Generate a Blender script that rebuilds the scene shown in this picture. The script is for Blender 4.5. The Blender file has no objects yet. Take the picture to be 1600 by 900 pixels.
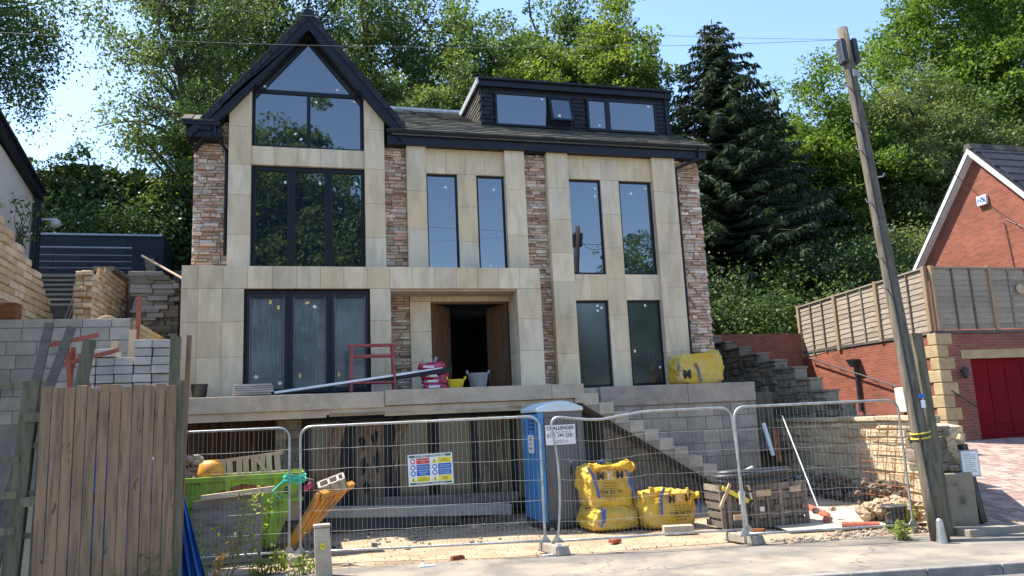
import bpy, math, random
import numpy as np
from mathutils import Vector, Matrix, Quaternion

rad = math.radians
SC = bpy.context.scene
COL = SC.collection

# ------------------------------------------------------------------ camera
cam_data = bpy.data.cameras.new("camera")
cam = bpy.data.objects.new("camera", cam_data)
COL.objects.link(cam)
SC.camera = cam
cam_data.sensor_fit = 'HORIZONTAL'
cam_data.sensor_width = 36.0
cam_data.lens = 36.0 * 1202.0 / 1600.0
cam_data.clip_start = 0.1
cam_data.clip_end = 2000.0
pitch, roll, yaw = rad(9.78), rad(-2.635), rad(15.31)
fwd = Vector((math.sin(yaw) * math.cos(pitch), math.cos(yaw) * math.cos(pitch), math.sin(pitch)))
r0 = Vector((math.cos(yaw), -math.sin(yaw), 0))
u0 = r0.cross(fwd)
rgt = math.cos(roll) * r0 + math.sin(roll) * u0
upv = rgt.cross(fwd)
rm = Matrix((rgt, upv, -fwd)).transposed()
cam.matrix_world = Matrix.Translation((0, 0, 1.9)) @ rm.to_4x4()

# ------------------------------------------------------------------ sky and sun
SUN_AZ, SUN_EL = rad(-54), rad(58)          # azimuth from +Y towards +X
sun_dir = Vector((math.sin(SUN_AZ) * math.cos(SUN_EL), math.cos(SUN_AZ) * math.cos(SUN_EL), math.sin(SUN_EL)))
world = bpy.data.worlds.new("World")
SC.world = world
world.use_nodes = True
wn, wl_ = world.node_tree.nodes, world.node_tree.links
wn.clear()
sky = wn.new('ShaderNodeTexSky')
sky.sky_type = 'NISHITA'
sky.sun_disc = False
sky.sun_elevation = SUN_EL
sky.sun_rotation = SUN_AZ
sky.altitude = 100
sky.air_density = 1.0
sky.dust_density = 0.8
sky.ozone_density = 4.0
bg = wn.new('ShaderNodeBackground')
bg.inputs['Strength'].default_value = 0.135
wo = wn.new('ShaderNodeOutputWorld')
wl_.new(sky.outputs[0], bg.inputs[0])
wl_.new(bg.outputs[0], wo.inputs[0])

sun_data = bpy.data.lights.new("sun", 'SUN')
sun_data.energy = 4.1
sun_data.angle = rad(0.53)
sun_data.color = (1.0, 0.93, 0.82)
sun = bpy.data.objects.new("sun", sun_data)
COL.objects.link(sun)
sun.rotation_euler = sun_dir.to_track_quat('Z', 'Y').to_euler()

vs = SC.view_settings
vs.view_transform = 'Standard'
vs.look = 'None'
vs.gamma = 1.0
vs.use_curve_mapping = False
vs.exposure = 1.5
SC.render.engine = 'CYCLES'
SC.cycles.max_bounces = 8
SC.cycles.transparent_max_bounces = 8
SC.cycles.caustics_reflective = False
SC.cycles.caustics_refractive = False
SC.cycles.sample_clamp_indirect = 6.0

# ------------------------------------------------------------------ helpers
RNG = random.Random(7)
ORI = {}                                     # object name -> world position of its origin


class B:
    """collects faces in world coordinates (through an optional matrix) and links them as one mesh object"""
    def __init__(s, M=None):
        s.v, s.f, s.M = [], [], M

    def _a(s, pts):
        n = len(s.v)
        if s.M is not None:
            s.v += [tuple(s.M @ Vector(p)) for p in pts]
        else:
            s.v += [tuple(p) for p in pts]
        return n

    def face(s, pts):
        n = s._a(pts)
        s.f.append(tuple(range(n, n + len(pts))))
        return s

    def hexa(s, p):
        n = s._a(p)
        for q in ((3, 2, 1, 0), (4, 5, 6, 7), (0, 1, 5, 4), (1, 2, 6, 5), (2, 3, 7, 6), (3, 0, 4, 7)):
            s.f.append(tuple(n + i for i in q))
        return s

    def box(s, x0, x1, y0, y1, z0, z1):
        return s.hexa([(x0, y0, z0), (x1, y0, z0), (x1, y1, z0), (x0, y1, z0),
                       (x0, y0, z1), (x1, y0, z1), (x1, y1, z1), (x0, y1, z1)])

    def prism(s, poly, axis, a, b):
        """poly of 2d points; axis 'y': points are (x, z), axis 'x': (y, z), axis 'z': (x, y)"""
        def P(q, t):
            return (q[0], t, q[1]) if axis == 'y' else ((t, q[0], q[1]) if axis == 'x' else (q[0], q[1], t))
        k = len(poly)
        n = s._a([P(q, a) for q in poly] + [P(q, b) for q in poly])
        s.f.append(tuple(n + i for i in range(k)))
        s.f.append(tuple(n + k + i for i in reversed(range(k))))
        for i in range(k):
            j = (i + 1) % k
            s.f.append((n + i, n + k + i, n + k + j, n + j))
        return s

    def tube(s, pts, r, n=6, closed=False, cap=True):
        pts = [Vector(p) for p in pts]
        m = len(pts)
        rr = r if isinstance(r, (list, tuple)) else [r] * m
        prev = None
        base = len(s.v)
        for i, p in enumerate(pts):
            if closed:
                t = pts[(i + 1) % m] - pts[i - 1]
            else:
                t = pts[min(i + 1, m - 1)] - pts[max(i - 1, 0)]
            t = t.normalized() if t.length > 1e-9 else Vector((0, 0, 1))
            if prev is None:
                a = t.cross(Vector((0, 0, 1)))
                if a.length < 0.05:
                    a = t.cross(Vector((1, 0, 0)))
            else:
                a = prev - t * prev.dot(t)
            a.normalize()
            prev = a
            b = t.cross(a)
            s._a([p + (a * math.cos(2 * math.pi * k / n) + b * math.sin(2 * math.pi * k / n)) * rr[i] for k in range(n)])
        for i in range(m if closed else m - 1):
            for k in range(n):
                k2, i2 = (k + 1) % n, (i + 1) % m
                s.f.append((base + i * n + k, base + i * n + k2, base + i2 * n + k2, base + i2 * n + k))
        if cap and not closed:
            s.f.append(tuple(base + k for k in reversed(range(n))))
            s.f.append(tuple(base + (m - 1) * n + k for k in range(n)))
        return s

    def lathe(s, prof, c, n=16):
        """prof of (radius, z)"""
        base = len(s.v)
        for r, z in prof:
            s._a([(c[0] + r * math.cos(2 * math.pi * k / n), c[1] + r * math.sin(2 * math.pi * k / n), c[2] + z) for k in range(n)])
        for i in range(len(prof) - 1):
            for k in range(n):
                k2 = (k + 1) % n
                s.f.append((base + i * n + k, base + i * n + k2, base + (i + 1) * n + k2, base + (i + 1) * n + k))
        s.f.append(tuple(base + k for k in reversed(range(n))))
        s.f.append(tuple(base + (len(prof) - 1) * n + k for k in range(n)))
        return s

    def beam(s, a, b, w, h, up=(0, 0, 1)):
        """box-section bar from a to b, w across, h along up"""
        a, b = Vector(a), Vector(b)
        t = (b - a).normalized()
        u = Vector(up)
        u = (u - t * u.dot(t)).normalized()
        q = t.cross(u)
        w, h = w / 2, h / 2
        return s.hexa([a - q * w - u * h, b - q * w - u * h, b + q * w - u * h, a + q * w - u * h,
                       a - q * w + u * h, b - q * w + u * h, b + q * w + u * h, a + q * w + u * h])

    def build(s, name, mat, parent=None, smooth=False, bevel=0, kind=None):
        v = np.array(s.v, dtype=float)
        o = Vector(((v[:, 0].min() + v[:, 0].max()) / 2, (v[:, 1].min() + v[:, 1].max()) / 2, v[:, 2].min()))
        me = bpy.data.meshes.new(name)
        me.from_pydata([tuple(p) for p in (v - np.array(o))], [], s.f)
        me.materials.append(M[mat] if isinstance(mat, str) else mat)
        if smooth:
            me.polygons.foreach_set('use_smooth', [True] * len(me.polygons))
        me.update()
        ob = bpy.data.objects.new(name, me)
        COL.objects.link(ob)
        ORI[ob.name] = o
        if parent is not None:
            ob.parent = parent
            ob.location = o - ORI[parent.name]
        else:
            ob.location = o
        if bevel:
            md = ob.modifiers.new('bevel', 'BEVEL')
            md.width = bevel
            md.segments = 2
            md.limit_method = 'ANGLE'
        if kind:
            ob['kind'] = kind
        return ob


def thing(name, label, cat, loc, group=None):
    o = bpy.data.objects.new(name, None)
    COL.objects.link(o)
    o.empty_display_size = 0.2
    o.location = loc
    ORI[o.name] = Vector(loc)
    return tag(o, label, cat, group)


def tag(o, label, cat, group=None):
    o['label'] = label
    o['category'] = cat
    if group:
        o['group'] = group
    return o


def struct(o):
    o['kind'] = 'structure'
    return o


def copy_tree(o, parent, delta):
    """copy of a thing with its parts and sub-parts, moved by delta"""
    c = o.copy()
    COL.objects.link(c)
    c.parent = parent
    ORI[c.name] = ORI[o.name] + Vector(delta)
    if parent is None:
        c.location = o.location + Vector(delta)
    for ch in list(o.children):
        copy_tree(ch, c, delta)
    return c


def np_mesh(name, V, F, mat, parent=None, smooth=False, kind=None, origin=None):
    """V (n,3) array in world coordinates, F (m,4) or (m,3) index array"""
    V = np.asarray(V, dtype=np.float32)
    F = np.asarray(F, dtype=np.int32)
    o = Vector(origin) if origin is not None else Vector((float(V[:, 0].mean()), float(V[:, 1].mean()), float(V[:, 2].min())))
    me = bpy.data.meshes.new(name)
    me.vertices.add(len(V))
    me.vertices.foreach_set('co', (V - np.array(o, dtype=np.float32)).ravel())
    k = F.shape[1]
    me.loops.add(F.size)
    me.loops.foreach_set('vertex_index', F.ravel())
    me.polygons.add(len(F))
    me.polygons.foreach_set('loop_start', np.arange(0, F.size, k, dtype=np.int32))
    me.polygons.foreach_set('loop_total', np.full(len(F), k, dtype=np.int32))
    if smooth:
        me.polygons.foreach_set('use_smooth', np.ones(len(F), dtype=bool))
    me.update(calc_edges=True)
    me.materials.append(M[mat] if isinstance(mat, str) else mat)
    ob = bpy.data.objects.new(name, me)
    COL.objects.link(ob)
    ORI[ob.name] = o
    if parent is not None:
        ob.parent = parent
        ob.location = o - ORI[parent.name]
    else:
        ob.location = o
    if kind:
        ob['kind'] = kind
    return ob


def lettering(body, size, loc, mat, parent, rot=(math.pi / 2, 0, 0), name='lettering', align='CENTER', bold=0.0, sx=1.0):
    cu = bpy.data.curves.new(name, 'FONT')
    cu.body = body
    cu.size = size
    cu.align_x = align
    cu.align_y = 'CENTER'
    cu.offset = bold
    cu.extrude = 0.0006
    cu.materials.append(M[mat])
    tmp = bpy.data.objects.new('tmp_text', cu)
    me = bpy.data.meshes.new_from_object(tmp)
    bpy.data.objects.remove(tmp)
    bpy.data.curves.remove(cu)
    me.name = name
    if not me.materials:
        me.materials.append(M[mat])
    ob = bpy.data.objects.new(name, me)
    COL.objects.link(ob)
    ob.rotation_euler = rot
    ob.scale = (sx, 1, 1)
    ob.parent = parent
    ob.location = Vector(loc) - ORI[parent.name]
    ORI[ob.name] = Vector(loc)
    return ob


# ------------------------------------------------------------------ materials
M = {}


def new_mat(name):
    m = bpy.data.materials.new(name)
    m.use_nodes = True
    nt = m.node_tree
    return m, nt.nodes, nt.links, nt.nodes['Principled BSDF']


def c4(c):
    return (c[0], c[1], c[2], 1.0)


def surf(name, c1, c2=None, scale=2.0, rough=0.8, spec=0.3, bump=0.0, bscale=30.0, vary=0.0, metal=0.0,
         stretch=(1, 1, 1), detail=6.0, knots=None, cracks=None, c3=None, scale3=9.0, amt3=0.5, ramp=None, bdist=0.01, lo=0.38, hi=0.62, hue=0.0):
    """noise mixed colours in world space, per-piece brightness, fine bump.
    ramp: list of colours picked per piece (object and mesh island)"""
    m, N, L, P = new_mat(name)
    geo = N.new('ShaderNodeNewGeometry')
    mp = N.new('ShaderNodeMapping')
    mp.inputs['Scale'].default_value = stretch
    L.new(geo.outputs['Position'], mp.inputs['Vector'])
    oi = N.new('ShaderNodeObjectInfo')
    ad = N.new('ShaderNodeMath')
    ad.operation = 'ADD'
    L.new(oi.outputs['Random'], ad.inputs[0])
    L.new(geo.outputs['Random Per Island'], ad.inputs[1])
    fr = N.new('ShaderNodeMath')
    fr.operation = 'FRACT'
    L.new(ad.outputs[0], fr.inputs[0])
    if ramp:
        cr = N.new('ShaderNodeValToRGB')
        cr.color_ramp.interpolation = 'LINEAR'
        e = cr.color_ramp.elements
        while len(e) < len(ramp):
            e.new(0.5)
        for i, c in enumerate(ramp):
            e[i].position = i / max(1, len(ramp) - 1)
            e[i].color = c4(c)
        L.new(fr.outputs[0], cr.inputs[0])
        col = cr.outputs[0]
    else:
        rgb = N.new('ShaderNodeRGB')
        rgb.outputs[0].default_value = c4(c1)
        col = rgb.outputs[0]

    def blend(col, c, sc, amount, lo_, hi_):
        nz = N.new('ShaderNodeTexNoise')
        nz.inputs['Scale'].default_value = sc
        nz.inputs['Detail'].default_value = detail
        nz.inputs['Roughness'].default_value = 0.6
        L.new(mp.outputs[0], nz.inputs['Vector'])
        mr = N.new('ShaderNodeMapRange')
        mr.inputs['From Min'].default_value = lo_
        mr.inputs['From Max'].default_value = hi_
        mr.inputs['To Max'].default_value = amount
        L.new(nz.outputs['Fac'], mr.inputs['Value'])
        mx = N.new('ShaderNodeMix')
        mx.data_type = 'RGBA'
        L.new(mr.outputs[0], mx.inputs['Factor'])
        L.new(col, mx.inputs['A'])
        mx.inputs['B'].default_value = c4(c)
        return mx.outputs['Result']
    if c2 is not None:
        col = blend(col, c2, scale, 1.0, lo, hi)
    if c3 is not None:
        col = blend(col, c3, scale3, amt3, 0.45, 0.7)
    for spec_, feat in ((knots, 'F1'), (cracks, 'DISTANCE_TO_EDGE')):
        if spec_:
            sc_v, st_v, r0_v, r1_v, col_v = spec_
            m2 = N.new('ShaderNodeMapping')
            m2.inputs['Scale'].default_value = st_v
            L.new(geo.outputs['Position'], m2.inputs['Vector'])
            wv = N.new('ShaderNodeTexNoise')
            wv.inputs['Scale'].default_value = 3.0
            L.new(geo.outputs['Position'], wv.inputs['Vector'])
            va = N.new('ShaderNodeVectorMath'); va.operation = 'MULTIPLY_ADD'
            va.inputs[1].default_value = (0.9, 0.9, 0.9)
            L.new(wv.outputs['Color'], va.inputs[0]); L.new(m2.outputs[0], va.inputs[2])
            vo = N.new('ShaderNodeTexVoronoi')
            vo.feature = feat
            vo.inputs['Scale'].default_value = sc_v
            L.new(va.outputs[0], vo.inputs['Vector'])
            mr = N.new('ShaderNodeMapRange')
            mr.inputs['From Min'].default_value = r0_v; mr.inputs['From Max'].default_value = r1_v
            mr.inputs['To Min'].default_value = 0.85; mr.inputs['To Max'].default_value = 0.0
            L.new(vo.outputs['Distance'], mr.inputs['Value'])
            mx = N.new('ShaderNodeMix'); mx.data_type = 'RGBA'
            L.new(mr.outputs[0], mx.inputs['Factor'])
            L.new(col, mx.inputs['A']); mx.inputs['B'].default_value = c4(col_v)
            col = mx.outputs['Result']
    if vary:
        hs = N.new('ShaderNodeHueSaturation')
        mr = N.new('ShaderNodeMapRange')
        mr.inputs['To Min'].default_value = 1 - vary
        mr.inputs['To Max'].default_value = 1 + vary
        L.new(fr.outputs[0], mr.inputs['Value'])
        L.new(mr.outputs[0], hs.inputs['Value'])
        if hue:
            f2 = N.new('ShaderNodeMath'); f2.operation = 'MULTIPLY'; f2.inputs[1].default_value = 7.31
            f3 = N.new('ShaderNodeMath'); f3.operation = 'FRACT'
            L.new(fr.outputs[0], f2.inputs[0]); L.new(f2.outputs[0], f3.inputs[0])
            mh = N.new('ShaderNodeMapRange')
            mh.inputs['To Min'].default_value = 0.5 - hue
            mh.inputs['To Max'].default_value = 0.5 + hue
            L.new(f3.outputs[0], mh.inputs['Value'])
            L.new(mh.outputs[0], hs.inputs['Hue'])
        L.new(col, hs.inputs['Color'])
        col = hs.outputs[0]
    L.new(col, P.inputs['Base Color'])
    P.inputs['Roughness'].default_value = rough
    P.inputs['Specular IOR Level'].default_value = spec
    P.inputs['Metallic'].default_value = metal
    if bump:
        nb = N.new('ShaderNodeTexNoise')
        nb.inputs['Scale'].default_value = bscale
        nb.inputs['Detail'].default_value = 5
        L.new(mp.outputs[0], nb.inputs['Vector'])
        bp = N.new('ShaderNodeBump')
        bp.inputs['Strength'].default_value = bump
        bp.inputs['Distance'].default_value = bdist
        L.new(nb.outputs['Fac'], bp.inputs['Height'])
        L.new(bp.outputs[0], P.inputs['Normal'])
    M[name] = m
    return m


def leaf_mat(name, dark, light, transl=0.45, rough=0.55, nscale=0.75, glow=1.6):
    m, N, L, P = new_mat(name)
    geo = N.new('ShaderNodeNewGeometry')
    nz = N.new('ShaderNodeTexNoise')
    nz.inputs['Scale'].default_value = nscale
    nz.inputs['Detail'].default_value = 3
    L.new(geo.outputs['Position'], nz.inputs['Vector'])
    ad = N.new('ShaderNodeMath'); ad.operation = 'MULTIPLY_ADD'
    ad.inputs[1].default_value = 0.75
    L.new(geo.outputs['Random Per Island'], ad.inputs[0])
    mr = N.new('ShaderNodeMapRange')
    mr.inputs['From Min'].default_value = 0.3
    mr.inputs['From Max'].default_value = 0.7
    mr.inputs['To Min'].default_value = -0.5
    mr.inputs['To Max'].default_value = 0.55
    L.new(nz.outputs['Fac'], mr.inputs['Value'])
    L.new(mr.outputs[0], ad.inputs[2])
    mx = N.new('ShaderNodeMix'); mx.data_type = 'RGBA'
    mx.clamp_factor = True
    L.new(ad.outputs[0], mx.inputs['Factor'])
    mx.inputs['A'].default_value = c4(dark)
    mx.inputs['B'].default_value = c4(light)
    L.new(mx.outputs['Result'], P.inputs['Base Color'])
    P.inputs['Roughness'].default_value = rough
    P.inputs['Specular IOR Level'].default_value = 0.2
    tr = N.new('ShaderNodeBsdfTranslucent')
    tc = N.new('ShaderNodeMix'); tc.data_type = 'RGBA'; tc.blend_type = 'MULTIPLY'
    tc.inputs['Factor'].default_value = 1.0
    L.new(mx.outputs['Result'], tc.inputs['A'])
    tc.inputs['B'].default_value = (glow * 1.15, glow * 1.2, glow * 0.45, 1)
    L.new(tc.outputs['Result'], tr.inputs['Color'])
    ms = N.new('ShaderNodeMixShader')
    ms.inputs[0].default_value = transl
    L.new(P.outputs[0], ms.inputs[1])
    L.new(tr.outputs[0], ms.inputs[2])
    out = N['Material Output']
    L.new(ms.outputs[0], out.inputs['Surface'])
    M[name] = m
    return m


def glass_mat(name, tint, ior=2.1, rough=0.015, film=None, film_amt=0.0, wob=0.004):
    """dark double glazing: mirror-like, optional dusty film with vertical streaks"""
    m, N, L, P = new_mat(name)
    P.inputs['Base Color'].default_value = c4(tint)
    P.inputs['IOR'].default_value = ior
    P.inputs['Roughness'].default_value = rough
    geo = N.new('ShaderNodeNewGeometry')
    nb = N.new('ShaderNodeTexNoise')
    nb.inputs['Scale'].default_value = 0.9
    L.new(geo.outputs['Position'], nb.inputs['Vector'])
    bp = N.new('ShaderNodeBump')
    bp.inputs['Strength'].default_value = 0.35
    bp.inputs['Distance'].default_value = wob
    L.new(nb.outputs['Fac'], bp.inputs['Height'])
    L.new(bp.outputs[0], P.inputs['Normal'])
    if film:
        mp = N.new('ShaderNodeMapping')
        mp.inputs['Scale'].default_value = (22, 22, 1.3)
        L.new(geo.outputs['Position'], mp.inputs['Vector'])
        nz = N.new('ShaderNodeTexNoise'); nz.inputs['Scale'].default_value = 1.6; nz.inputs['Detail'].default_value = 8
        nz.inputs['Roughness'].default_value = 0.7
        L.new(mp.outputs[0], nz.inputs['Vector'])
        n2 = N.new('ShaderNodeTexNoise'); n2.inputs['Scale'].default_value = 1.4; n2.inputs['Detail'].default_value = 4
        L.new(geo.outputs['Position'], n2.inputs['Vector'])
        mu = N.new('ShaderNodeMath'); mu.operation = 'MULTIPLY'
        L.new(nz.outputs['Fac'], mu.inputs[0]); L.new(n2.outputs['Fac'], mu.inputs[1])
        mr = N.new('ShaderNodeMapRange')
        mr.inputs['From Min'].default_value = 0.12; mr.inputs['From Max'].default_value = 0.42
        mr.inputs['To Min'].default_value = film_amt * 0.25; mr.inputs['To Max'].default_value = film_amt
        L.new(mu.outputs[0], mr.inputs['Value'])
        mx = N.new('ShaderNodeMix'); mx.data_type = 'RGBA'
        L.new(mr.outputs[0], mx.inputs['Factor'])
        mx.inputs['A'].default_value = c4(tint); mx.inputs['B'].default_value = c4(film)
        L.new(mx.outputs['Result'], P.inputs['Base Color'])
        r2 = N.new('ShaderNodeMapRange')
        r2.inputs['To Min'].default_value = 0.08; r2.inputs['To Max'].default_value = 0.5
        L.new(mr.outputs[0], r2.inputs['Value'])
        L.new(r2.outputs[0], P.inputs['Roughness'])
    M[name] = m
    return m


def brick_mat(name, c1, c2, mortar, axis, bw=0.225, bh=0.075):
    m, N, L, P = new_mat(name)
    geo = N.new('ShaderNodeNewGeometry')
    sp = N.new('ShaderNodeSeparateXYZ')
    L.new(geo.outputs['Position'], sp.inputs[0])
    cb = N.new('ShaderNodeCombineXYZ')
    L.new(sp.outputs['X' if axis == 'x' else 'Y'], cb.inputs[0])
    L.new(sp.outputs['Z'], cb.inputs[1])
    bt = N.new('ShaderNodeTexBrick')
    bt.inputs['Scale'].default_value = 1.0
    bt.inputs['Brick Width'].default_value = bw
    bt.inputs['Row Height'].default_value = bh
    bt.inputs['Mortar Size'].default_value = 0.006
    bt.inputs['Mortar Smooth'].default_value = 0.3
    bt.inputs['Bias'].default_value = 0.0
    bt.inputs['Color1'].default_value = c4(c1)
    bt.inputs['Color2'].default_value = c4(c2)
    bt.inputs['Mortar'].default_value = c4(mortar)
    L.new(cb.outputs[0], bt.inputs['Vector'])
    nz = N.new('ShaderNodeTexNoise'); nz.inputs['Scale'].default_value = 1.1; nz.inputs['Detail'].default_value = 6
    L.new(geo.outputs['Position'], nz.inputs['Vector'])
    hs = N.new('ShaderNodeHueSaturation')
    mr = N.new('ShaderNodeMapRange')
    mr.inputs['From Min'].default_value = 0.3; mr.inputs['From Max'].default_value = 0.7
    mr.inputs['To Min'].default_value = 0.8; mr.inputs['To Max'].default_value = 1.2
    L.new(nz.outputs['Fac'], mr.inputs['Value']); L.new(mr.outputs[0], hs.inputs['Value'])
    L.new(bt.outputs['Color'], hs.inputs['Color'])
    L.new(hs.outputs[0], P.inputs['Base Color'])
    P.inputs['Roughness'].default_value = 0.85
    bp = N.new('ShaderNodeBump'); bp.inputs['Strength'].default_value = 0.6; bp.inputs['Distance'].default_value = 0.008
    iv = N.new('ShaderNodeMath'); iv.operation = 'SUBTRACT'; iv.inputs[0].default_value = 1.0
    L.new(bt.outputs['Fac'], iv.inputs[1]); L.new(iv.outputs[0], bp.inputs['Height'])
    L.new(bp.outputs[0], P.inputs['Normal'])
    M[name] = m
    return m


surf('sandstone', None, (0.60, 0.47, 0.30), 2.4, 0.85, 0.2, 0.3, 60, 0.09, ramp=[(0.74, 0.60, 0.415), (0.68, 0.57, 0.42), (0.71, 0.55, 0.345), (0.64, 0.555, 0.425), (0.75, 0.615, 0.42), (0.70, 0.585, 0.43)],
     c3=(0.36, 0.30, 0.215), scale3=3.6, amt3=0.5, lo=0.45, hi=0.8, stretch=(1.3, 1.3, 0.35))
surf('joint', (0.36, 0.31, 0.23), (0.28, 0.24, 0.18), 5, 0.9)
surf('ledge', None, (0.42, 0.30, 0.23), 9, 0.9, 0.2, 1.0, 38, 0.25, bdist=0.02, lo=0.5, hi=0.75,
     ramp=[(0.54, 0.35, 0.25), (0.72, 0.61, 0.48), (0.46, 0.27, 0.18), (0.64, 0.46, 0.34), (0.62, 0.56, 0.47), (0.60, 0.35, 0.24), (0.78, 0.69, 0.57), (0.50, 0.38, 0.29), (0.68, 0.51, 0.39)])
surf('anthracite', (0.0075, 0.0095, 0.016), (0.011, 0.0135, 0.021), 3, 0.45, 0.3, 0.03, 30)
surf('tile_dark', (0.014, 0.0155, 0.021), (0.028, 0.029, 0.034), 5, 0.65, 0.3, 0.3, 60, 0.3)
surf('roof_tile', (0.058, 0.054, 0.047), (0.09, 0.083, 0.066), 2.0, 0.85, 0.25, 0.5, 50, 0.4, c3=(0.10, 0.105, 0.06), scale3=3.5, amt3=0.5)
surf('lead', (0.32, 0.33, 0.34), (0.45, 0.46, 0.47), 6, 0.5, 0.4)
glass_mat('glass', (0.012, 0.018, 0.028), 2.6)
glass_mat('glass_film', (0.02, 0.03, 0.038), 1.7, 0.1, (0.17, 0.20, 0.22), 0.75)
glass_mat('glass_dusty', (0.014, 0.02, 0.026), 2.1, 0.03, (0.16, 0.18, 0.18), 0.22)
glass_mat('glass_paper', (0.105, 0.08, 0.052), 1.6, 0.05, (0.20, 0.165, 0.12), 0.45)
surf('sticker', (0.75, 0.76, 0.74), rough=0.6)
surf('sticker_green', (0.12, 0.62, 0.42), rough=0.6)
surf('sticker_yellow', (0.72, 0.56, 0.16), rough=0.6)
surf('tape_yellow', (0.42, 0.40, 0.12), (0.32, 0.3, 0.12), 8, 0.6)
surf('kraft', (0.25, 0.18, 0.115), (0.15, 0.11, 0.075), 3.5, 0.8, 0.2, 0.5, 9)
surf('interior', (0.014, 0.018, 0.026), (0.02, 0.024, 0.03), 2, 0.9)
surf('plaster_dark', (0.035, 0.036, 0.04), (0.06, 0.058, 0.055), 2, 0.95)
surf('ply', (0.215, 0.115, 0.062), (0.13, 0.065, 0.036), 3.0, 0.7, 0.25, 0.3, 40, 0.12, stretch=(6, 6, 0.6), c3=(0.28, 0.165, 0.095), scale3=4)
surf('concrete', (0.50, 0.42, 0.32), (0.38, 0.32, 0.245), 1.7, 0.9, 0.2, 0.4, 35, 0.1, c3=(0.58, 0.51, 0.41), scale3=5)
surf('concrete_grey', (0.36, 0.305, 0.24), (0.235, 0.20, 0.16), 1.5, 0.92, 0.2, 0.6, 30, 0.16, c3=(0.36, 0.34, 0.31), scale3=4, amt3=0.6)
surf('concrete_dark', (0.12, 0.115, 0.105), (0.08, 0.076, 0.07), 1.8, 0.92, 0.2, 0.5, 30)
surf('block', (0.47, 0.42, 0.355), (0.37, 0.33, 0.28), 3, 0.95, 0.15, 0.8, 80, 0.16)
surf('block_pale', (0.50, 0.45, 0.385), (0.38, 0.345, 0.295), 3, 0.95, 0.15, 0.8, 80, 0.12)
surf('mortar', (0.30, 0.275, 0.24), (0.22, 0.2, 0.175), 4, 0.95, 0.1, 0.5, 60)
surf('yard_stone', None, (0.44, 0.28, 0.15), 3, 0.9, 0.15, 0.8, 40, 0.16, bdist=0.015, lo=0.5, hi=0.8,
     ramp=[(0.66, 0.46, 0.27), (0.72, 0.55, 0.35), (0.60, 0.40, 0.22), (0.74, 0.58, 0.39), (0.64, 0.47, 0.30)])  # tones raised and warmed so the shaded walls look sunlit
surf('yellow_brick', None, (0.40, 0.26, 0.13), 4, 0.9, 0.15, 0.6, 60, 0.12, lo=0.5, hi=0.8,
     ramp=[(0.62, 0.43, 0.23), (0.68, 0.5, 0.28), (0.56, 0.38, 0.2), (0.66, 0.5, 0.31)])  # bright warm tone stands in for sun that misses this wall face
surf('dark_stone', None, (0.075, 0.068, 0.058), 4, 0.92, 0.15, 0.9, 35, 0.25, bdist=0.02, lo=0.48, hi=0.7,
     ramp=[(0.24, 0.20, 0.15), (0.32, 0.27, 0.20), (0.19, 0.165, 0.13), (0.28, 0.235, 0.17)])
surf('rubble_wall', (0.56, 0.45, 0.29), (0.40, 0.31, 0.19), 1.3, 0.95, 0.15, 1.0, 14, 0.12, bdist=0.03, c3=(0.52, 0.46, 0.35), scale3=5)
surf('quoin', (0.47, 0.36, 0.2), (0.38, 0.28, 0.16), 4, 0.9, 0.2, 0.5, 40, 0.1)
surf('slate_panel', (0.022, 0.024, 0.032), (0.034, 0.036, 0.044), 1.3, 0.65, 0.25, 0.1, 20, 0.18)
brick_mat('brick_front', (0.18, 0.052, 0.034), (0.26, 0.082, 0.05), (0.22, 0.15, 0.12), 'x')
brick_mat('brick_side', (0.19, 0.050, 0.028), (0.28, 0.078, 0.042), (0.23, 0.135, 0.095), 'y')
surf('render_cream', (0.84, 0.74, 0.60), (0.78, 0.68, 0.55), 2, 0.9, 0.2, 0.1, 50)  # albedo boosted in place of sunlight on the wall
surf('white_paint', (0.78, 0.78, 0.76), (0.68, 0.68, 0.66), 4, 0.5, 0.4)
surf('red_door', (0.17, 0.005, 0.011), (0.145, 0.004, 0.009), 2, 0.55, 0.05)
surf('fence_wood', None, (0.20, 0.145, 0.09), 3, 0.85, 0.2, 0.6, 30, 0.12, stretch=(1, 1, 7),
     ramp=[(0.31, 0.26, 0.205), (0.36, 0.305, 0.24), (0.28, 0.24, 0.19)], lo=0.5, hi=0.8)
surf('fence_post', (0.36, 0.26, 0.155), (0.28, 0.20, 0.12), 5, 0.8, 0.2, 0.3, 40, 0.1, stretch=(4, 4, 0.6))
surf('board_wood', None, (0.15, 0.108, 0.073), 3.2, 0.85, 0.2, 0.6, 30, 0.14, stretch=(8, 8, 0.7), lo=0.45, hi=0.72,
     ramp=[(0.32, 0.205, 0.125), (0.355, 0.235, 0.145), (0.28, 0.185, 0.115), (0.35, 0.22, 0.12)], knots=(2.4, (4.0, 4.0, 0.9), 0.04, 0.13, (0.05, 0.03, 0.02)), c3=(0.06, 0.045, 0.03), scale3=2.2, amt3=0.35)
surf('green_wood', (0.19, 0.17, 0.115), (0.11, 0.105, 0.07), 3, 0.85, 0.2, 0.5, 30, 0.15, stretch=(6, 6, 0.8))
surf('pale_wood', None, (0.42, 0.31, 0.2), 4, 0.8, 0.2, 0.3, 40, 0.15, ramp=[(0.58, 0.44, 0.29), (0.5, 0.37, 0.24), (0.62, 0.5, 0.35)], stretch=(3, 3, 1), lo=0.5, hi=0.8)
surf('old_wood', None, (0.09, 0.078, 0.066), 4, 0.9, 0.15, 0.5, 40, 0.25, ramp=[(0.20, 0.165, 0.135), (0.14, 0.12, 0.10), (0.26, 0.22, 0.18)], stretch=(1, 1, 3), lo=0.45, hi=0.75)
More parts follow.
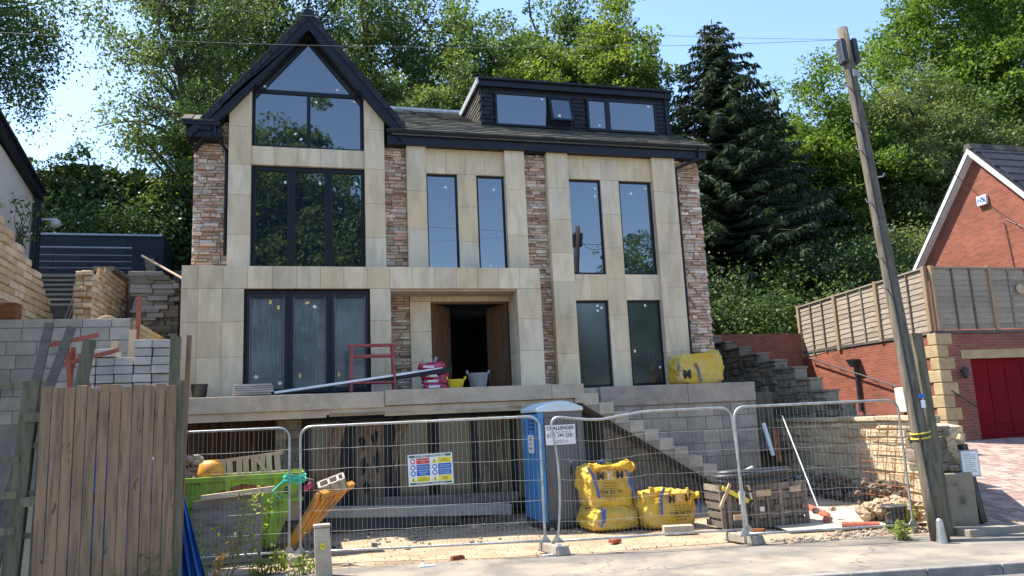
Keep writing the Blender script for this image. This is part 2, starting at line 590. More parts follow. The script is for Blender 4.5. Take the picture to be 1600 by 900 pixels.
surf('pole_wood', (0.155, 0.132, 0.10), (0.085, 0.075, 0.055), 3.5, 0.85, 0.2, 0.7, 30, 0.1, stretch=(7, 7, 0.35), c3=(0.25, 0.22, 0.17), scale3=3)
surf('galv', (0.50, 0.51, 0.50), (0.36, 0.36, 0.35), 9, 0.45, 0.5, 0.1, 60, metal=0.75)
surf('galv_wire', (0.42, 0.41, 0.38), (0.3, 0.29, 0.27), 6, 0.5, 0.5, metal=0.5)
surf('steel_paint', (0.40, 0.42, 0.44), (0.33, 0.35, 0.37), 5, 0.5, 0.4)
surf('cable_grey', (0.11, 0.115, 0.12), (0.08, 0.08, 0.085), 5, 0.7, 0.2)
surf('rust', (0.30, 0.11, 0.05), (0.18, 0.065, 0.03), 14, 0.9, 0.2, 0.4, 60)
surf('red_steel', (0.32, 0.035, 0.045), (0.24, 0.045, 0.04), 12, 0.6, 0.4, 0.3, 50, c3=(0.30, 0.22, 0.19), scale3=22, amt3=0.5)
surf('red_oxide', (0.42, 0.12, 0.07), (0.3, 0.08, 0.05), 10, 0.7, 0.3)
surf('skip_green', (0.27, 0.48, 0.035), (0.22, 0.40, 0.03), 2.5, 0.5, 0.4, 0.1, 30, c3=(0.16, 0.12, 0.06), scale3=4.2, amt3=0.75)
surf('skip_orange', (0.66, 0.30, 0.03), (0.58, 0.25, 0.03), 3, 0.55, 0.4, 0.2, 30, c3=(0.14, 0.075, 0.04), scale3=3.4, amt3=0.95)
surf('orange_plastic', (0.75, 0.33, 0.03), (0.62, 0.25, 0.03), 4, 0.5, 0.4)
surf('loo_grey', (0.13, 0.135, 0.14), (0.105, 0.11, 0.115), 2.2, 0.5, 0.4, 0.05, 30, stretch=(1, 1, 0.4))
surf('loo_blue', (0.055, 0.24, 0.52), (0.04, 0.19, 0.44), 3, 0.45, 0.4, 0.05, 30)
surf('loo_roof', (0.56, 0.67, 0.74), (0.48, 0.59, 0.66), 3, 0.5, 0.4)
surf('bag_yellow', (0.64, 0.42, 0.035), (0.52, 0.33, 0.04), 3.0, 0.65, 0.25, 1.0, 9, bdist=0.05, c3=(0.66, 0.53, 0.20), scale3=3, amt3=0.75)
surf('bag_flap', (0.72, 0.40, 0.02), (0.62, 0.32, 0.02), 4.0, 0.6, 0.3, 0.6, 9, bdist=0.03)
surf('strap_blue', (0.09, 0.13, 0.36), (0.06, 0.09, 0.26), 9, 0.7)
surf('print_black', (0.025, 0.03, 0.03), rough=0.7)
surf('print_navy', (0.02, 0.03, 0.12), rough=0.6)
surf('print_pale', (0.72, 0.52, 0.40), (0.6, 0.4, 0.3), 8, 0.7)
surf('print_white', (0.78, 0.78, 0.78), rough=0.5)
surf('print_red', (0.62, 0.05, 0.05), rough=0.5)
surf('print_blue', (0.03, 0.13, 0.45), rough=0.5)
surf('print_yellow', (0.80, 0.64, 0.06), rough=0.5)
surf('print_green', (0.03, 0.13, 0.07), rough=0.5)
surf('plastic_red', (0.42, 0.02, 0.07), (0.52, 0.20, 0.26), 6, 0.45, 0.5, 0.3, 12, bdist=0.02, lo=0.5, hi=0.7)
surf('plastic_yellow', (0.75, 0.55, 0.03), (0.66, 0.48, 0.03), 6, 0.45, 0.4)
surf('plastic_grey', (0.30, 0.32, 0.34), (0.22, 0.24, 0.25), 9, 0.5, 0.4, 0.3, 30)
surf('plastic_black', (0.026, 0.027, 0.03), (0.048, 0.049, 0.052), 9, 0.45, 0.4, 0.1, 40)
surf('plastic_white', (0.72, 0.73, 0.72), (0.6, 0.61, 0.6), 5, 0.45, 0.4)
surf('upvc_board', (0.82, 0.84, 0.88), (0.74, 0.77, 0.82), 5, 0.4, 0.5)
surf('tarp_blue', (0.012, 0.085, 0.33), (0.018, 0.12, 0.42), 3, 0.5, 0.4, 0.8, 6, bdist=0.05, stretch=(3, 3, 0.6))
surf('twine_green', (0.05, 0.52, 0.36), rough=0.6)
surf('tape_warn', (0.58, 0.48, 0.06), rough=0.6)
surf('asphalt', (0.23, 0.208, 0.18), (0.155, 0.143, 0.126), 1.2, 0.95, 0.2, 0.8, 90, c3=(0.40, 0.33, 0.245), scale3=1.1, amt3=0.9, cracks=(0.42, (0.6, 1.3, 1), 0.002, 0.010, (0.12, 0.105, 0.09)))
surf('road_asphalt', (0.19, 0.18, 0.165), (0.14, 0.133, 0.124), 2.0, 0.95, 0.2, 0.8, 110, c3=(0.27, 0.25, 0.22), scale3=1.1)
surf('kerb_stone', (0.27, 0.25, 0.23), (0.19, 0.18, 0.165), 5, 0.9, 0.2, 0.6, 60, 0.12)
surf('dirt', (0.47, 0.355, 0.24), (0.34, 0.25, 0.165), 0.9, 0.97, 0.1, 1.0, 16, bdist=0.03, c3=(0.24, 0.18, 0.12), scale3=1.7, amt3=0.9)
surf('dirt_dark', (0.19, 0.155, 0.12), (0.12, 0.10, 0.08), 2, 0.97, 0.1, 1.0, 12, bdist=0.04)
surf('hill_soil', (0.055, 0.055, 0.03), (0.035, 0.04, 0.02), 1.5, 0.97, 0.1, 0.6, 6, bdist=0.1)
surf('rubble', None, (0.25, 0.22, 0.18), 5, 0.95, 0.1, 0.8, 30, 0.2, ramp=[(0.36, 0.31, 0.25), (0.27, 0.25, 0.22), (0.44, 0.36, 0.27), (0.33, 0.24, 0.17)], lo=0.5, hi=0.8)
surf('paver', None, (0.20, 0.14, 0.115), 3, 0.9, 0.2, 0.6, 60, 0.16, ramp=[(0.36, 0.255, 0.215), (0.30, 0.21, 0.18), (0.40, 0.30, 0.25), (0.33, 0.25, 0.22)], lo=0.5, hi=0.8)
surf('bark', (0.085, 0.07, 0.052), (0.05, 0.042, 0.032), 4, 0.95, 0.1, 0.8, 14, stretch=(2, 2, 0.6))
surf('bark_birch', (0.16, 0.145, 0.125), (0.06, 0.052, 0.045), 3, 0.9, 0.2, 0.6, 14)
surf('stem', (0.16, 0.17, 0.06), (0.22, 0.15, 0.06), 9, 0.8)
leaf_mat('leaf_birch', (0.0520, 0.0806, 0.0390), (0.1625, 0.2145, 0.0884), 0.36, glow=1.4)
leaf_mat('leaf_droop', (0.0378, 0.0648, 0.0324), (0.1148, 0.1620, 0.0675), 0.34)
leaf_mat('leaf_ash', (0.0442, 0.0754, 0.0312), (0.1495, 0.2080, 0.0650), 0.36, glow=1.4)
leaf_mat('leaf_lime', (0.0550, 0.0902, 0.0242), (0.1815, 0.2310, 0.0550), 0.42)
leaf_mat('leaf_oak', (0.0448, 0.0840, 0.0202), (0.1624, 0.2296, 0.0504), 0.38)
leaf_mat('leaf_grey', (0.0605, 0.0902, 0.0418), (0.1815, 0.2145, 0.0935), 0.36)
leaf_mat('leaf_ivy', (0.0341, 0.0620, 0.0279), (0.1054, 0.1550, 0.0558), 0.24, glow=1.2)
leaf_mat('leaf_bush', (0.0392, 0.0700, 0.0280), (0.1232, 0.1820, 0.0616), 0.28, glow=1.2)
leaf_mat('needle', (0.0182, 0.0325, 0.0182), (0.0598, 0.0858, 0.0390), 0.15, 0.75)
leaf_mat('leaf_weed', (0.13, 0.18, 0.04), (0.34, 0.38, 0.11), 0.5)
leaf_mat('leaf_dry', (0.20, 0.11, 0.04), (0.34, 0.22, 0.09), 0.3)
surf('blossom', (0.70, 0.70, 0.64), rough=0.8)

# ------------------------------------------------------------------ pieces
def block_piece(b, o, u, n, s0, s1, z0, z1, depth, ch=0.012, jit=0.0, rnd=RNG, back=-0.02):
    """one chamfered block standing proud of a wall: o origin, u along, n outwards"""
    o, u, n = Vector(o), Vector(u), Vector(n)
    j = lambda: rnd.uniform(-jit, jit)
    P = lambda s, z, d: o + u * s + n * d + Vector((0, 0, z))
    c = min(ch, (s1 - s0) * 0.3, (z1 - z0) * 0.3)
    R = [(s0, z0), (s1, z0), (s1, z1), (s0, z1)]
    I = [(s0 + c, z0 + c), (s1 - c, z0 + c), (s1 - c, z1 - c), (s0 + c, z1 - c)]
    pts = [P(s, z, back) for s, z in R] + [P(s, z, depth - c) for s, z in R] + [P(s + j(), z + j(), depth + j()) for s, z in I]
    k = b._a(pts)
    for i in range(4):
        q = (i + 1) % 4
        b.f.append((k + i, k + q, k + 4 + q, k + 4 + i))
        b.f.append((k + 4 + i, k + 4 + q, k + 8 + q, k + 8 + i))
    b.f.append((k + 8, k + 9, k + 10, k + 11))
    b.f.append((k + 3, k + 2, k + 1, k))
    return b


def courses(parent, name, mat, o, u, n, s0, s1, zb, zt, hr, lr, dr, gap=0.01, ch=0.012, jit=0.004, seed=1, budget=None, ragged=False, rest=None):
    """coursed stones between zb(s) and zt(s); each is its own object while the budget lasts"""
    rnd = random.Random(seed)
    zbf = zb if callable(zb) else (lambda s: zb)
    ztf = zt if callable(zt) else (lambda s: zt)
    zlo = min(zbf(s0 + (s1 - s0) * i / 20) for i in range(21))
    zhi = max(ztf(s0 + (s1 - s0) * i / 20) for i in range(21))
    z = zlo
    out = 0
    while z < zhi - 0.02:
        h = min(rnd.uniform(*hr), zhi - z)
        if zhi - z - h < hr[0] * 0.6:
            h = zhi - z
        s = s0 - (rnd.uniform(0, lr[0]) if not ragged else 0)
        while s < s1 - 0.01:
            l = rnd.uniform(*lr)
            a, e = max(s, s0), min(s + l, s1)
            if s1 - e < lr[0] * 0.5:
                e = s1
            s = e if e < s1 else s1 + 1
            if e - a < 0.03:
                continue
            m = (a + e) / 2
            lo, hi = max(z, zbf(m)), min(z + h, ztf(m))
            if ragged and z + h * 0.6 > ztf(m):
                continue
            if ragged:
                hi = z + h
            if hi - lo < 0.03:
                continue
            g = gap / 2
            args = (o, u, n, a + g, e - g, lo + g, hi - g, rnd.uniform(*dr), ch, jit, rnd)
            if budget is None or budget[0] > 0:
                if budget is not None:
                    budget[0] -= 1
                block_piece(B(), *args).build(name, mat, parent)
            else:
                block_piece(rest, *args)
            out += 1
        z += h
    return out


# ------------------------------------------------------------------ ground, road, pavement
big = B()
big.face([(-500, -500, -0.16), (500, -500, -0.16), (500, 500, -0.16), (-500, 500, -0.16)])
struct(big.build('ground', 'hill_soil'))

SD = Vector((0.982, -0.187, 0))                 # direction of the street
SN = Vector((0.187, 0.982, 0))                  # away from the camera
K0 = Vector((6.03, 7.93, 0))                    # a point on the kerb's road edge


def street(a, d, z=0.0):
    p = K0 + SD * a + SN * d
    return (p.x, p.y, z)


rd = B()
rd.face([street(-60, -9, -0.11), street(60, -9, -0.11), street(60, 0.06, -0.11), street(-60, 0.06, -0.11)])
struct(rd.build('road', 'road_asphalt'))
far = B()
far.face([street(-60, -30, 0.0), street(60, -30, 0.0), street(60, -9, 0.0), street(-60, -9, 0.0)])
struct(far.build('far_pavement', 'asphalt'))  # out of view; pale asphalt chosen to bounce warm light onto the facade
kerb = struct(B().face([street(-60, 0.0, -0.115), street(60, 0.0, -0.115), street(60, 0.15, -0.115), street(-60, 0.15, -0.115)]).build('kerb', 'concrete_dark'))
for i in range(-14, 16):
    a0 = i * 0.915
    drop = 0.0 if i < 2 else 0.0
    b = B()
    b.hexa([street(a0 + 0.004, 0.0, -0.13), street(a0 + 0.909, 0.0, -0.13), street(a0 + 0.909, 0.14, -0.13), street(a0 + 0.004, 0.14, -0.13),
            street(a0 + 0.004, 0.02, 0.006), street(a0 + 0.909, 0.02, 0.006), street(a0 + 0.909, 0.14, 0.006), street(a0 + 0.004, 0.14, 0.006)])
    b.build('kerb_stone', 'kerb_stone', kerb, bevel=0.012)


def wavy_sheet(name, mat, fn, s0, s1, ns, t0, t1, nt, amp, freq, z):
    """a sheet with small hollows; fn maps (s, t) to (x, y)"""
    V, F = [], []
    for j in range(nt + 1):
        for i in range(ns + 1):
            x, y = fn(s0 + (s1 - s0) * i / ns, t0 + (t1 - t0) * j / nt)
            h = amp * (math.sin(x * freq + 1.7 * y) * 0.5 + math.sin(y * freq * 1.3 - x * 0.8) * 0.5 + 0.5 * math.sin(3.1 * x * freq) * math.sin(2.7 * y * freq))
            V.append((x, y, z + h))
    for j in range(nt):
        for i in range(ns):
            a = j * (ns + 1) + i
            F.append((a, a + 1, a + ns + 2, a + ns + 1))
    return struct(np_mesh(name, V, F, mat, smooth=True))


pv = wavy_sheet('pavement', 'asphalt', lambda s, t: street(s, t)[:2], -30, 30, 90, 0.14, 2.35, 10, 0.004, 1.1, 0.0)
yd = wavy_sheet('yard', 'dirt', lambda s, t: (s, t), -14, 13, 108, 8.6, 22, 56, 0.018, 1.3, -0.03)

# hillside behind the houses
def hill_z(x, y):
    t = max(0.0, y - 22.5)
    z = 3.6 + 0.42 * t - 0.0022 * t * t + 0.35 * math.sin(x * 0.35) + 0.25 * math.sin(y * 0.5 + x * 0.2)
    if x > 11:
        z = min(z, 2.6 + 0.36 * t + 0.3 * math.sin(x * 0.4))
    return z


V, F = [], []
nx, ny = 70, 40
for j in range(ny + 1):
    for i in range(nx + 1):
        x, y = -60 + 150 * i / nx, 21.9 + 70 * j / ny
        V.append((x, y, hill_z(x, y)))
for j in range(ny):
    for i in range(nx):
        a = j * (nx + 1) + i
        F.append((a, a + 1, a + nx + 2, a + nx + 1))
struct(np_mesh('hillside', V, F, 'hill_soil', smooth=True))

# ------------------------------------------------------------------ the house
house = thing('house', 'new three storey house with steep dark gable, sandstone pilasters and ledgestone walls', 'house', (3.7, 20.5, 0))
FY = 17.0                                        # face of the ledgestone
core = B()
core.box(-2.27, 2.72, 17.06, 24, -0.05, 8.3)
core.box(4.53, 9.69, 17.06, 24, -0.05, 8.3)
core.box(2.72, 4.53, 17.06, 24, 4.64, 8.3)
core.box(2.72, 4.53, 16.9, 24, -0.05, 2.57)
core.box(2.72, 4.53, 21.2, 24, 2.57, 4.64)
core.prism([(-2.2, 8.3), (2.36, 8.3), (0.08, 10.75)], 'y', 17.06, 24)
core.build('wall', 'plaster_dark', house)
inner = B()
for i in range(5):
    inner.box(2.73, 4.52, 17.9 + i * 0.6, 17.98 + i * 0.6, 4.44, 4.63)
inner.build('ceiling_joists', 'interior', house)

# ledgestone cladding: backing panels with single stones on them
strips = [(-2.30, -1.58, 5.23, 8.12), (-1.78, -1.58, 8.14, 8.62), (1.74, 2.24, 5.23, 8.20), (5.03, 5.59, 2.57, 8.20), (8.95, 9.72, 2.57, 8.20), (1.77, 2.26, 2.57, 4.74)]
bud, rest = [300], B()
for k, (x0, x1, z0, z1) in enumerate(sorted(strips, key=lambda s: -(s[1] - s[0]) * (s[3] - s[2]))):
    clad = B().box(x0, x1, 17.005, 17.06, z0, z1).build('stone_cladding', 'mortar', house)
    courses(clad, 'ledge_stone', 'ledge', (0, 17.005, 0), (1, 0, 0), (0, -1, 0), x0, x1, z0, z1, (0.04, 0.10), (0.10, 0.34), (0.01, 0.095), 0.009, 0.018, 0.013, 20 + k, bud, rest=rest)
if rest.v:
    rest.build('ledge_stones', 'ledge', house, kind='stuff')
# rough stone returns on the right-hand corner
ret = B().box(9.66, 9.70, 17.0, 24, 0, 8.1).build('corner_wall', 'mortar', house)


def panels(parent, x0, x1, y0, y1, zs, name='sandstone_panel', g=0.003, topcut=None):
    for a, c in zip(zs[:-1], zs[1:]):
        b = B()
        if topcut and c == zs[-1]:
            ta, tc = topcut
            b.hexa([(x0, y0, a + g), (x1, y0, a + g), (x1, y1, a + g), (x0, y1, a + g), (x0, y0, ta), (x1, y0, tc), (x1, y1, tc), (x0, y1, ta)])
        else:
            b.box(x0, x1, y0, y1, a + g, c - g)
        b.build(name, 'sandstone', parent, bevel=0.003)


def zsplit(z0, z1, n, seed, j=0.08):
    r = random.Random(seed)
    zs = [z0] + [z0 + (z1 - z0) * i / n + r.uniform(-j, j) for i in range(1, n)] + [z1]
    return zs


def soff(x):
    return 10.74 - 1.2 * abs(x - 0.08)


pil = [(-1.58, -1.12, 5.23, soff(-1.58), soff(-1.12)), (1.30, 1.74, 5.23, soff(1.30), soff(1.74)),
       (2.24, 2.68, 5.23, 8.20, None), (4.55, 5.03, 5.23, 8.20, None), (5.59, 6.12, 2.57, 8.20, None), (8.33, 8.95, 2.57, 8.20, None)]
for k, (x0, x1, z0, z1, z2) in enumerate(pil):
    p = B()
    p.box(x0 + 0.008, x1 - 0.008, 16.758, 17.06, z0, min(z1, z2 or z1) - 0.02)
    po = p.build('pilaster', 'joint', house)
    top = max(z1, z2 or z1)
    n = max(3, round((top - z0) / 0.86))
    panels(po, x0, x1, 16.75, 17.06, zsplit(z0, top, n, 40 + k), topcut=(z1, z2) if z2 else None)
piers = [(3.42, 3.87, 5.23, 7.60, 3), (6.98, 7.45, 2.57, 7.60, 6)]
for k, (x0, x1, z0, z1, n) in enumerate(piers):
    po = B().box(x0 + 0.008, x1 - 0.008, 16.868, 17.06, z0, z1).build('pier', 'joint', house)
    panels(po, x0, x1, 16.86, 17.06, zsplit(z0, z1, n, 60 + k))


def xpanels(parent, xs, y0, y1, z0, z1, g=0.0025, name='sandstone_panel'):
    for a, c in zip(xs[:-1], xs[1:]):
        B().box(a + g, c - g, y0, y1, z0 + g, z1 - g).build(name, 'sandstone', parent, bevel=0.003)


def band(x0, x1, z0, z1, y0, n, name='lintel'):
    po = B().box(x0 + 0.003, x1 - 0.003, y0 + 0.008, 17.06, z0 + 0.004, z1 - 0.004).build(name, 'joint', house)
    xpanels(po, [x0 + (x1 - x0) * i / n for i in range(n + 1)], y0, 17.05, z0, z1)


band(2.68, 4.55, 7.60, 8.20, 16.86, 4)
band(6.12, 8.33, 7.60, 8.20, 16.86, 5)
band(6.12, 6.98, 4.62, 5.25, 16.862, 2, 'spandrel')
band(7.45, 8.33, 4.62, 5.25, 16.862, 2, 'spandrel')
band(-1.12, 1.30, 7.63, 8.05, 16.82, 5)


def window(parent, x0, x1, z0, z1, y, panes, fw=0.05, glass='glass', dep=0.09, stick=(), frame='anthracite', name='window'):
    """frame with bars round each pane; panes are (x0, x1, z0, z1)"""
    b = B()
    b.box(x0, x1, y + dep * 0.5, y + dep, z0, z1)
    for (a, c, d, e) in panes:
        pass
    b.box(x0, x0 + fw, y, y + dep * 0.5 - 0.001, z0, z1)
    b.box(x1 - fw, x1, y, y + dep * 0.5 - 0.001, z0, z1)
    b.box(x0 + fw, x1 - fw, y + 0.001, y + dep * 0.5 - 0.001, z1 - fw, z1)
    b.box(x0 + fw, x1 - fw, y + 0.001, y + dep * 0.5 - 0.001, z0, z0 + fw)
    ps = sorted(panes)
    for p, q in zip(ps[:-1], ps[1:]):
        if q[0] - p[1] > 0.005:
            b.box(p[1], q[0], y + 0.002, y + dep * 0.5 - 0.001, z0 + fw, z1 - fw)
    w = b.build(name, frame, parent)
    for (a, c, d, e) in ps:
        B().box(a, c, y + 0.022, y + dep * 0.5 - 0.003, d, e).build('pane', glass, w)
    for (sx, sz, sw, sh, rot, mt) in stick:
        mm = Matrix.Translation((sx, y + 0.0195, sz)) @ Matrix.Rotation(rot, 4, 'Y')
        B(mm).box(-sw / 2, sw / 2, -0.001, 0.001, -sh / 2, sh / 2).build('sticker', mt, w)
    return w


def st(*a):
    return [(x, z, 0.06, 0.05, r, 'sticker') for x, z, r in a]


window(house, 2.68, 3.42, 5.23, 7.60, 16.92, [(2.72, 3.37, 5.28, 7.56)], stick=st((3.15, 7.3, 0.5)))
window(house, 3.87, 4.55, 5.23, 7.60, 16.92, [(3.91, 4.50, 5.28, 7.56)], stick=st((4.3, 7.28, 0.1), (4.15, 5.45, 0.1)))
window(house, 6.12, 6.98, 5.25, 7.60, 16.92, [(6.16, 6.93, 5.30, 7.56)], stick=st((6.85, 7.4, 0.1), (6.84, 7.2, 1.3)))
window(house, 7.45, 8.33, 5.25, 7.60, 16.92, [(7.49, 8.28, 5.30, 7.56)], stick=st((8.2, 7.45, 0.6), (7.8, 7.3, 0.1)))
window(house, 6.12, 6.98, 2.58, 4.62, 16.92, [(6.17, 6.93, 2.64, 4.57)], 0.06, 'glass_dusty', stick=st((6.72, 4.5, 0.1), (6.72, 4.38, 0.2), (6.82, 4.45, 0.1)))
window(house, 7.45, 8.33, 2.58, 4.62, 16.92, [(7.50, 8.27, 2.64, 4.57)], 0.06, 'glass_dusty', stick=st((7.95, 4.5, 1.3), (7.6, 3.4, 1.4), (8.22, 3.0, 1.4)))
# first-floor doors under the gable: three leaves
leafs = [(-1.02, -0.37), (-0.20, 0.42), (0.60, 1.22)]
ffd = window(house, -1.12, 1.30, 5.23, 7.63, 16.90, [(a, c, 5.33, 7.52) for a, c in leafs], 0.055, 'glass', stick=st((-0.41, 7.28, 1.4), (0.33, 7.28, 1.2), (1.12, 7.3, 0.4)), name='balcony_door')
for a, c in leafs:
    lf = B()
    lf.box(a - 0.05, a, 16.885, 16.9, 5.27, 7.57)
    lf.box(c, c + 0.05, 16.885, 16.9, 5.27, 7.57)
    lf.box(a, c, 16.886, 16.9, 7.52, 7.57)
    lf.box(a, c, 16.886, 16.9, 5.27, 5.33)
    lf.build('leaf_frame', 'anthracite', ffd)
B().tube([(1.25, 16.89, 6.28), (1.25, 16.85, 6.28), (1.16, 16.85, 6.28)], 0.012).build('door_handle', 'anthracite', ffd)
# gable window
gw = B()
gy = 16.92
gw.box(-1.12, 1.30, gy + 0.06, gy + 0.1, 8.05, 9.40)
gw.box(-1.12, -1.05, gy, gy + 0.06, 8.05, 9.33)
gw.box(1.22, 1.30, gy, gy + 0.06, 8.05, 9.33)
gw.box(-1.05, 1.22, gy + 0.001, gy + 0.06, 8.05, 8.11)
gw.box(0.045, 0.125, gy + 0.002, gy + 0.06, 8.11, 9.33)
gw.box(-1.12, 1.30, gy - 0.002, gy + 0.06, 9.33, 9.42)
gw.prism([(-1.17, 9.36), (1.33, 9.36), (0.08, 10.80)], 'y', gy + 0.061, gy + 0.1)
for sgn in (-1, 1):
    gw.prism([(0.08 + sgn * 1.16, 9.42), (0.08 + sgn * 1.06, 9.42), (0.08, 10.64), (0.08, 10.77)], 'y', gy + 0.003, gy + 0.06)
gwo = gw.build('gable_window', 'anthracite', house)
B().prism([(-0.97, 9.425), (1.13, 9.425), (0.08, 10.63)], 'y', gy + 0.03, gy + 0.058).build('pane', 'glass', gwo)
B().box(-1.05, 0.045, gy + 0.03, gy + 0.058, 8.11, 9.33).build('pane', 'glass', gwo)
B().box(0.125, 1.22, gy + 0.03, gy + 0.058, 8.11, 9.33).build('pane', 'glass', gwo)
for x, z, r in ((-0.86, 9.5, 0.1), (0.72, 9.52, 0.1), (0.25, 9.2, 0.8), (-0.2, 8.42, -0.6), (-0.08, 8.3, -0.6), (1.1, 9.26, 0.8)):
    B(Matrix.Translation((x, gy + 0.028, z)) @ Matrix.Rotation(r, 4, 'Y')).box(-0.03, 0.03, -0.001, 0.001, -0.022, 0.022).build('sticker', 'sticker', gwo)
for sgn in (-1, 1):                                # timber lining along the glazed gable
    B().prism([(0.08 + sgn * 1.25, 9.42), (0.08 + sgn * 1.21, 9.42), (0.08, 10.76), (0.08, 10.81)], 'y', 16.89, 16.915).build('timber_trim', 'ply', house)

# ---- gable roof
def zt(x, top=11.24):
    return top - 1.225 * abs(x - 0.08)


HWL, HWR = 2.40, 2.10
roof = B()
for sgn in (-1, 1):
    xe = 0.08 + (HWR if sgn > 0 else -HWL)
    roof.prism([(0.08, 11.18), (xe, zt(xe) - 0.06), (xe, zt(xe) - 0.20), (0.08, 11.04)], 'y', 16.60, 24.2)
gro = roof.build('gable_roof', 'tile_dark', house)
for sgn in (-1, 1):
    HWX = HWR if sgn > 0 else HWL
    xe = 0.08 + sgn * HWX
    zc = 8.44 if sgn > 0 else 8.26
    xc = sgn * ((10.75 - zc) / 1.225) + 0.08
    B().prism([(0.08, 11.05), (xe, zt(xe) - 0.19), (xe, zc), (xc, zc), (0.08, 10.75)], 'y', 16.56, 16.60).build('barge_board', 'anthracite', gro)
    B().prism([(0.08, 10.80), (xe - sgn * 0.05, zt(xe) - 0.40), (xe - sgn * 0.05, zt(xe) - 0.43), (0.08, 10.77)], 'y', 16.602, 17.05).build('soffit', 'anthracite', gro)
    n = 12
    for i in range(n):                             # verge tiles, each lapping the one below
        t0, t1 = i / n, (i + 1) / n + 0.012
        xa, xb = 0.08 + sgn * HWX * t0, 0.08 + sgn * HWX * t1
        lift = 0.0
        p = [(xa, zt(xa) - 0.035), (xb, zt(xb) + 0.012), (xb, zt(xb) - 0.20), (xa, zt(xa) - 0.235)]
        B().prism(p, 'y', 16.53, 16.68).build('verge_tile', 'tile_dark', gro, bevel=0.008)
B().prism([(-0.08, 11.03), (-0.02, 11.20), (0.03, 11.235), (0.13, 11.235), (0.18, 11.20), (0.24, 11.03)], 'y', 16.515, 24.2).build('ridge_tile', 'tile_dark', gro)
# ---- boxed eaves at the left of the gable
eb = B()
eb.box(-2.42, -1.72, 16.60, 17.04, 8.12, 8.38)
eb.build('eaves_box', 'anthracite', house)
ebg = B()
ebg.box(-2.48, -1.74, 16.52, 16.62, 8.36, 8.45)
ebg.build('gutter', 'anthracite', house)
for i in range(3):
    B().hexa([(-2.5 + i * 0.22, 16.5, 8.44), (-2.3 + i * 0.22, 16.5, 8.44), (-2.3 + i * 0.22, 16.95, 8.72), (-2.5 + i * 0.22, 16.95, 8.72),
              (-2.5 + i * 0.22, 16.5, 8.47), (-2.3 + i * 0.22, 16.5, 8.48), (-2.3 + i * 0.22, 16.95, 8.75), (-2.5 + i * 0.22, 16.95, 8.74)]).build('roof_tile', 'roof_tile', house)
B().tube([(-1.85, 16.57, 8.38), (-1.85, 16.58, 8.16), (-1.63, 16.9, 7.94), (-1.63, 16.9, 5.62)], 0.036, 8).build('downpipe', 'anthracite', house)
B().tube([(-1.74, 16.85, 6.15), (-1.70, 16.85, 5.23)], 0.012, 5).build('conduit', 'old_wood', house)

# ---- main roof, eaves and dormer
PIT = 0.543
EY, EZ = 16.60, 8.53
rz = lambda y: EZ + PIT * (y - EY)
mr = B()
mr.prism([(EY, EZ - 0.05), (20.5, rz(20.5) - 0.05), (24.4, rz(20.5) - 0.05 - 3.9 * PIT), (24.4, rz(20.5) - 0.25 - 3.9 * PIT), (20.5, rz(20.5) - 0.3), (EY, EZ - 0.14)], 'x', 1.9, 9.80)
mro = mr.build('main_roof', 'roof_tile', house)
rows = B()
ncr = 14
for r_ in range(ncr):                              # lapped tile courses up the slope
    y0 = EY - 0.06 + (20.5 - EY) * r_ / ncr
    y1 = y0 + (20.5 - EY) / ncr + 0.05
    xx = max(1.86, 0.02 + (11.1 - rz(y0)) / 1.21 - 0.45) + (0.15 if r_ % 2 else 0)
    while xx < 9.84:
        w_ = 0.30
        x1 = min(xx + w_ - 0.006, 9.86)
        dz = RNG.uniform(-0.004, 0.006)
        rows.hexa([(xx, y0, rz(y0) - 0.02), (x1, y0, rz(y0) - 0.02), (x1, y1, rz(y1) - 0.06), (xx, y1, rz(y1) - 0.06),
                   (xx, y0, rz(y0) + 0.025 + dz), (x1, y0, rz(y0) + 0.025 + dz), (x1, y1, rz(y1) - 0.01), (xx, y1, rz(y1) - 0.01)])
        xx += w_
rows.build('roof_tiles', 'roof_tile', mro, kind='stuff')
rdg = B()
rdg.tube([(1.5, 20.5, rz(20.5) + 0.0), (9.85, 20.5, rz(20.5) + 0.0)], 0.10, 8)
rdg.build('ridge', 'lead', mro)
fas = B()
fas.box(1.80, 9.80, 16.66, 16.70, 8.19, 8.46)
fas.box(1.80, 9.80, 16.70, 17.0, 8.20, 8.23)
fas.box(9.76, 9.80, 16.70, 17.0, 8.23, 8.46)
fas.build('fascia', 'anthracite', mro)
gt = B()
gp = [(-0.06 + 0.06 * math.cos(math.pi + math.pi * i / 8), 0.06 * math.sin(math.pi + math.pi * i / 8)) for i in range(9)]
gp = [(y + 16.46, z + 8.47) for y, z in gp] + [(16.452, 8.485), (16.348, 8.485)][::1]
gt.prism([(y + 0.19, z + 0.03) for y, z in ((16.365, 8.485), (16.37, 8.435), (16.39, 8.405), (16.415, 8.395), (16.44, 8.405), (16.465, 8.435), (16.465, 8.485), (16.455, 8.485), (16.415, 8.42), (16.375, 8.485))], 'x', 1.78, 9.86)
gt.build('gutter', 'anthracite', mro)
dpp = B()
dpp.tube([(9.58, 16.60, 8.43), (9.58, 16.61, 8.18), (9.01, 16.80, 7.95), (9.01, 16.82, 7.75), (9.01, 16.82, 2.6)], 0.038, 8)
dpp.build('downpipe', 'anthracite', house)
B().face([(2.05, 16.56, 8.525), (2.14, 16.56, 8.535), (2.13, 16.64, 8.60), (2.04, 16.64, 8.59)]).build('sticker', 'sticker', mro)

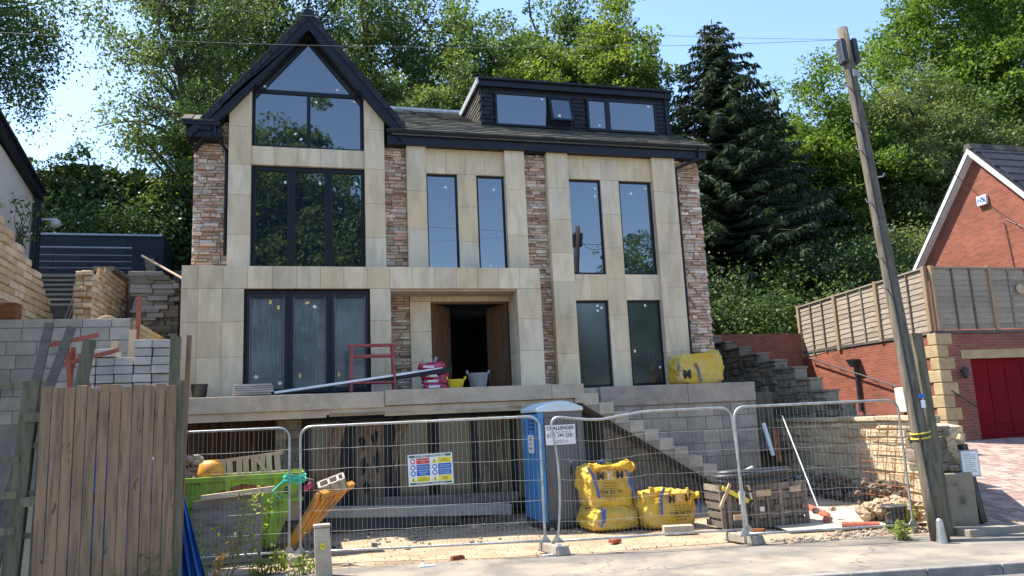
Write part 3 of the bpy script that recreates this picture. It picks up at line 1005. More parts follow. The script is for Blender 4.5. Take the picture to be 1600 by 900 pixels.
DY = 18.0
dx0, dx1, dz0, dz1 = 4.32, 9.60, rz(DY) - 0.05, 10.50
dcore = B()
dcore.prism([(DY + 0.03, dz0 - 0.1), (DY + 0.03, dz1), (20.55, dz1), (20.55, rz(20.5) - 0.3)], 'x', dx0 + 0.03, dx1 - 0.03)
dmo = dcore.build('dormer', 'plaster_dark', house)
B().box(dx0 - 0.07, dx1 + 0.06, DY - 0.14, 20.7, dz1 + 0.0, dz1 + 0.03).build('dormer_roof', 'tile_dark', dmo)
fa = B()
fa.box(dx0 - 0.05, dx1 + 0.04, DY - 0.12, DY - 0.08, dz1 - 0.17, dz1 - 0.001)
fa.box(dx0 - 0.05, dx1 + 0.04, DY - 0.08, DY + 0.02, dz1 - 0.17, dz1 - 0.14)
fa.build('dormer_fascia', 'anthracite', dmo)
B().box(dx0 - 0.10, dx0 - 0.055, DY - 0.13, 20.5, dz1 - 0.12, dz1 + 0.05).build('verge_trim', 'steel_paint', dmo)
B().tube([(dx0 - 0.06, DY - 0.15, dz1 + 0.02), (dx1 + 0.06, DY - 0.15, dz1 + 0.02)], 0.04, 8).build('dormer_gutter', 'anthracite', dmo)
B().tube([(9.46, DY - 0.15, dz1), (9.46, DY - 0.06, dz1 - 0.22), (9.46, DY - 0.06, rz(DY) + 0.02)], 0.032, 8).build('dormer_downpipe', 'anthracite', dmo)
w1 = (4.68, 6.74, 9.30, 10.20)
w2 = (7.17, 9.16, 9.30, 10.20)
hz = dz0 + 0.02
rown = 0
while hz < dz1 - 0.18:
    xx = dx0 + (0.0 if rown % 2 else 0.085)
    while xx < dx1:
        x1 = min(xx + 0.165, dx1)
        mx_ = (xx + x1) / 2
        inside = False
        for w_ in (w1, w2):
            if w_[0] - 0.02 < mx_ < w_[1] + 0.02 and w_[2] - 0.1 < hz + 0.05 < w_[3] - 0.0:
                inside = True
        if not inside and x1 - xx > 0.04:
            B().hexa([(xx, DY - 0.03, hz), (x1 - 0.004, DY - 0.03 - RNG.uniform(0, 0.006), hz), (x1 - 0.004, DY + 0.03, hz), (xx, DY + 0.03, hz),
                      (xx, DY - 0.002, hz + 0.14), (x1 - 0.004, DY - 0.002, hz + 0.14), (x1 - 0.004, DY + 0.03, hz + 0.14), (xx, DY + 0.03, hz + 0.14)]).build('hung_tile', 'tile_dark', dmo)
        xx += 0.165
    hz += 0.115
    rown += 1
ck = B()                                           # tile-hung cheek
hz, rown = dz0 + 0.05, 0
while hz < dz1 - 0.1:
    ymax = EY + (hz + 0.1 - EZ) / PIT
    yy = DY + (0.07 if rown % 2 else 0)
    while yy < ymax:
        ck.hexa([(dx0 - 0.03, yy, hz), (dx0 + 0.03, yy, hz), (dx0 + 0.03, yy + 0.16, hz), (dx0 - 0.03, yy + 0.16, hz),
                 (dx0 - 0.004, yy, hz + 0.14), (dx0 + 0.03, yy, hz + 0.14), (dx0 + 0.03, yy + 0.16, hz + 0.14), (dx0 - 0.004, yy + 0.16, hz + 0.14)])
        yy += 0.165
    hz += 0.115
    rown += 1
ck.build('cheek_tiles', 'roof_tile', dmo, kind='stuff')
dw1 = window(dmo, *w1, DY - 0.09, [(4.74, 6.05, 9.36, 10.14)], 0.055, 'glass', name='dormer_window', stick=st((5.95, 10.08, 0.5)))
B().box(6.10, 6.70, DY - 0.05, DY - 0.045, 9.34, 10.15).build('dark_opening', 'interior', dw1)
# the small light tilted open
tm = Matrix.Translation((6.41, DY - 0.1, 10.12)) @ Matrix.Rotation(rad(-16), 4, 'X')
sash = B(tm)
sash.box(-0.31, -0.25, -0.05, 0, -0.74, 0)
sash.box(0.25, 0.31, -0.05, 0, -0.74, 0)
sash.box(-0.25, 0.25, -0.049, 0, -0.06, 0)
sash.box(-0.25, 0.25, -0.049, 0, -0.74, -0.68)
sash.build('open_sash', 'anthracite', dw1)
B(tm).box(-0.25, 0.25, -0.03, -0.02, -0.68, -0.06).build('pane', 'glass', dw1)
B(tm).box(-0.12, -0.05, -0.033, -0.031, -0.62, -0.55).build('sticker', 'sticker', dw1)
window(dmo, *w2, DY - 0.09, [(7.24, 7.68, 9.38, 10.12), (7.82, 9.09, 9.36, 10.14)], 0.06, 'glass', name='dormer_window', stick=st((7.5, 9.46, 0.4), (8.95, 10.08, 0.3)))

# ---- projecting ground floor: beam, panels, glazed doors, porch
PY = 16.2
pj = B()
pj.box(-2.355, -1.19, PY + 0.01, 17.04, 2.58, 5.2)
pj.box(1.33, 1.75, PY + 0.01, 17.04, 2.58, 4.8)
pj.box(4.56, 5.09, PY + 0.01, 17.0, 2.58, 4.8)
pj.box(-1.19, 5.09, PY + 0.01, 17.04, 4.79, 5.2)
pj.box(-1.19, 1.33, 16.5, 17.04, 2.58, 4.8)
pjo = pj.build('porch', 'joint', house)
bx = [-2.37, -2.075] + [-2.075 + (5.10 + 2.075) * i / 15 for i in range(1, 16)]
for a, c in zip(bx[:-1], bx[1:]):
    B().box(a + 0.003, c - 0.003, PY, PY + 0.06, 4.785, 5.25).build('beam_panel', 'sandstone', pjo, bevel=0.003)
B().box(-2.37, 5.10, PY + 0.062, 17.0, 5.205, 5.247).build('balcony_deck', 'concrete', pjo)
cols = [-2.37, -2.06, -1.60, -1.185]
rws = [2.585, 3.40, 4.10, 4.78]
for a, c in zip(cols[:-1], cols[1:]):
    for d, e in zip(rws[:-1], rws[1:]):
        B().box(a + 0.003, c - 0.003, PY, PY + 0.06, d + 0.003, e - 0.003).build('sandstone_panel', 'sandstone', pjo, bevel=0.003)
for x0, x1 in ((1.33, 1.76), (4.55, 5.10)):
    for d, e in zip(rws[:-1], rws[1:]):
        B().box(x0, x1, PY, 17.0, d + 0.003, e - 0.003).build('sandstone_panel', 'sandstone', pjo, bevel=0.003)
for d, e in ((2.585, 3.25), (3.25, 3.93), (3.93, 4.61)):
    B().box(2.26, 2.72, 16.9, 17.058, d + 0.003, e - 0.003).build('sandstone_panel', 'sandstone', pjo, bevel=0.003)
for a, c in ((2.262, 2.75), (2.75, 3.6), (3.6, 4.548)):
    B().box(a + 0.003, c - 0.003, 16.9, 17.058, 4.615, 4.73).build('sandstone_panel', 'sandstone', pjo, bevel=0.003)
B().box(1.765, 4.545, 16.27, 17.0, 4.735, 4.788).build('porch_ceiling', 'concrete', pjo)
gfl = [(-1.06, -0.42), (-0.20, 0.40), (0.62, 1.21)]
gy = 16.30
yl = [(x, z, 0.05, 0.08, r, 'sticker_yellow') for x, z, r in ((-0.68, 4.52, 0.1), (-0.52, 4.41, 0), (0.05, 4.5, 1.2), (-0.09, 3.0, 0), (0.68, 3.0, 0))]
gr = [(x, z, w_, h_, 0, 'sticker_green') for x, z, w_, h_ in ((-0.95, 4.66, 0.08, 0.04), (-0.09, 4.66, 0.08, 0.04), (0.77, 4.66, 0.08, 0.04), (-0.36, 4.32, 0.035, 0.08), (0.46, 4.35, 0.035, 0.08), (0.52, 3.75, 0.035, 0.08), (1.26, 3.55, 0.035, 0.07))]
wh = [(x, z, 0.07, 0.06, r, 'sticker') for x, z, r in ((-0.94, 3.0, 0.3), (0.2, 4.42, 0.6), (-0.48, 2.86, 0.1), (0.3, 2.74, 0.1))]
gfd = window(house, -1.185, 1.33, 2.58, 4.75, gy, [(a, c, 2.74, 4.60) for a, c in gfl], 0.06, 'glass_film', stick=yl + gr + wh, name='folding_door')
for a, c in gfl:
    lf = B()
    lf.box(a - 0.07, a, gy - 0.02, gy, 2.66, 4.68)
    lf.box(c, c + 0.07, gy - 0.02, gy, 2.66, 4.68)
    lf.box(a, c, gy - 0.019, gy, 4.60, 4.68)
    lf.box(a, c, gy - 0.019, gy, 2.66, 2.74)
    lf.build('leaf_frame', 'slate_panel', gfd)
    bd = B()
    for q0, q1 in ((a - 0.012, a - 0.006), (c + 0.006, c + 0.012)):
        bd.box(q0, q1, gy - 0.024, gy - 0.019, 2.73, 4.61)
    bd.build('glazing_bead', 'steel_paint', gfd)
# entrance: two raw timber leaves standing open
for (ax, ay, bx_, by_) in ((2.75, 17.10, 3.30, 17.78), (4.50, 17.10, 4.24, 17.90)):
    a, b_ = Vector((ax, ay, 0)), Vector((bx_, by_, 0))
    d = (b_ - a).normalized()
    nrm = Vector((d.y, -d.x, 0)) * 0.025
    L_ = (b_ - a).length
    B().beam(a + Vector((0, 0, 3.6)), b_ + Vector((0, 0, 3.6)), 0.04, 2.0).build('entrance_door', 'ply', house)
    for k in range(5):
        p = a + d * (L_ * (k + 0.5) / 5)
        q = Vector((0, 0, 3.6))
        B().beam(p - d * (L_ * 0.085) + q, p + d * (L_ * 0.085) + q, 0.056, 1.96).build('door_plank', 'ply', house)
fr = B()
fr.box(2.725, 2.755, 17.06, 17.12, 2.58, 4.62)
fr.box(4.495, 4.525, 17.06, 17.12, 2.58, 4.62)
fr.box(2.755, 4.495, 17.061, 17.12, 4.58, 4.62)
fr.build('door_frame', 'ply', house)

# ---- terrace slab
ter = thing('terrace', 'concrete terrace slab with pale stone edging carried above the basement', 'terrace', (1.7, 16.1, 0))
B().box(-2.2, 5.5, 15.30, 16.19, 2.30, 2.56).box(5.5, 10.08, 16.12, 16.74, 2.28, 2.54).build('slab', 'concrete', ter)
for x0, x1, z0, z1, y0 in ((-2.21, 1.50, 2.27, 2.575, 15.21), (1.505, 4.90, 2.30, 2.60, 15.18), (4.905, 5.52, 2.30, 2.60, 15.18)):
    B().box(x0, x1, y0, 15.6, z0, z1).build('edge_stone', 'concrete', ter, bevel=0.012)
B().box(-2.15, 0.4, 15.27, 15.6, 2.12, 2.265).box(0.4, 5.45, 15.26, 15.6, 2.17, 2.29).build('edge_beam', 'concrete', ter)
B().box(0.45, 1.5, 15.235, 15.27, 2.13, 2.19).box(4.0, 4.25, 15.22, 15.27, 2.15, 2.2).build('formwork_timber', 'fence_post', ter)
B().box(1.5, 5.2, 15.24, 15.28, 2.10, 2.168).build('render_strip', 'rubble_wall', ter)
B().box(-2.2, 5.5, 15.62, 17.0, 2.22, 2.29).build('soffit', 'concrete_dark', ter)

# ---- basement front
bs = thing('basement_front', 'dark framed basement glazing with brown paper behind it, under the terrace', 'glazing', (2.3, 16.1, 0))
fb = B()
fb.box(-0.05, 4.75, 16.06, 16.14, 0.05, 2.2)
fb.build('frame', 'anthracite', bs)
for k, (x0, x1) in enumerate(((0.12, 0.67), (0.98, 1.55), (1.86, 2.44), (2.67, 3.32), (3.48, 4.17), (4.33, 4.68))):
    p = B().box(x0, x1, 16.04, 16.058, 0.32, 2.02).build('pane', 'glass_paper' if k != 1 else 'kraft', bs)
    fbb = B()
    fbb.box(x0 - 0.09, x0, 15.99, 16.06, 0.1, 2.06)
    fbb.box(x1, x1 + 0.07, 15.99, 16.06, 0.1, 2.06)
    fbb.box(x0, x1, 15.992, 16.06, 2.02, 2.09)
    fbb.box(x0, x1, 15.992, 16.06, 0.1, 0.32)
    fbb.build('sash', 'anthracite', bs)
    if k >= 2:
        tp = B()
        tp.box(x0, x0 + 0.025, 16.03, 16.038, 0.32, 2.02)
        tp.box(x1 - 0.04, x1, 16.03, 16.038, 0.32, 2.02)
        tp.box(x0, x1, 16.031, 16.038, 1.97, 2.02)
        tp.build('masking_tape', 'tape_yellow', bs)
for k, (x, z, w_, h_) in enumerate(((1.12, 1.62, .10, .3), (1.38, 1.7, .12, .34), (1.15, 1.15, .12, .4), (1.42, 1.25, .1, .5), (1.2, .72, .14, .25))):
    r_ = random.Random(k)
    pts = [(x + w_ * 0.62 * (0.5 + 0.9 * r_.random()) * math.cos(a), z + h_ * 0.5 * (0.4 + 0.9 * r_.random()) * math.sin(a)) for a in [2 * math.pi * i / 11 for i in range(11)]]
    B().prism(pts, 'y', 16.034, 16.038).build('torn_hole', 'interior', bs)


def sheet_paper(x0, x1, z0, z1, y, seed, flip=1):
    """torn hanging kraft paper, crumpled"""
    r_ = random.Random(seed)
    V, F = [], []
    nu, nv = 8, 16
    for j in range(nv + 1):
        t = j / nv
        for i in range(nu + 1):
            s = i / nu
            wid = (x1 - x0) * (0.55 + 0.45 * math.sin(3 * t + seed)) * (1 - 0.3 * t)
            V.append((x0 + wid * s + 0.03 * math.sin(9 * t + i), y - 0.03 - 0.05 * abs(math.sin(4 * s + 5 * t + seed)) - r_.uniform(0, 0.015), z1 - (z1 - z0) * t + 0.02 * math.sin(7 * s)))
    for j in range(nv):
        for i in range(nu):
            a = j * (nu + 1) + i
            F.append((a, a + 1, a + nu + 2, a + nu + 1))
    return np_mesh('torn_paper', V, F, 'kraft', bs, smooth=True)


sheet_paper(0.48, 0.78, 0.95, 1.98, 16.02, 1)
sheet_paper(1.74, 2.05, 0.75, 1.98, 16.02, 2)
sheet_paper(3.92, 4.22, 0.45, 2.0, 16.02, 4)
sheet_paper(3.50, 3.75, 0.5, 1.6, 16.02, 5)
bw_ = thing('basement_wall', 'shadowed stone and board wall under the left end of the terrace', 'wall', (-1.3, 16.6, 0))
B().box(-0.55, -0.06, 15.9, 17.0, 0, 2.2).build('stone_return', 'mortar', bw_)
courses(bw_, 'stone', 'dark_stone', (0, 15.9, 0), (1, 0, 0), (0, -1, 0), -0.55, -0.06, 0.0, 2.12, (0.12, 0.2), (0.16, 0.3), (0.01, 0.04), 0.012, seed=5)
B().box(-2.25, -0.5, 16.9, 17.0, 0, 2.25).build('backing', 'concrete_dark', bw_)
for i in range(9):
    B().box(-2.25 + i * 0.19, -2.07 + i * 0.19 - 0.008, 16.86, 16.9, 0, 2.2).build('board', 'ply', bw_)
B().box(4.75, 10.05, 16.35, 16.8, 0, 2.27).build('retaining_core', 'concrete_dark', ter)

# ---- block retaining wall to the right of the stair
rw = thing('retaining_wall', 'grey block retaining wall with long coping blocks behind the stair', 'wall', (8.3, 16.2, 0))
B().box(6.30, 10.10, 16.03, 16.34, 0, 2.50).build('core', 'mortar', rw)
courses(rw, 'block', 'concrete_grey', (0, 16.03, 0), (1, 0, 0), (0, -1, 0), 6.30, 10.12, 0.0, 2.10, (0.295, 0.305), (0.40, 0.48), (0.012, 0.03), 0.012, 0.01, 0.004, seed=3)
for x0, x1 in ((6.28, 8.4), (8.4, 10.13)):
    B().box(x0 + 0.003, x1 - 0.003, 15.98, 16.36, 2.11, 2.545).build('coping_block', 'concrete_grey', rw, bevel=0.015)
for i in range(6):
    B().box(10.1, 10.14, 16.05 + i * 0.3, 16.34 + i * 0.3, 0, 2.5).build('side_block', 'concrete_grey', rw)
fpn = tag(B().box(10.45, 11.35, 17.15, 17.4, 0, 2.32).build('timber_shutter', 'green_wood', bevel=0.02), 'tall greenish timber shutter board standing behind the corner of the block wall', 'board')

# ---- concrete stair
sta = thing('stair', 'raw concrete stair stringer stepping down from the terrace over a dark void', 'stair', (7.3, 15.6, 0))
top, x, z = [], 5.50, 2.60
nst = 11
pts = [(5.40, 2.28), (5.40, 2.58), (5.60, 2.58)]
x, z = 5.60, 2.58
for i in range(nst):
    z -= 0.2
    pts += [(x, z), (x + 0.325, z)]
    x += 0.325
pts += [(x, z - 0.2), (x, 0.0), (x - 0.35, 0.0)]
sol = [(x - 0.38, 0.10)]
pts = pts[:-3] + [(x, 0.02), (x - 0.15, 0.02)]
B().prism(pts, 'y', 15.215, 15.97).build('flight', 'concrete_grey', sta)
x, z = 5.60, 2.58
for i in range(nst):
    z -= 0.2
    B().box(x + 0.004, x + 0.325, 15.2, 15.99, z - 0.23, z + 0.012).build('step', 'concrete', sta, bevel=0.01)
    x += 0.325
B().box(5.40, 5.61, 15.2, 15.99, 2.2, 2.595).build('landing_stone', 'concrete', sta, bevel=0.01)

# ------------------------------------------------------------------ the neighbour's side
def drive_z(y):
    return 0.02 + max(0.0, min(1.0, (y - 9.3) / 6.7)) * 0.86


GX, GY = 15.45, 16.0


def drive_x(y):
    return max(9.75, 9.75 + (y - 9.9) * 0.76)


dvb = B()
for k in range(10):
    ya, yb = 9.3 + 0.675 * k, 9.3 + 0.675 * (k + 1)
    dvb.face([(drive_x(ya), ya, drive_z(ya) - 0.012), (27, ya, drive_z(ya) - 0.012), (27, yb, drive_z(yb) - 0.012), (drive_x(yb), yb, drive_z(yb) - 0.012)])
drv = struct(dvb.build('driveway', 'mortar'))
struct(B().face([(9.75, 9.3, 0.0), (27, 9.3, 0.006), (27, 4.0, 0.0)]).build('drive_apron', 'asphalt'))
cells = []
yy, row = 9.42, 0
while yy < 15.95:
    xx = drive_x(yy) + 0.02 + (0.0 if row % 2 else 0.055)
    while xx < 1.30 * yy:
        if not (yy < 9.3 + (12 - xx) * 0 and xx < 9.8):
            cells.append((xx, yy))
        xx += 0.112
    yy += 0.215
    row += 1


def paver(b, x, y):
    j = RNG.uniform(-0.003, 0.003)
    z0, z1 = drive_z(y) + 0.012, drive_z(y + 0.205) + 0.012
    x1, y1 = x + 0.104, y + 0.206
    c = 0.006
    b.hexa([(x, y, z0 - 0.03), (x1, y, z0 - 0.03), (x1, y1, z1 - 0.03), (x, y1, z1 - 0.03),
            (x + c, y + c, z0 + j + 0.006), (x1 - c, y + c, z0 + j + 0.006), (x1 - c, y1 - c, z1 + j + 0.006), (x + c, y1 - c, z1 + j + 0.006)])


def in_view(x, y):
    r = x / y
    return 1.0 < r < 1.17


near = [c for c in cells if in_view(*c)][:300]
near_set = set(near)
for c in near:
    b = B()
    paver(b, *c)
    b.build('paver', 'paver', drv)
pr = B()
for c in cells:
    if c not in near_set:
        paver(pr, *c)
pr.build('pavers', 'paver', drv, kind='stuff')

gar = thing('garage', 'red brick garage and terrace wall with sandstone quoins beside the block paved drive', 'garage', (17.5, 17, 0.8))
B().box(GX, 16.42, GY, 16.25, 0.5, 3.58).box(16.42, 19.2, GY, 16.25, 2.93, 3.58).box(19.2, 26, GY, 16.25, 0.5, 3.58).build('front_wall', 'brick_front', gar)
B().box(GX + 0.002, GX + 0.25, 16.252, 22.0, 0.4, 3.56).build('side_wall', 'brick_side', gar)
B().box(GX + 0.25, 30, 16.3, 40, 3.3, 3.5).build('terrace_top', 'concrete_dark', gar)
B().box(GX - 0.03, 26, GY - 0.03, 16.3, 3.585, 3.66).build('coping', 'concrete_dark', gar)
B().box(GX - 0.03, GX + 0.28, 16.302, 22.0, 3.585, 3.66).build('side_coping', 'concrete_dark', gar)
B().box(16.15, 19.5, GY - 0.02, 16.02, 2.93, 3.16).build('lintel', 'quoin', gar, bevel=0.01)
dr = B().box(16.42, 19.2, 16.12, 16.16, 0.82, 2.93).build('garage_door', 'red_door', gar)
for i in range(5):
    for z0, z1 in ((0.98, 1.18), (1.26, 2.82)):
        B().box(16.50 + i * 0.54, 16.98 + i * 0.54, 16.105, 16.125, z0, z1).build('door_panel', 'red_door', dr, bevel=0.008)
for i in range(9):
    big_ = i % 2 == 0
    z0 = 0.78 + i * 0.315
    w_ = 0.46 if big_ else 0.30
    B().box(GX - 0.035, GX + w_, GY - 0.03, GY + (0.26 if big_ else 0.42), z0 + 0.006, z0 + 0.309).build('quoin', 'quoin', gar, bevel=0.02)
lm = tag(B().lathe([(0.02, 0), (0.07, 0.05), (0.085, 0.2), (0.10, 0.22), (0.03, 0.30), (0.01, 0.34)], (16.08, 15.88, 2.42), 8).box(16.06, 16.10, 15.88, 16.0, 2.62, 2.66).build('wall_lamp', 'plastic_black'), 'black lantern fixed to the brick pier left of the red garage door', 'lamp')
# pipe, rail and meter box on the side wall
hp = B()
hp.tube([(GX - 0.07, 19.0, 1.7), (GX - 0.07, 19.0, 3.0)], 0.05, 8)
hp.hexa([(GX - 0.18, 18.92, 2.98), (GX - 0.01, 18.92, 2.98), (GX - 0.01, 19.08, 2.98), (GX - 0.18, 19.08, 2.98), (GX - 0.26, 18.84, 3.2), (GX - 0.01, 18.84, 3.2), (GX - 0.01, 19.16, 3.2), (GX - 0.26, 19.16, 3.2)])
hp.build('rain_pipe', 'plastic_black', gar)
rail = thing('handrail', 'thin dark handrail on brackets along the sunlit brick side wall', 'handrail', (GX - 0.1, 19, 2.4))
B().tube([(GX - 0.12, 21.0, 3.42), (GX - 0.12, 17.4, 2.33)], 0.022, 6).build('rail', 'plastic_black', rail)
for i in range(6):
    y = 17.6 + i * 0.66
    z = 2.33 + (y - 17.4) * 0.303
    B().tube([(GX - 0.12, y, z), (GX - 0.12, y, z - 0.07), (GX, y, z - 0.09)], 0.012, 5).build('bracket', 'plastic_black', rail)
rail2 = tag(B().tube([(GX + 0.1, 15.86, 2.15), (GX + 0.7, 15.80, 1.75), (16.3, 15.9, 1.72)], 0.02, 6).build('handrail', 'plastic_black'), 'short black handrail end beside the quoined garage corner', 'handrail')
mb = tag(B().box(GX - 0.2, GX, 17.05, 17.45, 1.65, 2.30).build('meter_box', 'plastic_white', bevel=0.02), 'white meter box on the brick side wall behind the leaning pole', 'box')


def lap_fence(name, label, o, u, n, bays, bay_w, z0, z1, dz=0.0):
    """waney lap panels between posts"""
    o, u, n = Vector(o), Vector(u), Vector(n)
    t = thing(name, label, 'fence', o)
    up = Vector((0, 0, 1))
    for k in range(bays + 1):
        p = o + u * (k * bay_w)
        sh = dz * k / max(1, bays)
        B().beam(p + n * 0.03 + up * (z0 + sh), p + n * 0.03 + up * (z1 + sh + 0.03), 0.10, 0.10, n).build('post', 'fence_post', t)
    nb = 11
    for k in range(bays):
        a, c = o + u * (k * bay_w + 0.05), o + u * ((k + 1) * bay_w - 0.05)
        s0, s1 = dz * k / bays, dz * (k + 1) / bays
        h = (z1 - z0 - 0.08) / nb
        for i in range(nb):
            zz = z0 + 0.03 + i * h
            wv = [RNG.uniform(-0.012, 0.012) for _ in range(7)]
            b = B()
            V1 = []
            ns = 6
            for q in range(ns + 1):
                p = a.lerp(c, q / ns)
                sh = s0 + (s1 - s0) * q / ns
                V1.append((p + n * 0.030 + up * (zz + sh + wv[q]), p + n * 0.012 + up * (zz + h * 1.25 + sh), p - n * 0.004 + up * (zz + h * 1.25 + sh), p + n * 0.018 + up * (zz + sh + wv[q])))
            base = len(b.v)
            for r_ in V1:
                b._a(r_)
            for q in range(ns):
                for e in range(4):
                    e2 = (e + 1) % 4
                    b.f.append((base + q * 4 + e, base + q * 4 + e2, base + q * 4 + 4 + e2, base + q * 4 + 4 + e))
            b.f.append((base + 3, base + 2, base + 1, base))
            b.f.append((base + ns * 4, base + ns * 4 + 1, base + ns * 4 + 2, base + ns * 4 + 3))
            b.build('lap_board', 'fence_wood', t)
        for f_ in (1 / 3, 2 / 3):
            p = a.lerp(c, f_)
            sh = s0 + (s1 - s0) * f_
            B().beam(p + n * 0.045 + up * (z0 + sh + 0.02), p + n * 0.045 + up * (z1 + sh - 0.03), 0.04, 0.03, n).build('batten', 'old_wood', t)
        B().beam(a + up * (z1 + s0 - 0.02) + n * 0.02, c + up * (z1 + s1 - 0.02) + n * 0.02, 0.09, 0.04).build('capping', 'fence_wood', t)
    return t


lap_fence('lap_fence', 'sunlit woven timber fence panels with orange posts on the brick side wall', (GX + 0.02, 16.1, 0), (0, 1, 0), (-1, 0, 0), 3, 1.78, 3.66, 5.32, -0.2)
lap_fence('lap_fence', 'shaded woven timber fence panels above the red garage door', (GX + 0.12, 16.02, 0), (1, 0, 0), (0, -1, 0), 3, 1.83, 3.66, 5.32)
tag(B().tube([(18.30, 15.93, 4.73), (18.30, 15.90, 4.73)], [0.13, 0.12], 20).build('round_plaque', 'pale_wood'), 'round pale plaque hung on the shaded fence above the garage', 'plaque')

# neighbour's house: gable end towards the new house
nh = thing('brick_house', 'red brick house with white barge boards and grey tiled roof above the fence', 'house', (25, 18.2, 3.5))
HX, RY, RZ, SL = 20.0, 18.24, 9.60, 1.16
hwall = B().prism([(RY - 3.1, 3.4), (RY - 3.1, RZ - 3.1 * SL - 0.1), (RY, RZ - 0.1), (RY + 3.1, RZ - 3.1 * SL - 0.1), (RY + 3.1, 3.4)], 'x', HX, HX + 9)
hwall.build('gable_wall', 'brick_side', nh)
for sgn in (-1, 1):
    ye = RY + sgn * 3.45
    ze = RZ - 3.45 * SL
    ro = B().prism([(RY, RZ + 0.02), (ye, ze + 0.02), (ye, ze - 0.1), (RY, RZ - 0.1)], 'x', HX - 0.22, HX + 9.2).build('roof_slope', 'tile_dark', nh)
    B().prism([(RY, RZ - 0.06), (ye, ze - 0.06), (ye, ze - 0.21), (RY, RZ - 0.23)], 'x', HX - 0.25, HX - 0.222).build('barge_board', 'white_paint', nh)
    B().prism([(RY, RZ - 0.27), (ye, ze - 0.24), (ye, ze - 0.26), (RY, RZ - 0.29)], 'x', HX - 0.22, HX + 0.0).build('soffit', 'white_paint', nh)
    nr = 13
    for i in range(nr):                              # tile courses
        t0, t1 = i / nr, (i + 1) / nr
        y0, y1 = RY + sgn * 3.5 * t1, RY + sgn * 3.5 * t0
        z0, z1 = RZ - 3.5 * SL * t1, RZ - 3.5 * SL * t0
        if sgn < 0:
            for k in range(14):
                xa = HX - 0.2 + k * 0.33 + (0.16 if i % 2 else 0)
                B().hexa([(xa, y0, z0 + 0.03), (xa + 0.32, y0, z0 + 0.03), (xa + 0.32, y1, z1 + 0.02), (xa, y1, z1 + 0.02),
                          (xa, y0, z0 + 0.085), (xa + 0.32, y0, z0 + 0.075), (xa + 0.32, y1, z1 + 0.045), (xa, y1, z1 + 0.05)]).build('roof_tile', 'slate_panel', ro)
        else:
            B().prism([(y0, z0 + 0.03), (y0, z0 + 0.07), (y1, z1 + 0.04), (y1, z1 + 0.02)], 'x', HX - 0.21, HX + 9).build('tile_course', 'slate_panel', ro)
for k in range(10):
    B().prism([(RY - 0.16, RZ - 0.1), (RY - 0.08, RZ + 0.09), (RY + 0.08, RZ + 0.09), (RY + 0.16, RZ - 0.1)], 'x', HX - 0.24 + k * 0.45, HX + 0.2 + k * 0.45).build('ridge_tile', 'roof_tile', nh)
B().box(22.1, 23.0, RY - 1.2, RY - 0.45, 7.9, 10.1).build('chimney', 'brick_front', nh)
al = tag(B().box(HX - 0.10, HX, 17.97, 18.33, 7.70, 8.02).build('alarm_box', 'plastic_white', bevel=0.03), 'white burglar alarm box high on the brick gable reading HSI', 'alarm box')
lettering('HSI', 0.20, (HX - 0.104, 18.15, 7.86), 'print_blue', al, (math.pi / 2, 0, -math.pi / 2), bold=0.004)
tag(B().tube([(HX - 0.03, 17.55, 7.0), (HX - 0.02, 17.45, 5.4)], 0.012, 5).tube([(HX - 0.03, 18.2, 8.0), (HX - 0.02, 17.5, 7.1), (HX - 0.02, 16.8, 6.6)], 0.012, 5).build('wall_cable', 'plastic_black'), 'thin black cable clipped across the brick gable', 'cable')
tag(B().lathe([(0.02, 0), (0.09, 0.02), (0.09, 0.12), (0.03, 0.2)], (HX - 0.15, 17.35, 5.42), 10).box(HX - 0.15, HX, 17.33, 17.37, 5.58, 5.62).build('security_camera', 'plastic_black'), 'small black dome camera at the foot of the brick gable', 'camera')

# stepped boundary wall, rubble retaining wall
sw = thing('stepped_wall', 'dark rubble boundary wall stepping down the slope beside the brick wall', 'wall', (12.2, 18, 0))


def step_y(k):
    return 14.9 + (0.56 * k if k <= 4 else 2.24 + 0.80 * (k - 4))


def step_z(k):
    return 1.60 + (0.32 * k if k <= 4 else 1.28 + 0.25 * (k - 4))


def step_k(s):
    k = 0
    while step_y(k + 1) <= s:
        k += 1
    return k


def step_top(s):
    return step_z(step_k(s))


for k in range(10):
    B().box(12.06, 12.4, step_y(k), step_y(k + 1), 0, step_z(k) - 0.005).build('core', 'dark_stone', sw)
for k in range(10):
    courses(sw, 'stone', 'dark_stone', (12.06, 0, 0), (0, 1, 0), (-1, 0, 0), step_y(k), step_y(k + 1), max(0.3, step_z(k) - 1.5), step_z(k), (0.12, 0.22), (0.2, 0.42), (0.01, 0.06), 0.012, 0.025, 0.014, seed=80 + k)
for k in range(10):
    y0, y1, z0 = step_y(k), step_y(k + 1), step_z(k)
    B().box(11.99, 12.44, y0 - 0.02, y1 - 0.03, z0, z0 + 0.06).build('coping_stone', 'dark_stone', sw, bevel=0.015)
rb = thing('rubble_wall', 'pale rough stone retaining wall along the side of the yard by the leaning pole', 'wall', (11.5, 13.5, 0))
o, e = Vector((11.1, 12.0, 0)), Vector((11.5, 17.4, 0))
u = (e - o).normalized()
n = Vector((-u.y, u.x, 0))
b = B(); b.hexa([o - n * 0.3, e - n * 0.3, e, o, o - n * 0.3 + Vector((0, 0, 1.56)), e - n * 0.3 + Vector((0, 0, 1.56)), e + Vector((0, 0, 1.56)), o + Vector((0, 0, 1.56))])
b.build('core', 'rubble_wall', rb)
courses(rb, 'stone', 'rubble_wall', o, u, n, 0.0, (e - o).length, 0.0, 1.55, (0.12, 0.30), (0.22, 0.7), (0.005, 0.04), 0.006, 0.03, 0.016, seed=9)
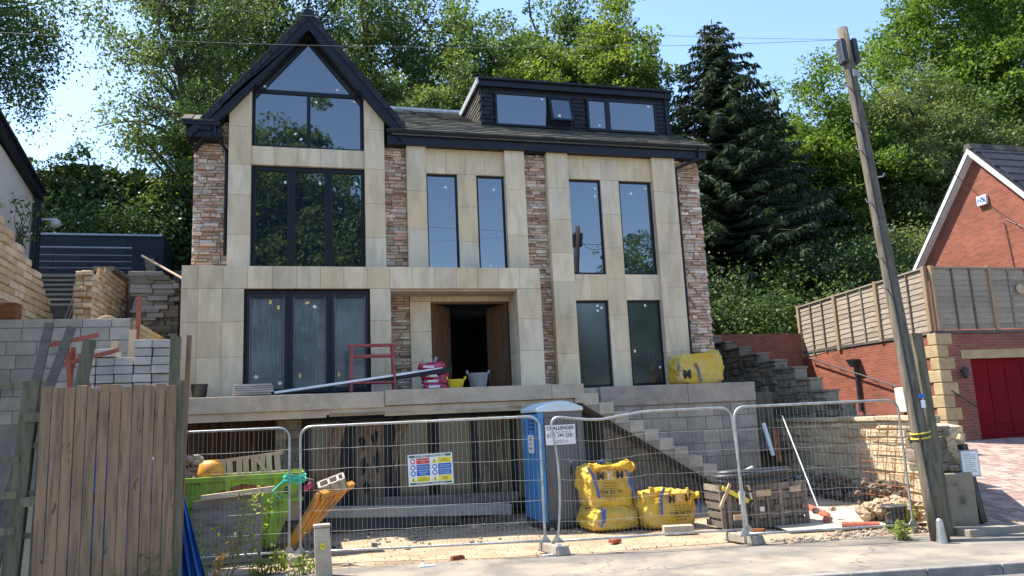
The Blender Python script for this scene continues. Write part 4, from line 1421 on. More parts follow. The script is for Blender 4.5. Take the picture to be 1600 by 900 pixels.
for k in range(8):
    L_ = (e - o).length
    a, c = o + u * (L_ * k / 8 + 0.005), o + u * (L_ * (k + 1) / 8 - 0.005)
    B().beam(a - n * 0.12 + Vector((0, 0, 1.60)), c - n * 0.12 + Vector((0, 0, 1.60 + RNG.uniform(-.01, .02))), 0.42, 0.09).build('coping_stone', 'rubble_wall', rb, bevel=0.015)
# lower corner towards the pole
o2, e2 = Vector((9.6, 10.1, 0)), Vector((11.1, 12.0, 0))
u2 = (e2 - o2).normalized()
n2 = Vector((-u2.y, u2.x, 0))
b = B(); b.hexa([o2 - n2 * 0.3, e2 - n2 * 0.3, e2, o2] + [p + Vector((0, 0, 1.5)) for p in (o2 - n2 * 0.3, e2 - n2 * 0.3, e2, o2)])
b.build('corner_core', 'rubble_wall', rb)
courses(rb, 'stone', 'rubble_wall', o2, u2, n2, 0.0, (e2 - o2).length, 0.0, 1.52, (0.15, 0.28), (0.28, 0.62), (0.0, 0.035), 0.012, 0.02, 0.012, seed=19)
V, F = [], []
for j in range(9):
    for i in range(5):
        x, y = 10.13 + 1.95 * i / 4, 16.6 + 6 * j / 8
        V.append((x, y, 0.9 + 2.2 * j / 8 + 0.08 * math.sin(3 * i + 2 * j)))
for j in range(8):
    for i in range(4):
        a = j * 5 + i
        F.append((a, a + 1, a + 6, a + 5))
struct(np_mesh('bank', V, F, 'dirt_dark', smooth=True))
struct(B().hexa([(12.3, 14.8, 0.0), (15.5, 16.2, 0.0), (15.5, 22, 0.0), (12.3, 22, 0.0), (12.3, 14.8, 0.6), (15.5, 16.2, 0.7), (15.5, 22, 2.4), (12.3, 22, 2.4)]).build('side_path', 'concrete_dark'))
dk = tag(B().box(9.9, 15.4, 21.4, 21.7, 1.5, 4.25).build('garden_wall', 'brick_front'), 'dark shaded brick wall at the back between the new house and the fence', 'wall')

# gate pier, notice, gate
gp_ = thing('gate_pier', 'crumbling stone pier and low wall beside the foot of the leaning pole', 'wall', (9.3, 9.75, 0))
B().box(8.98, 9.62, 9.62, 9.98, -0.02, 0.84).build('low_wall', 'dark_stone', gp_, bevel=0.03)
for k, (x0, x1, z0, z1, dy) in enumerate(((9.06, 9.42, 0.86, 0.98, 0.45), (9.08, 9.40, 0.99, 1.18, 0.5), (9.10, 9.38, 1.19, 1.36, 0.5), (9.04, 9.44, 1.37, 1.46, 0.45), (9.02, 9.46, 1.47, 1.53, 0.45), (9.30, 9.60, 0.85, 0.95, 0.2))):
    B().box(x0, x1, 9.62 + dy * 0.3, 9.62 + dy + 0.2, z0, z1).build('stone', 'dark_stone', gp_, bevel=0.02)
tag(B().box(9.0, 10.0, 9.20, 9.55, -0.01, 0.10).build('kerb_slab', 'concrete_grey', bevel=0.015), 'flat worn stone slab on the pavement beside the low pier', 'slab')
np_ = thing('notice_post', 'dark gate post carrying a framed white paper notice', 'sign', (9.75, 9.75, 0))
B().beam((9.80, 9.75, 0), (9.62, 9.75, 1.24), 0.10, 0.10, (0, 1, 0)).build('post', 'plastic_black', np_)
B().lathe([(0.03, 0), (0.05, 0.03), (0.055, 0.07), (0.035, 0.13), (0.01, 0.16)], (9.60, 9.75, 1.24), 8).build('finial', 'quoin', np_)
bd = B().box(9.46, 9.80, 9.66, 9.675, 0.76, 1.16).build('notice_board', 'plastic_grey', np_)
pp = B().box(9.48, 9.78, 9.652, 9.657, 0.78, 1.14).build('notice_paper', 'print_white', np_)
lines = B()
for k in range(11):
    w_ = 0.24 if k % 4 else 0.16
    lines.box(9.51, 9.51 + w_ * (0.8 + 0.2 * RNG.random()), 9.650, 9.6515, 1.105 - k * 0.027, 1.113 - k * 0.027)
lines.build('printed_lines', 'plastic_grey', pp, kind='stuff')
gate = thing('iron_gate', 'black iron gate folded behind the notice post', 'gate', (10.1, 10.5, 0.1))
gb = Vector((9.50, 10.02, 0.12))
ge = Vector((9.98, 10.4, 0.22))
for k in range(9):
    p = gb.lerp(ge, k / 8)
    B().tube([p, p + Vector((0, 0, 0.95))], 0.012, 5).build('bar', 'plastic_black', gate)
for z in (0.05, 0.5, 0.93):
    B().beam(gb + Vector((0, 0, z)), ge + Vector((0, 0, z)), 0.03, 0.04).build('gate_rail', 'plastic_black', gate)

# leaning telegraph pole
tp = thing('telegraph_pole', 'weathered wooden telegraph pole leaning left, with cable boxes near its top', 'pole', (8.48, 9.19, 0))
pb, pt = Vector((8.48, 9.19, -0.05)), Vector((8.85, 10.25, 8.22))
pd = (pt - pb).normalized()
PP = lambda t: pb.lerp(pt, t)
B().tube([PP(i / 10) for i in range(11)], [0.124 - 0.040 * i / 10 for i in range(11)], 14).build('shaft', 'pole_wood', tp, smooth=True)
for t_, sd in ((0.955, -1), (0.945, 1)):
    c = PP(t_)
    q = c + Vector((sd * 0.12, -0.05, -0.22 - 0.1 * (sd < 0)))
    B().beam(q, q + pd * 0.46, 0.09, 0.15, (0, 1, 0)).build('cable_box', 'plastic_black', tp, bevel=0.02)
c = PP(0.89)
B().box(c.x - 0.06, c.x + 0.06, c.y - 0.125, c.y - 0.115, c.z - 0.06, c.z + 0.06).build('number_plate', 'plastic_grey', tp)
for t_ in (0.86, 0.78, 0.72, 0.665, 0.61, 0.555, 0.50, 0.44):
    c = PP(t_)
    sd = 1 if int(t_ * 1000) % 2 else -1
    B().tube([c, c + Vector((sd * 0.2, -0.04, 0.03)), c + Vector((sd * 0.22, -0.04, 0.08))], 0.011, 5).build('step_peg', 'galv', tp)
bn = B()
for dz_ in (0.0, 0.07):
    c = PP(0.175) + Vector((0, 0, dz_))
    bn.tube([c + Vector((0.128 * math.cos(a), 0.128 * math.sin(a), 0.02 * math.cos(a))) for a in [2 * math.pi * i / 16 for i in range(16)]], 0.012, 5, closed=True)
bn.build('yellow_tape', 'tape_warn', tp)
c = PP(0.245)
B().box(c.x - 0.02, c.x + 0.08, c.y - 0.142, c.y - 0.132, c.z - 0.02, c.z + 0.04).build('blue_label', 'print_blue', tp)
B().box(c.x - 0.0, c.x + 0.07, c.y - 0.145, c.y - 0.135, c.z - 0.16, c.z - 0.05).build('white_label', 'print_white', tp)
B().tube([PP(0.0) + Vector((-0.10, -0.10, 0.0)), PP(0.12) + Vector((-0.10, -0.09, 0)), PP(0.9) + Vector((-0.065, -0.065, 0))], 0.014, 6).build('cable_guard', 'plastic_black', tp)
B().lathe([(0.07, 0), (0.06, 0.08), (0.04, 0.30), (0.02, 0.32)], (8.37, 9.05, 0), 10).build('guard_foot', 'galv', tp)
sp_ = tag(B().beam((8.86, 9.50, -0.05), (8.91, 9.64, 2.92), 0.16, 0.16, (0, 1, 0)).build('stub_post', 'green_wood'), 'short square timber post standing close behind the telegraph pole', 'post')


def cable(pts, r, sag, name, label, n=24):
    b = B()
    for a, c in zip(pts[:-1], pts[1:]):
        a, c = Vector(a), Vector(c)
        b.tube([a.lerp(c, i / n) + Vector((0, 0, -4 * sag * (i / n) * (1 - i / n))) for i in range(n + 1)], r, 4, cap=False)
    return tag(b.build(name, 'cable_grey' if r < 0.0095 else 'plastic_black'), label, 'cable')


tpv = tuple(PP(0.975))
cable([tpv, (-9.0, 13.3, 8.5)], 0.0042, 0.35, 'overhead_cable', 'thin overhead cable running from the pole across to the far left')
cable([tpv, (-9.0, 10.0, 7.6)], 0.0034, 0.3, 'overhead_cable', 'second overhead cable leaving the pole just beside the first')
cable([tuple(PP(0.95)), (9.6, 10.9, 7.45)], 0.010, 0.25, 'overhead_cable', 'slack loop of cable hanging at the pole top', 12)
cable([tuple(PP(0.93)), (20.0, 17.2, 6.9)], 0.010, 0.3, 'overhead_cable', 'cable running down from the pole to the brick gable')

# ------------------------------------------------------------------ left-hand side
struct(B().box(-14, -2.9, 14.6, 23, -0.1, 3.55).build('upper_terrace', 'dirt'))
bwl = thing('block_wall', 'grey concrete block wall at the edge of the upper level behind the timber hoarding', 'wall', (-3.8, 14.4, 0))
B().box(-7.5, -2.90, 14.32, 14.58, 0, 3.90).build('core', 'mortar', bwl)
courses(bwl, 'block', 'block', (0, 14.32, 0), (1, 0, 0), (0, -1, 0), -7.4, -2.88, 2.2, 3.93, (0.222, 0.228), (0.44, 0.45), (0.01, 0.02), 0.012, 0.006, 0.003, seed=12)
# return wall of yellow brick, its sunlit look put into the colour
ybw = thing('yellow_brick_wall', 'warm buff brick return wall running back to the house corner', 'wall', (-2.88, 16, 0))
B().hexa([(-2.98, 14.6, 0), (-2.88, 14.6, 0), (-2.80, 18.2, 0), (-2.98, 18.2, 0), (-2.98, 14.6, 3.9), (-2.88, 14.6, 3.9), (-2.80, 18.2, 3.9), (-2.98, 18.2, 3.9)]).build('core', 'mortar', ybw)
uu = Vector((0.08, 3.6, 0)).normalized()
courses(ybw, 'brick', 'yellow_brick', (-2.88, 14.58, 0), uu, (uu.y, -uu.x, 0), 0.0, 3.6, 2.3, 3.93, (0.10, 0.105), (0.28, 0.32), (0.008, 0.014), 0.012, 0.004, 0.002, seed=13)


def wall_a_top(s):
    if s < 14.2:
        return 5.95 - 0.06 * (s - 12)
    return 5.82 - 0.28 * (s - 14.2) if s < 16.8 else 5.1 - 0.75 * (s - 16.8)


wa = thing('stone_wall', 'broken warm sandstone wall raking down on the far left of the plot', 'wall', (-5.2, 15.5, 3.5))
for k in range(6):
    s0 = 12.0 + k * 1.05
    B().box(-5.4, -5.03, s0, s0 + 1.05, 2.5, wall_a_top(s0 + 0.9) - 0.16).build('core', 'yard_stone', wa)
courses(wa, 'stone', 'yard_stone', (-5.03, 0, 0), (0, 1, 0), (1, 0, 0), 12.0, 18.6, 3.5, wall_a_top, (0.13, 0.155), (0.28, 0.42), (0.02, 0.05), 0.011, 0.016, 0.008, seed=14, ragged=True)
for k in range(4):
    B().box(-5.48, -4.98, 12.0 + k * 0.62, 12.6 + k * 0.62, 5.98 - 0.037 * k, 6.06 - 0.037 * k).build('coping_stone', 'dark_stone', wa, bevel=0.01)


def wall_b_top(s):
    return 5.34 + 0.06 * (s - 16.5) - (0.25 if s < 16.9 else 0)


wb = thing('stone_wall', 'low warm sandstone wall with a ragged end beside the garden steps', 'wall', (-4.2, 18.5, 3.5))
for k in range(3):
    s0 = 16.55 + k * 1.35
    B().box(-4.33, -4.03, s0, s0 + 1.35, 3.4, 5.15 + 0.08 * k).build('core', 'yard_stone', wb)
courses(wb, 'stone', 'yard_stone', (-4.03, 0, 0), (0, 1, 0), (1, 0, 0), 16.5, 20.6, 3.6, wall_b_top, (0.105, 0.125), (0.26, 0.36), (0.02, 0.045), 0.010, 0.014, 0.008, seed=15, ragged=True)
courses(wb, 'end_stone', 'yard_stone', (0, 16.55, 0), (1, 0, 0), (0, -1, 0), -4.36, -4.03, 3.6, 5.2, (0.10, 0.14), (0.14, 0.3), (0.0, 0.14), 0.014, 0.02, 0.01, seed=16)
for k in range(4):
    B().box(-4.38, -3.95, 17.9 + k * 0.68, 18.57 + k * 0.68, 5.48 + 0.04 * k, 5.56 + 0.04 * k).build('coping_stone', 'dark_stone', wb, bevel=0.01)
gpx = tag(B().box(-3.98, -3.45, 19.3, 19.8, 3.5, 5.75).build('wall_pier', 'concrete_grey', bevel=0.02), 'pale rendered wall end standing behind the ragged sandstone wall', 'wall')

# garden steps with a low barrier
stp = thing('garden_steps', 'flight of pale edged steps climbing between the two stone walls', 'steps', (-5.2, 20, 4))
for k in range(7):
    y0 = 19.9 + 0.26 * k
    z0 = 5.08 + 0.165 * k
    B().box(-6.5, -4.55, y0, y0 + 0.34, 3.4, z0 - 0.055).build('riser', 'concrete_dark', stp)
    B().box(-6.5, -4.55, y0 - 0.02, y0 + 0.34, z0 - 0.05, z0).build('tread', 'concrete', stp)
rl = thing('steel_railing', 'grey steel railing with horizontal bars in front of the dark panelled wall', 'railing', (-6, 22.8, 5.8))
for x in (-7.0, -5.8, -4.62):
    B().beam((x, 22.8, 5.9), (x, 22.8, 7.10), 0.055, 0.055).build('post', 'steel_paint', rl)
for z in (6.34, 6.52, 6.70, 6.88, 7.09):
    B().tube([(-7.0, 22.78, z), (-4.62, 22.78, z)], 0.011 if z < 7 else 0.024, 6).build('rail', 'steel_paint', rl)
br = thing('white_barrier', 'small slatted grey barrier leaning by the foot of the steps', 'barrier', (-4.55, 17, 4))
for k in range(5):
    B().beam((-4.85 + 0.07 * k, 17.6, 4.2), (-4.62 + 0.07 * k, 17.6, 4.95), 0.03, 0.02).build('slat', 'steel_paint', br)
B().beam((-4.90, 17.58, 4.22), (-4.5, 17.58, 4.22), 0.03, 0.03).build('bottom_rail', 'steel_paint', br)
B().beam((-4.64, 17.58, 4.93), (-4.3, 17.58, 4.93), 0.03, 0.03).build('top_rail', 'steel_paint', br)
sl = thing('panelled_wall', 'dark slate panelled retaining wall below the ivy bank', 'wall', (-6, 26, 5))
B().box(-9.5, -4.4, 26.02, 26.3, 3.5, 8.2).build('core', 'interior', sl)
for k in range(5):
    B().box(-9.5 + k * 1.02, -8.49 + k * 1.02, 25.97, 26.03, 3.6, 8.2).build('panel', 'slate_panel', sl)
B().box(-9.6, -4.35, 25.92, 26.3, 8.2, 8.26).build('coping', 'steel_paint', sl)
B().box(-4.4, -4.34, 25.9, 27.6, 3.6, 8.24).build('side_panel', 'slate_panel', sl)
struct(B().box(-14, -2.6, 21.75, 26.1, -0.1, 6.05).build('patio', 'concrete_dark'))

# cream building at the far left
cb = thing('cream_building', 'cream rendered building with a dark verge at the left edge', 'building', (-8, 18.5, 4))
CX = -6.55
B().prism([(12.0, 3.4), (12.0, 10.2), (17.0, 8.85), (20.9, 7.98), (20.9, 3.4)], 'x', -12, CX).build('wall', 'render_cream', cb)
B().prism([(11.5, 10.55), (21.2, 8.12), (21.2, 7.90), (11.5, 10.33)], 'x', CX - 0.0, CX + 0.16).build('verge_board', 'anthracite', cb)
B().prism([(11.5, 10.62), (21.25, 8.18), (21.25, 8.11), (11.5, 10.55)], 'x', -12, CX + 0.22).build('roof', 'tile_dark', cb)
B().tube([(CX + 0.08, 20.95, 7.9), (CX + 0.08, 20.95, 5.0)], 0.06, 8).build('downpipe', 'anthracite', cb)
B().tube([(CX + 0.1, 21.15, 8.0), (CX + 0.1, 21.15, 5.0)], 0.05, 8).build('soil_pipe', 'anthracite', cb)
B().box(CX, CX + 0.12, 19.9, 20.05, 6.5, 6.9).build('junction_box', 'plastic_grey', cb)
tag(B().lathe([(0.05, 0.2), (0.12, 0.16), (0.13, 0.06), (0.08, 0.0)], (CX + 0.45, 21.2, 7.25), 12).box(CX + 0.1, CX + 0.5, 21.17, 21.23, 7.42, 7.47).build('security_camera', 'plastic_white'), 'white dome camera on the corner of the cream building', 'camera')

# stone stack, timber and bits on the upper level
ss = thing('stone_stack', 'stack of thin grey walling stones beside the house corner', 'stack', (-3.2, 18.8, 4))
r_ = random.Random(4)
z = 3.6
while z < 5.5:
    h = r_.uniform(0.06, 0.11)
    x = -3.72 + r_.uniform(-0.05, 0.05)
    while x < -2.85:
        l = r_.uniform(0.25, 0.5)
        if z > 5.2 and x > -3.1:
            break
        B().box(x, min(x + l, -2.75), 18.5 + r_.uniform(-0.05, 0.05), 19.1, z + 0.004, z + h).build('stone', 'dark_stone' if r_.random() < 0.45 else 'block', ss, bevel=0.012)
        x += l + 0.01
    z += h
for k, (x0, x1, zz, lean) in enumerate(((-3.55, -3.3, 5.9, -0.25), (-3.15, -2.95, 5.6, 0.05), (-3.05, -2.85, 5.55, 0.0))):
    tag(B().beam((x0 - lean, 20.6, 3.6), (x0 + lean, 20.75, zz + 0.45), 0.22, 0.06, (0, 1, 0)).build('timber_board', 'old_wood'), ['wide grey board leaning behind the stone stack', 'narrow dark board upright behind the stone stack', 'second dark board close to the house corner'][k], 'board')
tag(B().tube([(-3.9, 20.4, 6.35), (-2.5, 18.4, 5.3)], 0.03, 6).build('scaffold_pole', 'pale_wood'), 'pale pole slanting down to the house corner above the stone stack', 'pole')
# drum reel
rl_ = B()
for yy_ in (14.75, 15.05):
    rl_.tube([(-3.35 + 0.24 * math.cos(a), yy_, 3.72 + 0.30 * math.sin(a)) for a in [2 * math.pi * i / 20 for i in range(20)]], 0.035, 6, closed=True)
for i in range(8):
    a = 2 * math.pi * i / 8
    rl_.tube([(-3.35 + 0.2 * math.cos(a), 14.75, 3.72 + 0.26 * math.sin(a)), (-3.35 + 0.2 * math.cos(a), 15.05, 3.72 + 0.26 * math.sin(a))], 0.02, 5)
tag(rl_.build('cable_drum', 'pale_wood'), 'pale wooden drum standing on the block wall', 'drum')
tag(B().beam((-2.78, 14.2, 2.4), (-2.75, 14.3, 4.3), 0.07, 0.05, (0, 1, 0)).build('orange_stake', 'red_oxide'), 'orange painted upright stake at the end of the block wall', 'stake')
tag(B().box(-5.2, -4.62, 14.35, 14.6, 3.93, 4.22).build('rusty_tank', 'rust', bevel=0.03), 'rust brown steel box at the far left on the block wall', 'box')

# ---- timber hoarding in front (nearest thing on the left)
hd = thing('timber_hoarding', 'weathered vertical board hoarding in shade in the left foreground', 'fence', (-1.9, 8.5, 0))
r_ = random.Random(5)
nbd = 12
for k in range(nbd):
    x0 = -2.49 + k * (1.235 / nbd)
    g = r_.uniform(0.002, 0.008)
    tz = 2.425 + r_.uniform(-0.015, 0.015)
    sl_ = r_.uniform(-0.006, 0.006)
    B().hexa([(x0 + g + sl_, 8.5, 0), (x0 + 0.1029 - g + sl_, 8.5 + r_.uniform(-.004, .004), 0), (x0 + 0.1029 - g + sl_, 8.522, 0), (x0 + g + sl_, 8.522, 0),
              (x0 + g, 8.5, tz), (x0 + 0.1029 - g, 8.5 + r_.uniform(-.004, .004), tz + r_.uniform(-.006, .006)), (x0 + 0.1029 - g, 8.522, tz), (x0 + g, 8.522, tz)]).build('board', 'board_wood', hd, bevel=0.003)
for z in (0.5, 1.3, 2.1):
    B().box(-2.62, -1.25, 8.525, 8.58, z, z + 0.09).build('rail', 'green_wood', hd)
B().box(-1.30, -1.20, 8.53, 8.63, 0, 2.46).build('post', 'green_wood', hd)
hf = thing('post_and_rail_fence', 'open timber post and rail frame at the far left of the hoarding', 'fence', (-2.9, 8.6, 0))
B().beam((-2.72, 8.62, 0), (-2.60, 8.62, 2.50), 0.14, 0.10, (0, 1, 0)).build('post', 'green_wood', hf)
B().beam((-2.52, 8.66, 0), (-2.49, 8.66, 2.2), 0.06, 0.08, (0, 1, 0)).build('post', 'green_wood', hf)
B().beam((-3.15, 8.7, 0), (-2.95, 8.7, 2.48), 0.10, 0.08, (0, 1, 0)).build('post', 'green_wood', hf)
for z in (0.35, 1.05, 1.38, 1.72, 2.42):
    B().box(-3.6, -2.66, 8.56, 8.61, z, z + 0.07).build('rail', 'green_wood', hf)
for z in (0.55, 1.0, 1.4, 1.85, 2.15):
    B().box(-2.66, -2.42, 8.60, 8.64, z, z + 0.05).build('cross_piece', 'green_wood', hf)
tag(B().beam((-3.42, 9.5, 0), (-2.80, 10.6, 3.3), 0.10, 0.04, (0, 1, 0)).build('leaning_plank', 'old_wood'), 'grey plank leaning steeply behind the timber frame', 'plank')
tag(B().beam((-3.18, 9.4, 0), (-3.05, 10.6, 3.35), 0.10, 0.04, (0, 1, 0)).build('leaning_plank', 'old_wood'), 'second grey plank leaning beside the first behind the timber frame', 'plank')
tag(B().beam((-2.62, 9.8, 1.2), (-2.42, 9.9, 3.05), 0.12, 0.08, (0, 1, 0)).build('leaning_post', 'green_wood'), 'thick green stained post tilting above the left end of the hoarding', 'post')
tag(B().beam((-1.42, 9.3, 0), (-1.40, 9.3, 3.0), 0.10, 0.10, (0, 1, 0)).build('tall_post', 'green_wood'), 'tall dark timber post rising behind the end of the hoarding', 'post')
tag(B().beam((-1.36, 9.6, 0), (-1.30, 9.6, 3.05), 0.05, 0.05, (0, 1, 0)).build('tall_post', 'board_wood'), 'slim timber post just right of the tall dark one', 'post')
rtr = thing('red_trestle', 'rusty red folding trestle tangled behind the hoarding top', 'trestle', (-2.9, 11, 2))
for a, c in (((-3.2, 11.0, 2.2), (-3.0, 11.0, 3.15)), ((-2.85, 11.0, 2.2), (-2.95, 11.0, 3.1)), ((-2.6, 11.0, 2.3), (-2.8, 11.0, 3.0)), ((-3.25, 11.0, 3.1), (-2.6, 11.05, 3.25)), ((-3.05, 11.0, 2.85), (-2.35, 11.05, 3.05)), ((-3.0, 11.3, 2.2), (-2.9, 11.1, 3.1))):
    B().beam(a, c, 0.05, 0.05).build('bar', 'red_oxide', rtr)
# pallet of pale blocks
plt = tag(B().box(-3.15, -1.95, 12.1, 13.0, 0, 2.55).build('scaffold_stage', 'old_wood'), 'timber staging under the stacked blocks behind the hoarding', 'platform')
r_ = random.Random(9)
bi = 0
for row in range(6):
    z0 = 2.56 + row * 0.125
    xs = [-3.12 + 0.245 * i for i in range(5)]
    for i, x in enumerate(xs):
        if (row == 5 and i in (0, 1, 2)) or (row == 4 and i in (2,)) or (row >= 3 and i == 0 and row == 5):
            continue
        o_ = B().box(x + r_.uniform(-.012, .012), x + 0.232, 12.15 + r_.uniform(-.03, .03), 12.6, z0 + 0.004, z0 + 0.118).build('concrete_block', 'block_pale', bevel=0.008)
        tag(o_, 'pale block behind the hoarding, %s in the %s of the pile' % (('leftmost', 'second from left', 'middle one', 'second from right', 'rightmost')[i], ('bottom row', 'second row', 'third row', 'fourth row', 'fifth row', 'top row')[row]), 'block', 'pale blocks piled behind the hoarding')
for k, (x, z1) in enumerate(((-2.83, 3.38), (-2.58, 3.55))):
    tag(B().beam((x, 12.9, 2.5), (x + 0.02, 12.9, z1), 0.10, 0.03, (0, 1, 0)).build('pale_stake', 'pale_wood'), ['short fresh timber upright behind the block pile', 'taller fresh timber upright behind the block pile'][k], 'board')
tag(B().beam((-2.95, 11.6, 2.3), (-2.85, 11.6, 2.78), 0.10, 0.02, (0, 1, 0)).build('offcut', 'pale_wood'), 'pale timber offcut poking above the hoarding beside the blocks', 'offcut')
tag(B().box(-3.9, -3.1, 11.0, 11.6, 0.0, 1.15).build('pale_crate', 'rubble_wall', bevel=0.02), 'pale crate of stone seen through the open timber frame', 'crate')


def tarp(name, label, base, pts_w, h, seed, mat='tarp_blue'):
    """hanging folded sheet: wider at the foot"""
    V, F = [], []
    nu, nv = 36, 20
    for j in range(nv + 1):
        t = j / nv
        for i in range(nu + 1):
            s = i / nu
            w0, w1 = pts_w
            wd = w0 + (w1 - w0) * t
            fold = 0.05 * (0.3 + t) * math.sin(s * 26 + seed + 2 * math.sin(3 * t)) + 0.02 * math.sin(s * 57 + 5 * t)
            V.append((base[0] + wd * s, base[1] - 0.22 * t * s + fold, base[2] + h * (1 - t) - 0.03 * s * (1 - t)))
    for j in range(nv):
        for i in range(nu):
            a = j * (nu + 1) + i
            F.append((a, a + 1, a + nu + 2, a + nu + 1))
    o_ = np_mesh(name, V, F, mat, smooth=True)
    md = o_.modifiers.new('solid', 'SOLIDIFY')
    md.thickness = 0.004
    return tag(o_, label, 'tarpaulin')


tarp('blue_tarpaulin', 'blue tarpaulin hanging in folds at the end of the hoarding', (-1.52, 10.2, 0.0), (0.06, 0.50), 1.45, 1)
tarp('blue_tarpaulin', 'blue sheet glimpsed through the gaps of the hoarding', (-2.9, 10.0, 0.6), (1.25, 1.3), 1.1, 3)

# ------------------------------------------------------------------ site fence panels
def heras(label, a, b, lean_a=(0, 0), lean_b=(0, 0), dip=None, h=1.95, z0=0.12, post_bend=None, nseg=12):
    a, b = Vector(a), Vector(b)
    t = thing('site_fence_panel', label, 'fence', (a + b) / 2, 'steel mesh fence panels along the pavement')
    L_ = (b - a).length
    u = (b - a).normalized()
    nrm = Vector((u.y, -u.x, 0))

    def P(s, z):
        f = s / L_
        lx = lean_a[0] * (1 - f) + lean_b[0] * f
        ly = lean_a[1] * (1 - f) + lean_b[1] * f
        q = a + u * s + Vector((0, 0, z)) + (u * lx + nrm * ly) * (z / h)
        if dip:
            s_, d_, o_ = dip
            k = max(0.0, 1 - abs(s - s_) / 0.8)
            q += Vector((0, 0, -d_ * k * (z / h))) + nrm * (o_ * k * (z / h) ** 2)
        if post_bend and s < 0.25:
            k = math.sin(math.pi * min(1.0, z / h)) * (1 - s / 0.25)
            q += u * post_bend * k
        return q
    r = 0.16
    path = [P(0, 0.02 if True else 0)] + [P(0, z0 + (h - r - z0) * i / 6) for i in range(7)]
    path += [P(r - r * math.cos(x), h - r + r * math.sin(x)) for x in [math.pi / 2 * i / 5 for i in range(1, 6)]]
    path += [P(r + (L_ - 2 * r) * i / nseg, h) for i in range(1, nseg + 1)]
    path += [P(L_ - r + r * math.sin(x), h - r + r * math.cos(x)) for x in [math.pi / 2 * i / 5 for i in range(1, 6)]]
    path += [P(L_, h - r - (h - r - z0) * i / 6) for i in range(1, 7)] + [P(L_, 0.02)]
    B().tube(path, 0.019, 8).build('frame', 'galv', t, smooth=True)
    B().tube([P(0.0 + L_ * i / 6, z0 + 0.03) for i in range(7)], 0.019, 6).build('bottom_rail', 'galv', t, smooth=True)
    w = B()
    n = int(L_ / 0.064)
    rn = random.Random(int(L_ * 1000))
    for i in range(1, n):
        s = L_ * i / n
        k = [rn.uniform(-0.006, 0.006) for _ in range(4)]
        top = h
        if s < r:
            top = h - r + math.sqrt(max(0, r * r - (r - s) ** 2))
        if s > L_ - r:
            top = h - r + math.sqrt(max(0, r * r - (r - (L_ - s)) ** 2))
        w.tube([P(s + k[0], z0 + 0.03), P(s + k[1], 0.7), P(s + k[2], 1.3), P(s + k[3], top)], 0.0022, 3, cap=False)
    for z in (0.42, 0.72, 1.02, 1.32, 1.62):
        w.tube([P(L_ * i / 14, z + rn.uniform(-.008, .008)) for i in range(15)], 0.0018, 3, cap=False)
    w.build('wire_mesh', 'galv_wire', t, kind='stuff')
    for s in (0.0, L_):
        br_ = B()
        q = P(s, z0)
        br_.prism([(q.x - 0.10, q.z), (q.x + 0.10, q.z), (q.x, q.z + 0.13)], 'y', q.y - 0.006, q.y + 0.006)
        br_.build('corner_plate', 'galv', t)
    return t


heras('steel mesh panel running in front of the green skip', (-3.4, 12.55, 0), (-0.22, 12.30, 0))
fB = heras('steel mesh panel carrying the site safety sign', (-0.06, 12.12, 0), (3.40, 11.22, 0), lean_b=(0.0, 0.0))
heras('bent steel mesh panel in front of the yellow bulk bags', (3.53, 11.12, 0), (6.38, 10.62, 0), lean_b=(-0.10, 0), dip=(0.72, 0.10, 0.05), post_bend=0.10)
heras('steel mesh panel beside the leaning pole in front of the pallets', (6.08, 10.22, 0), (8.55, 9.75, 0))


def foot(x, y, label, rz=0.0, seed=0):
    Mx = Matrix.Translation((x, y, 0)) @ Matrix.Rotation(rz, 4, 'Z')
    t = thing('fence_foot', label, 'block', (x, y, 0), 'fence feet')
    B(Mx).hexa([(-.11, -.32, 0), (.11, -.32, 0), (.11, .32, 0), (-.11, .32, 0), (-.09, -.28, .13), (.09, -.28, .13), (.09, .28, .13), (-.09, .28, .13)]).build('block', 'concrete_grey', t, bevel=0.02)
    for k in (-0.18, 0.0, 0.18):
        B(Mx).tube([(0, k, 0.131), (0, k, 0.134)], 0.03, 8).build('socket', 'plastic_black', t)


foot(3.47, 11.05, 'concrete fence foot under the joint by the portable toilet', 0.2)
foot(-0.14, 12.2, 'concrete fence foot among weeds near the skip', 0.1)
foot(6.2, 10.45, 'concrete fence foot under the joint by the timber crates', 0.25)

tw = thing('green_twine', 'green cord lashing two fence posts together beside the skip', 'cord', (-0.15, 12.2, 1.2))
for z, s_ in ((1.20, 0), (1.24, 1.0), (1.16, 2.2)):
    B().tube([(-0.14 + 0.16 * math.cos(a), 12.2 + 0.14 * math.sin(a), z + 0.02 * math.sin(3 * a + s_)) for a in [2 * math.pi * i / 16 for i in range(16)]], 0.012, 5, closed=True).build('loop', 'twine_green', tw)
B().tube([(-0.28, 12.05, 1.2), (-0.45, 12.0, 1.05), (-0.35, 12.0, 0.95)], 0.012, 5).build('loose_end', 'twine_green', tw)

# safety sign on the fence
u = Vector((3.46, -0.9, 0)).normalized()
sang = math.atan2(u.y, u.x)
sc_ = Vector((-0.06, 12.12, 0)) + u * 1.93 + Vector((u.y, -u.x, 0)) * 0.035
SM = Matrix.Translation((sc_.x, sc_.y, 1.25)) @ Matrix.Rotation(sang, 4, 'Z') @ Matrix.Rotation(rad(-1.5), 4, 'Y')
sg = thing('safety_sign', 'white site safety sign with coloured panels tied to the fence', 'sign', SM.translation)
B(SM).box(-0.33, 0.33, -0.002, 0.004, -0.225, 0.225).build('board', 'print_white', sg)


def sbox(x0, x1, z0, z1, mat, nm='panel'):
    return B(SM).box(x0, x1, -0.004, -0.0021, z0, z1).build(nm, mat, sg)


def stext(s, size, x, z, mat, bold=0.0):
    p = SM @ Vector((x, -0.005, z))
    return lettering(s, size, p, mat, sg, (math.pi / 2, rad(0), sang), bold=bold)


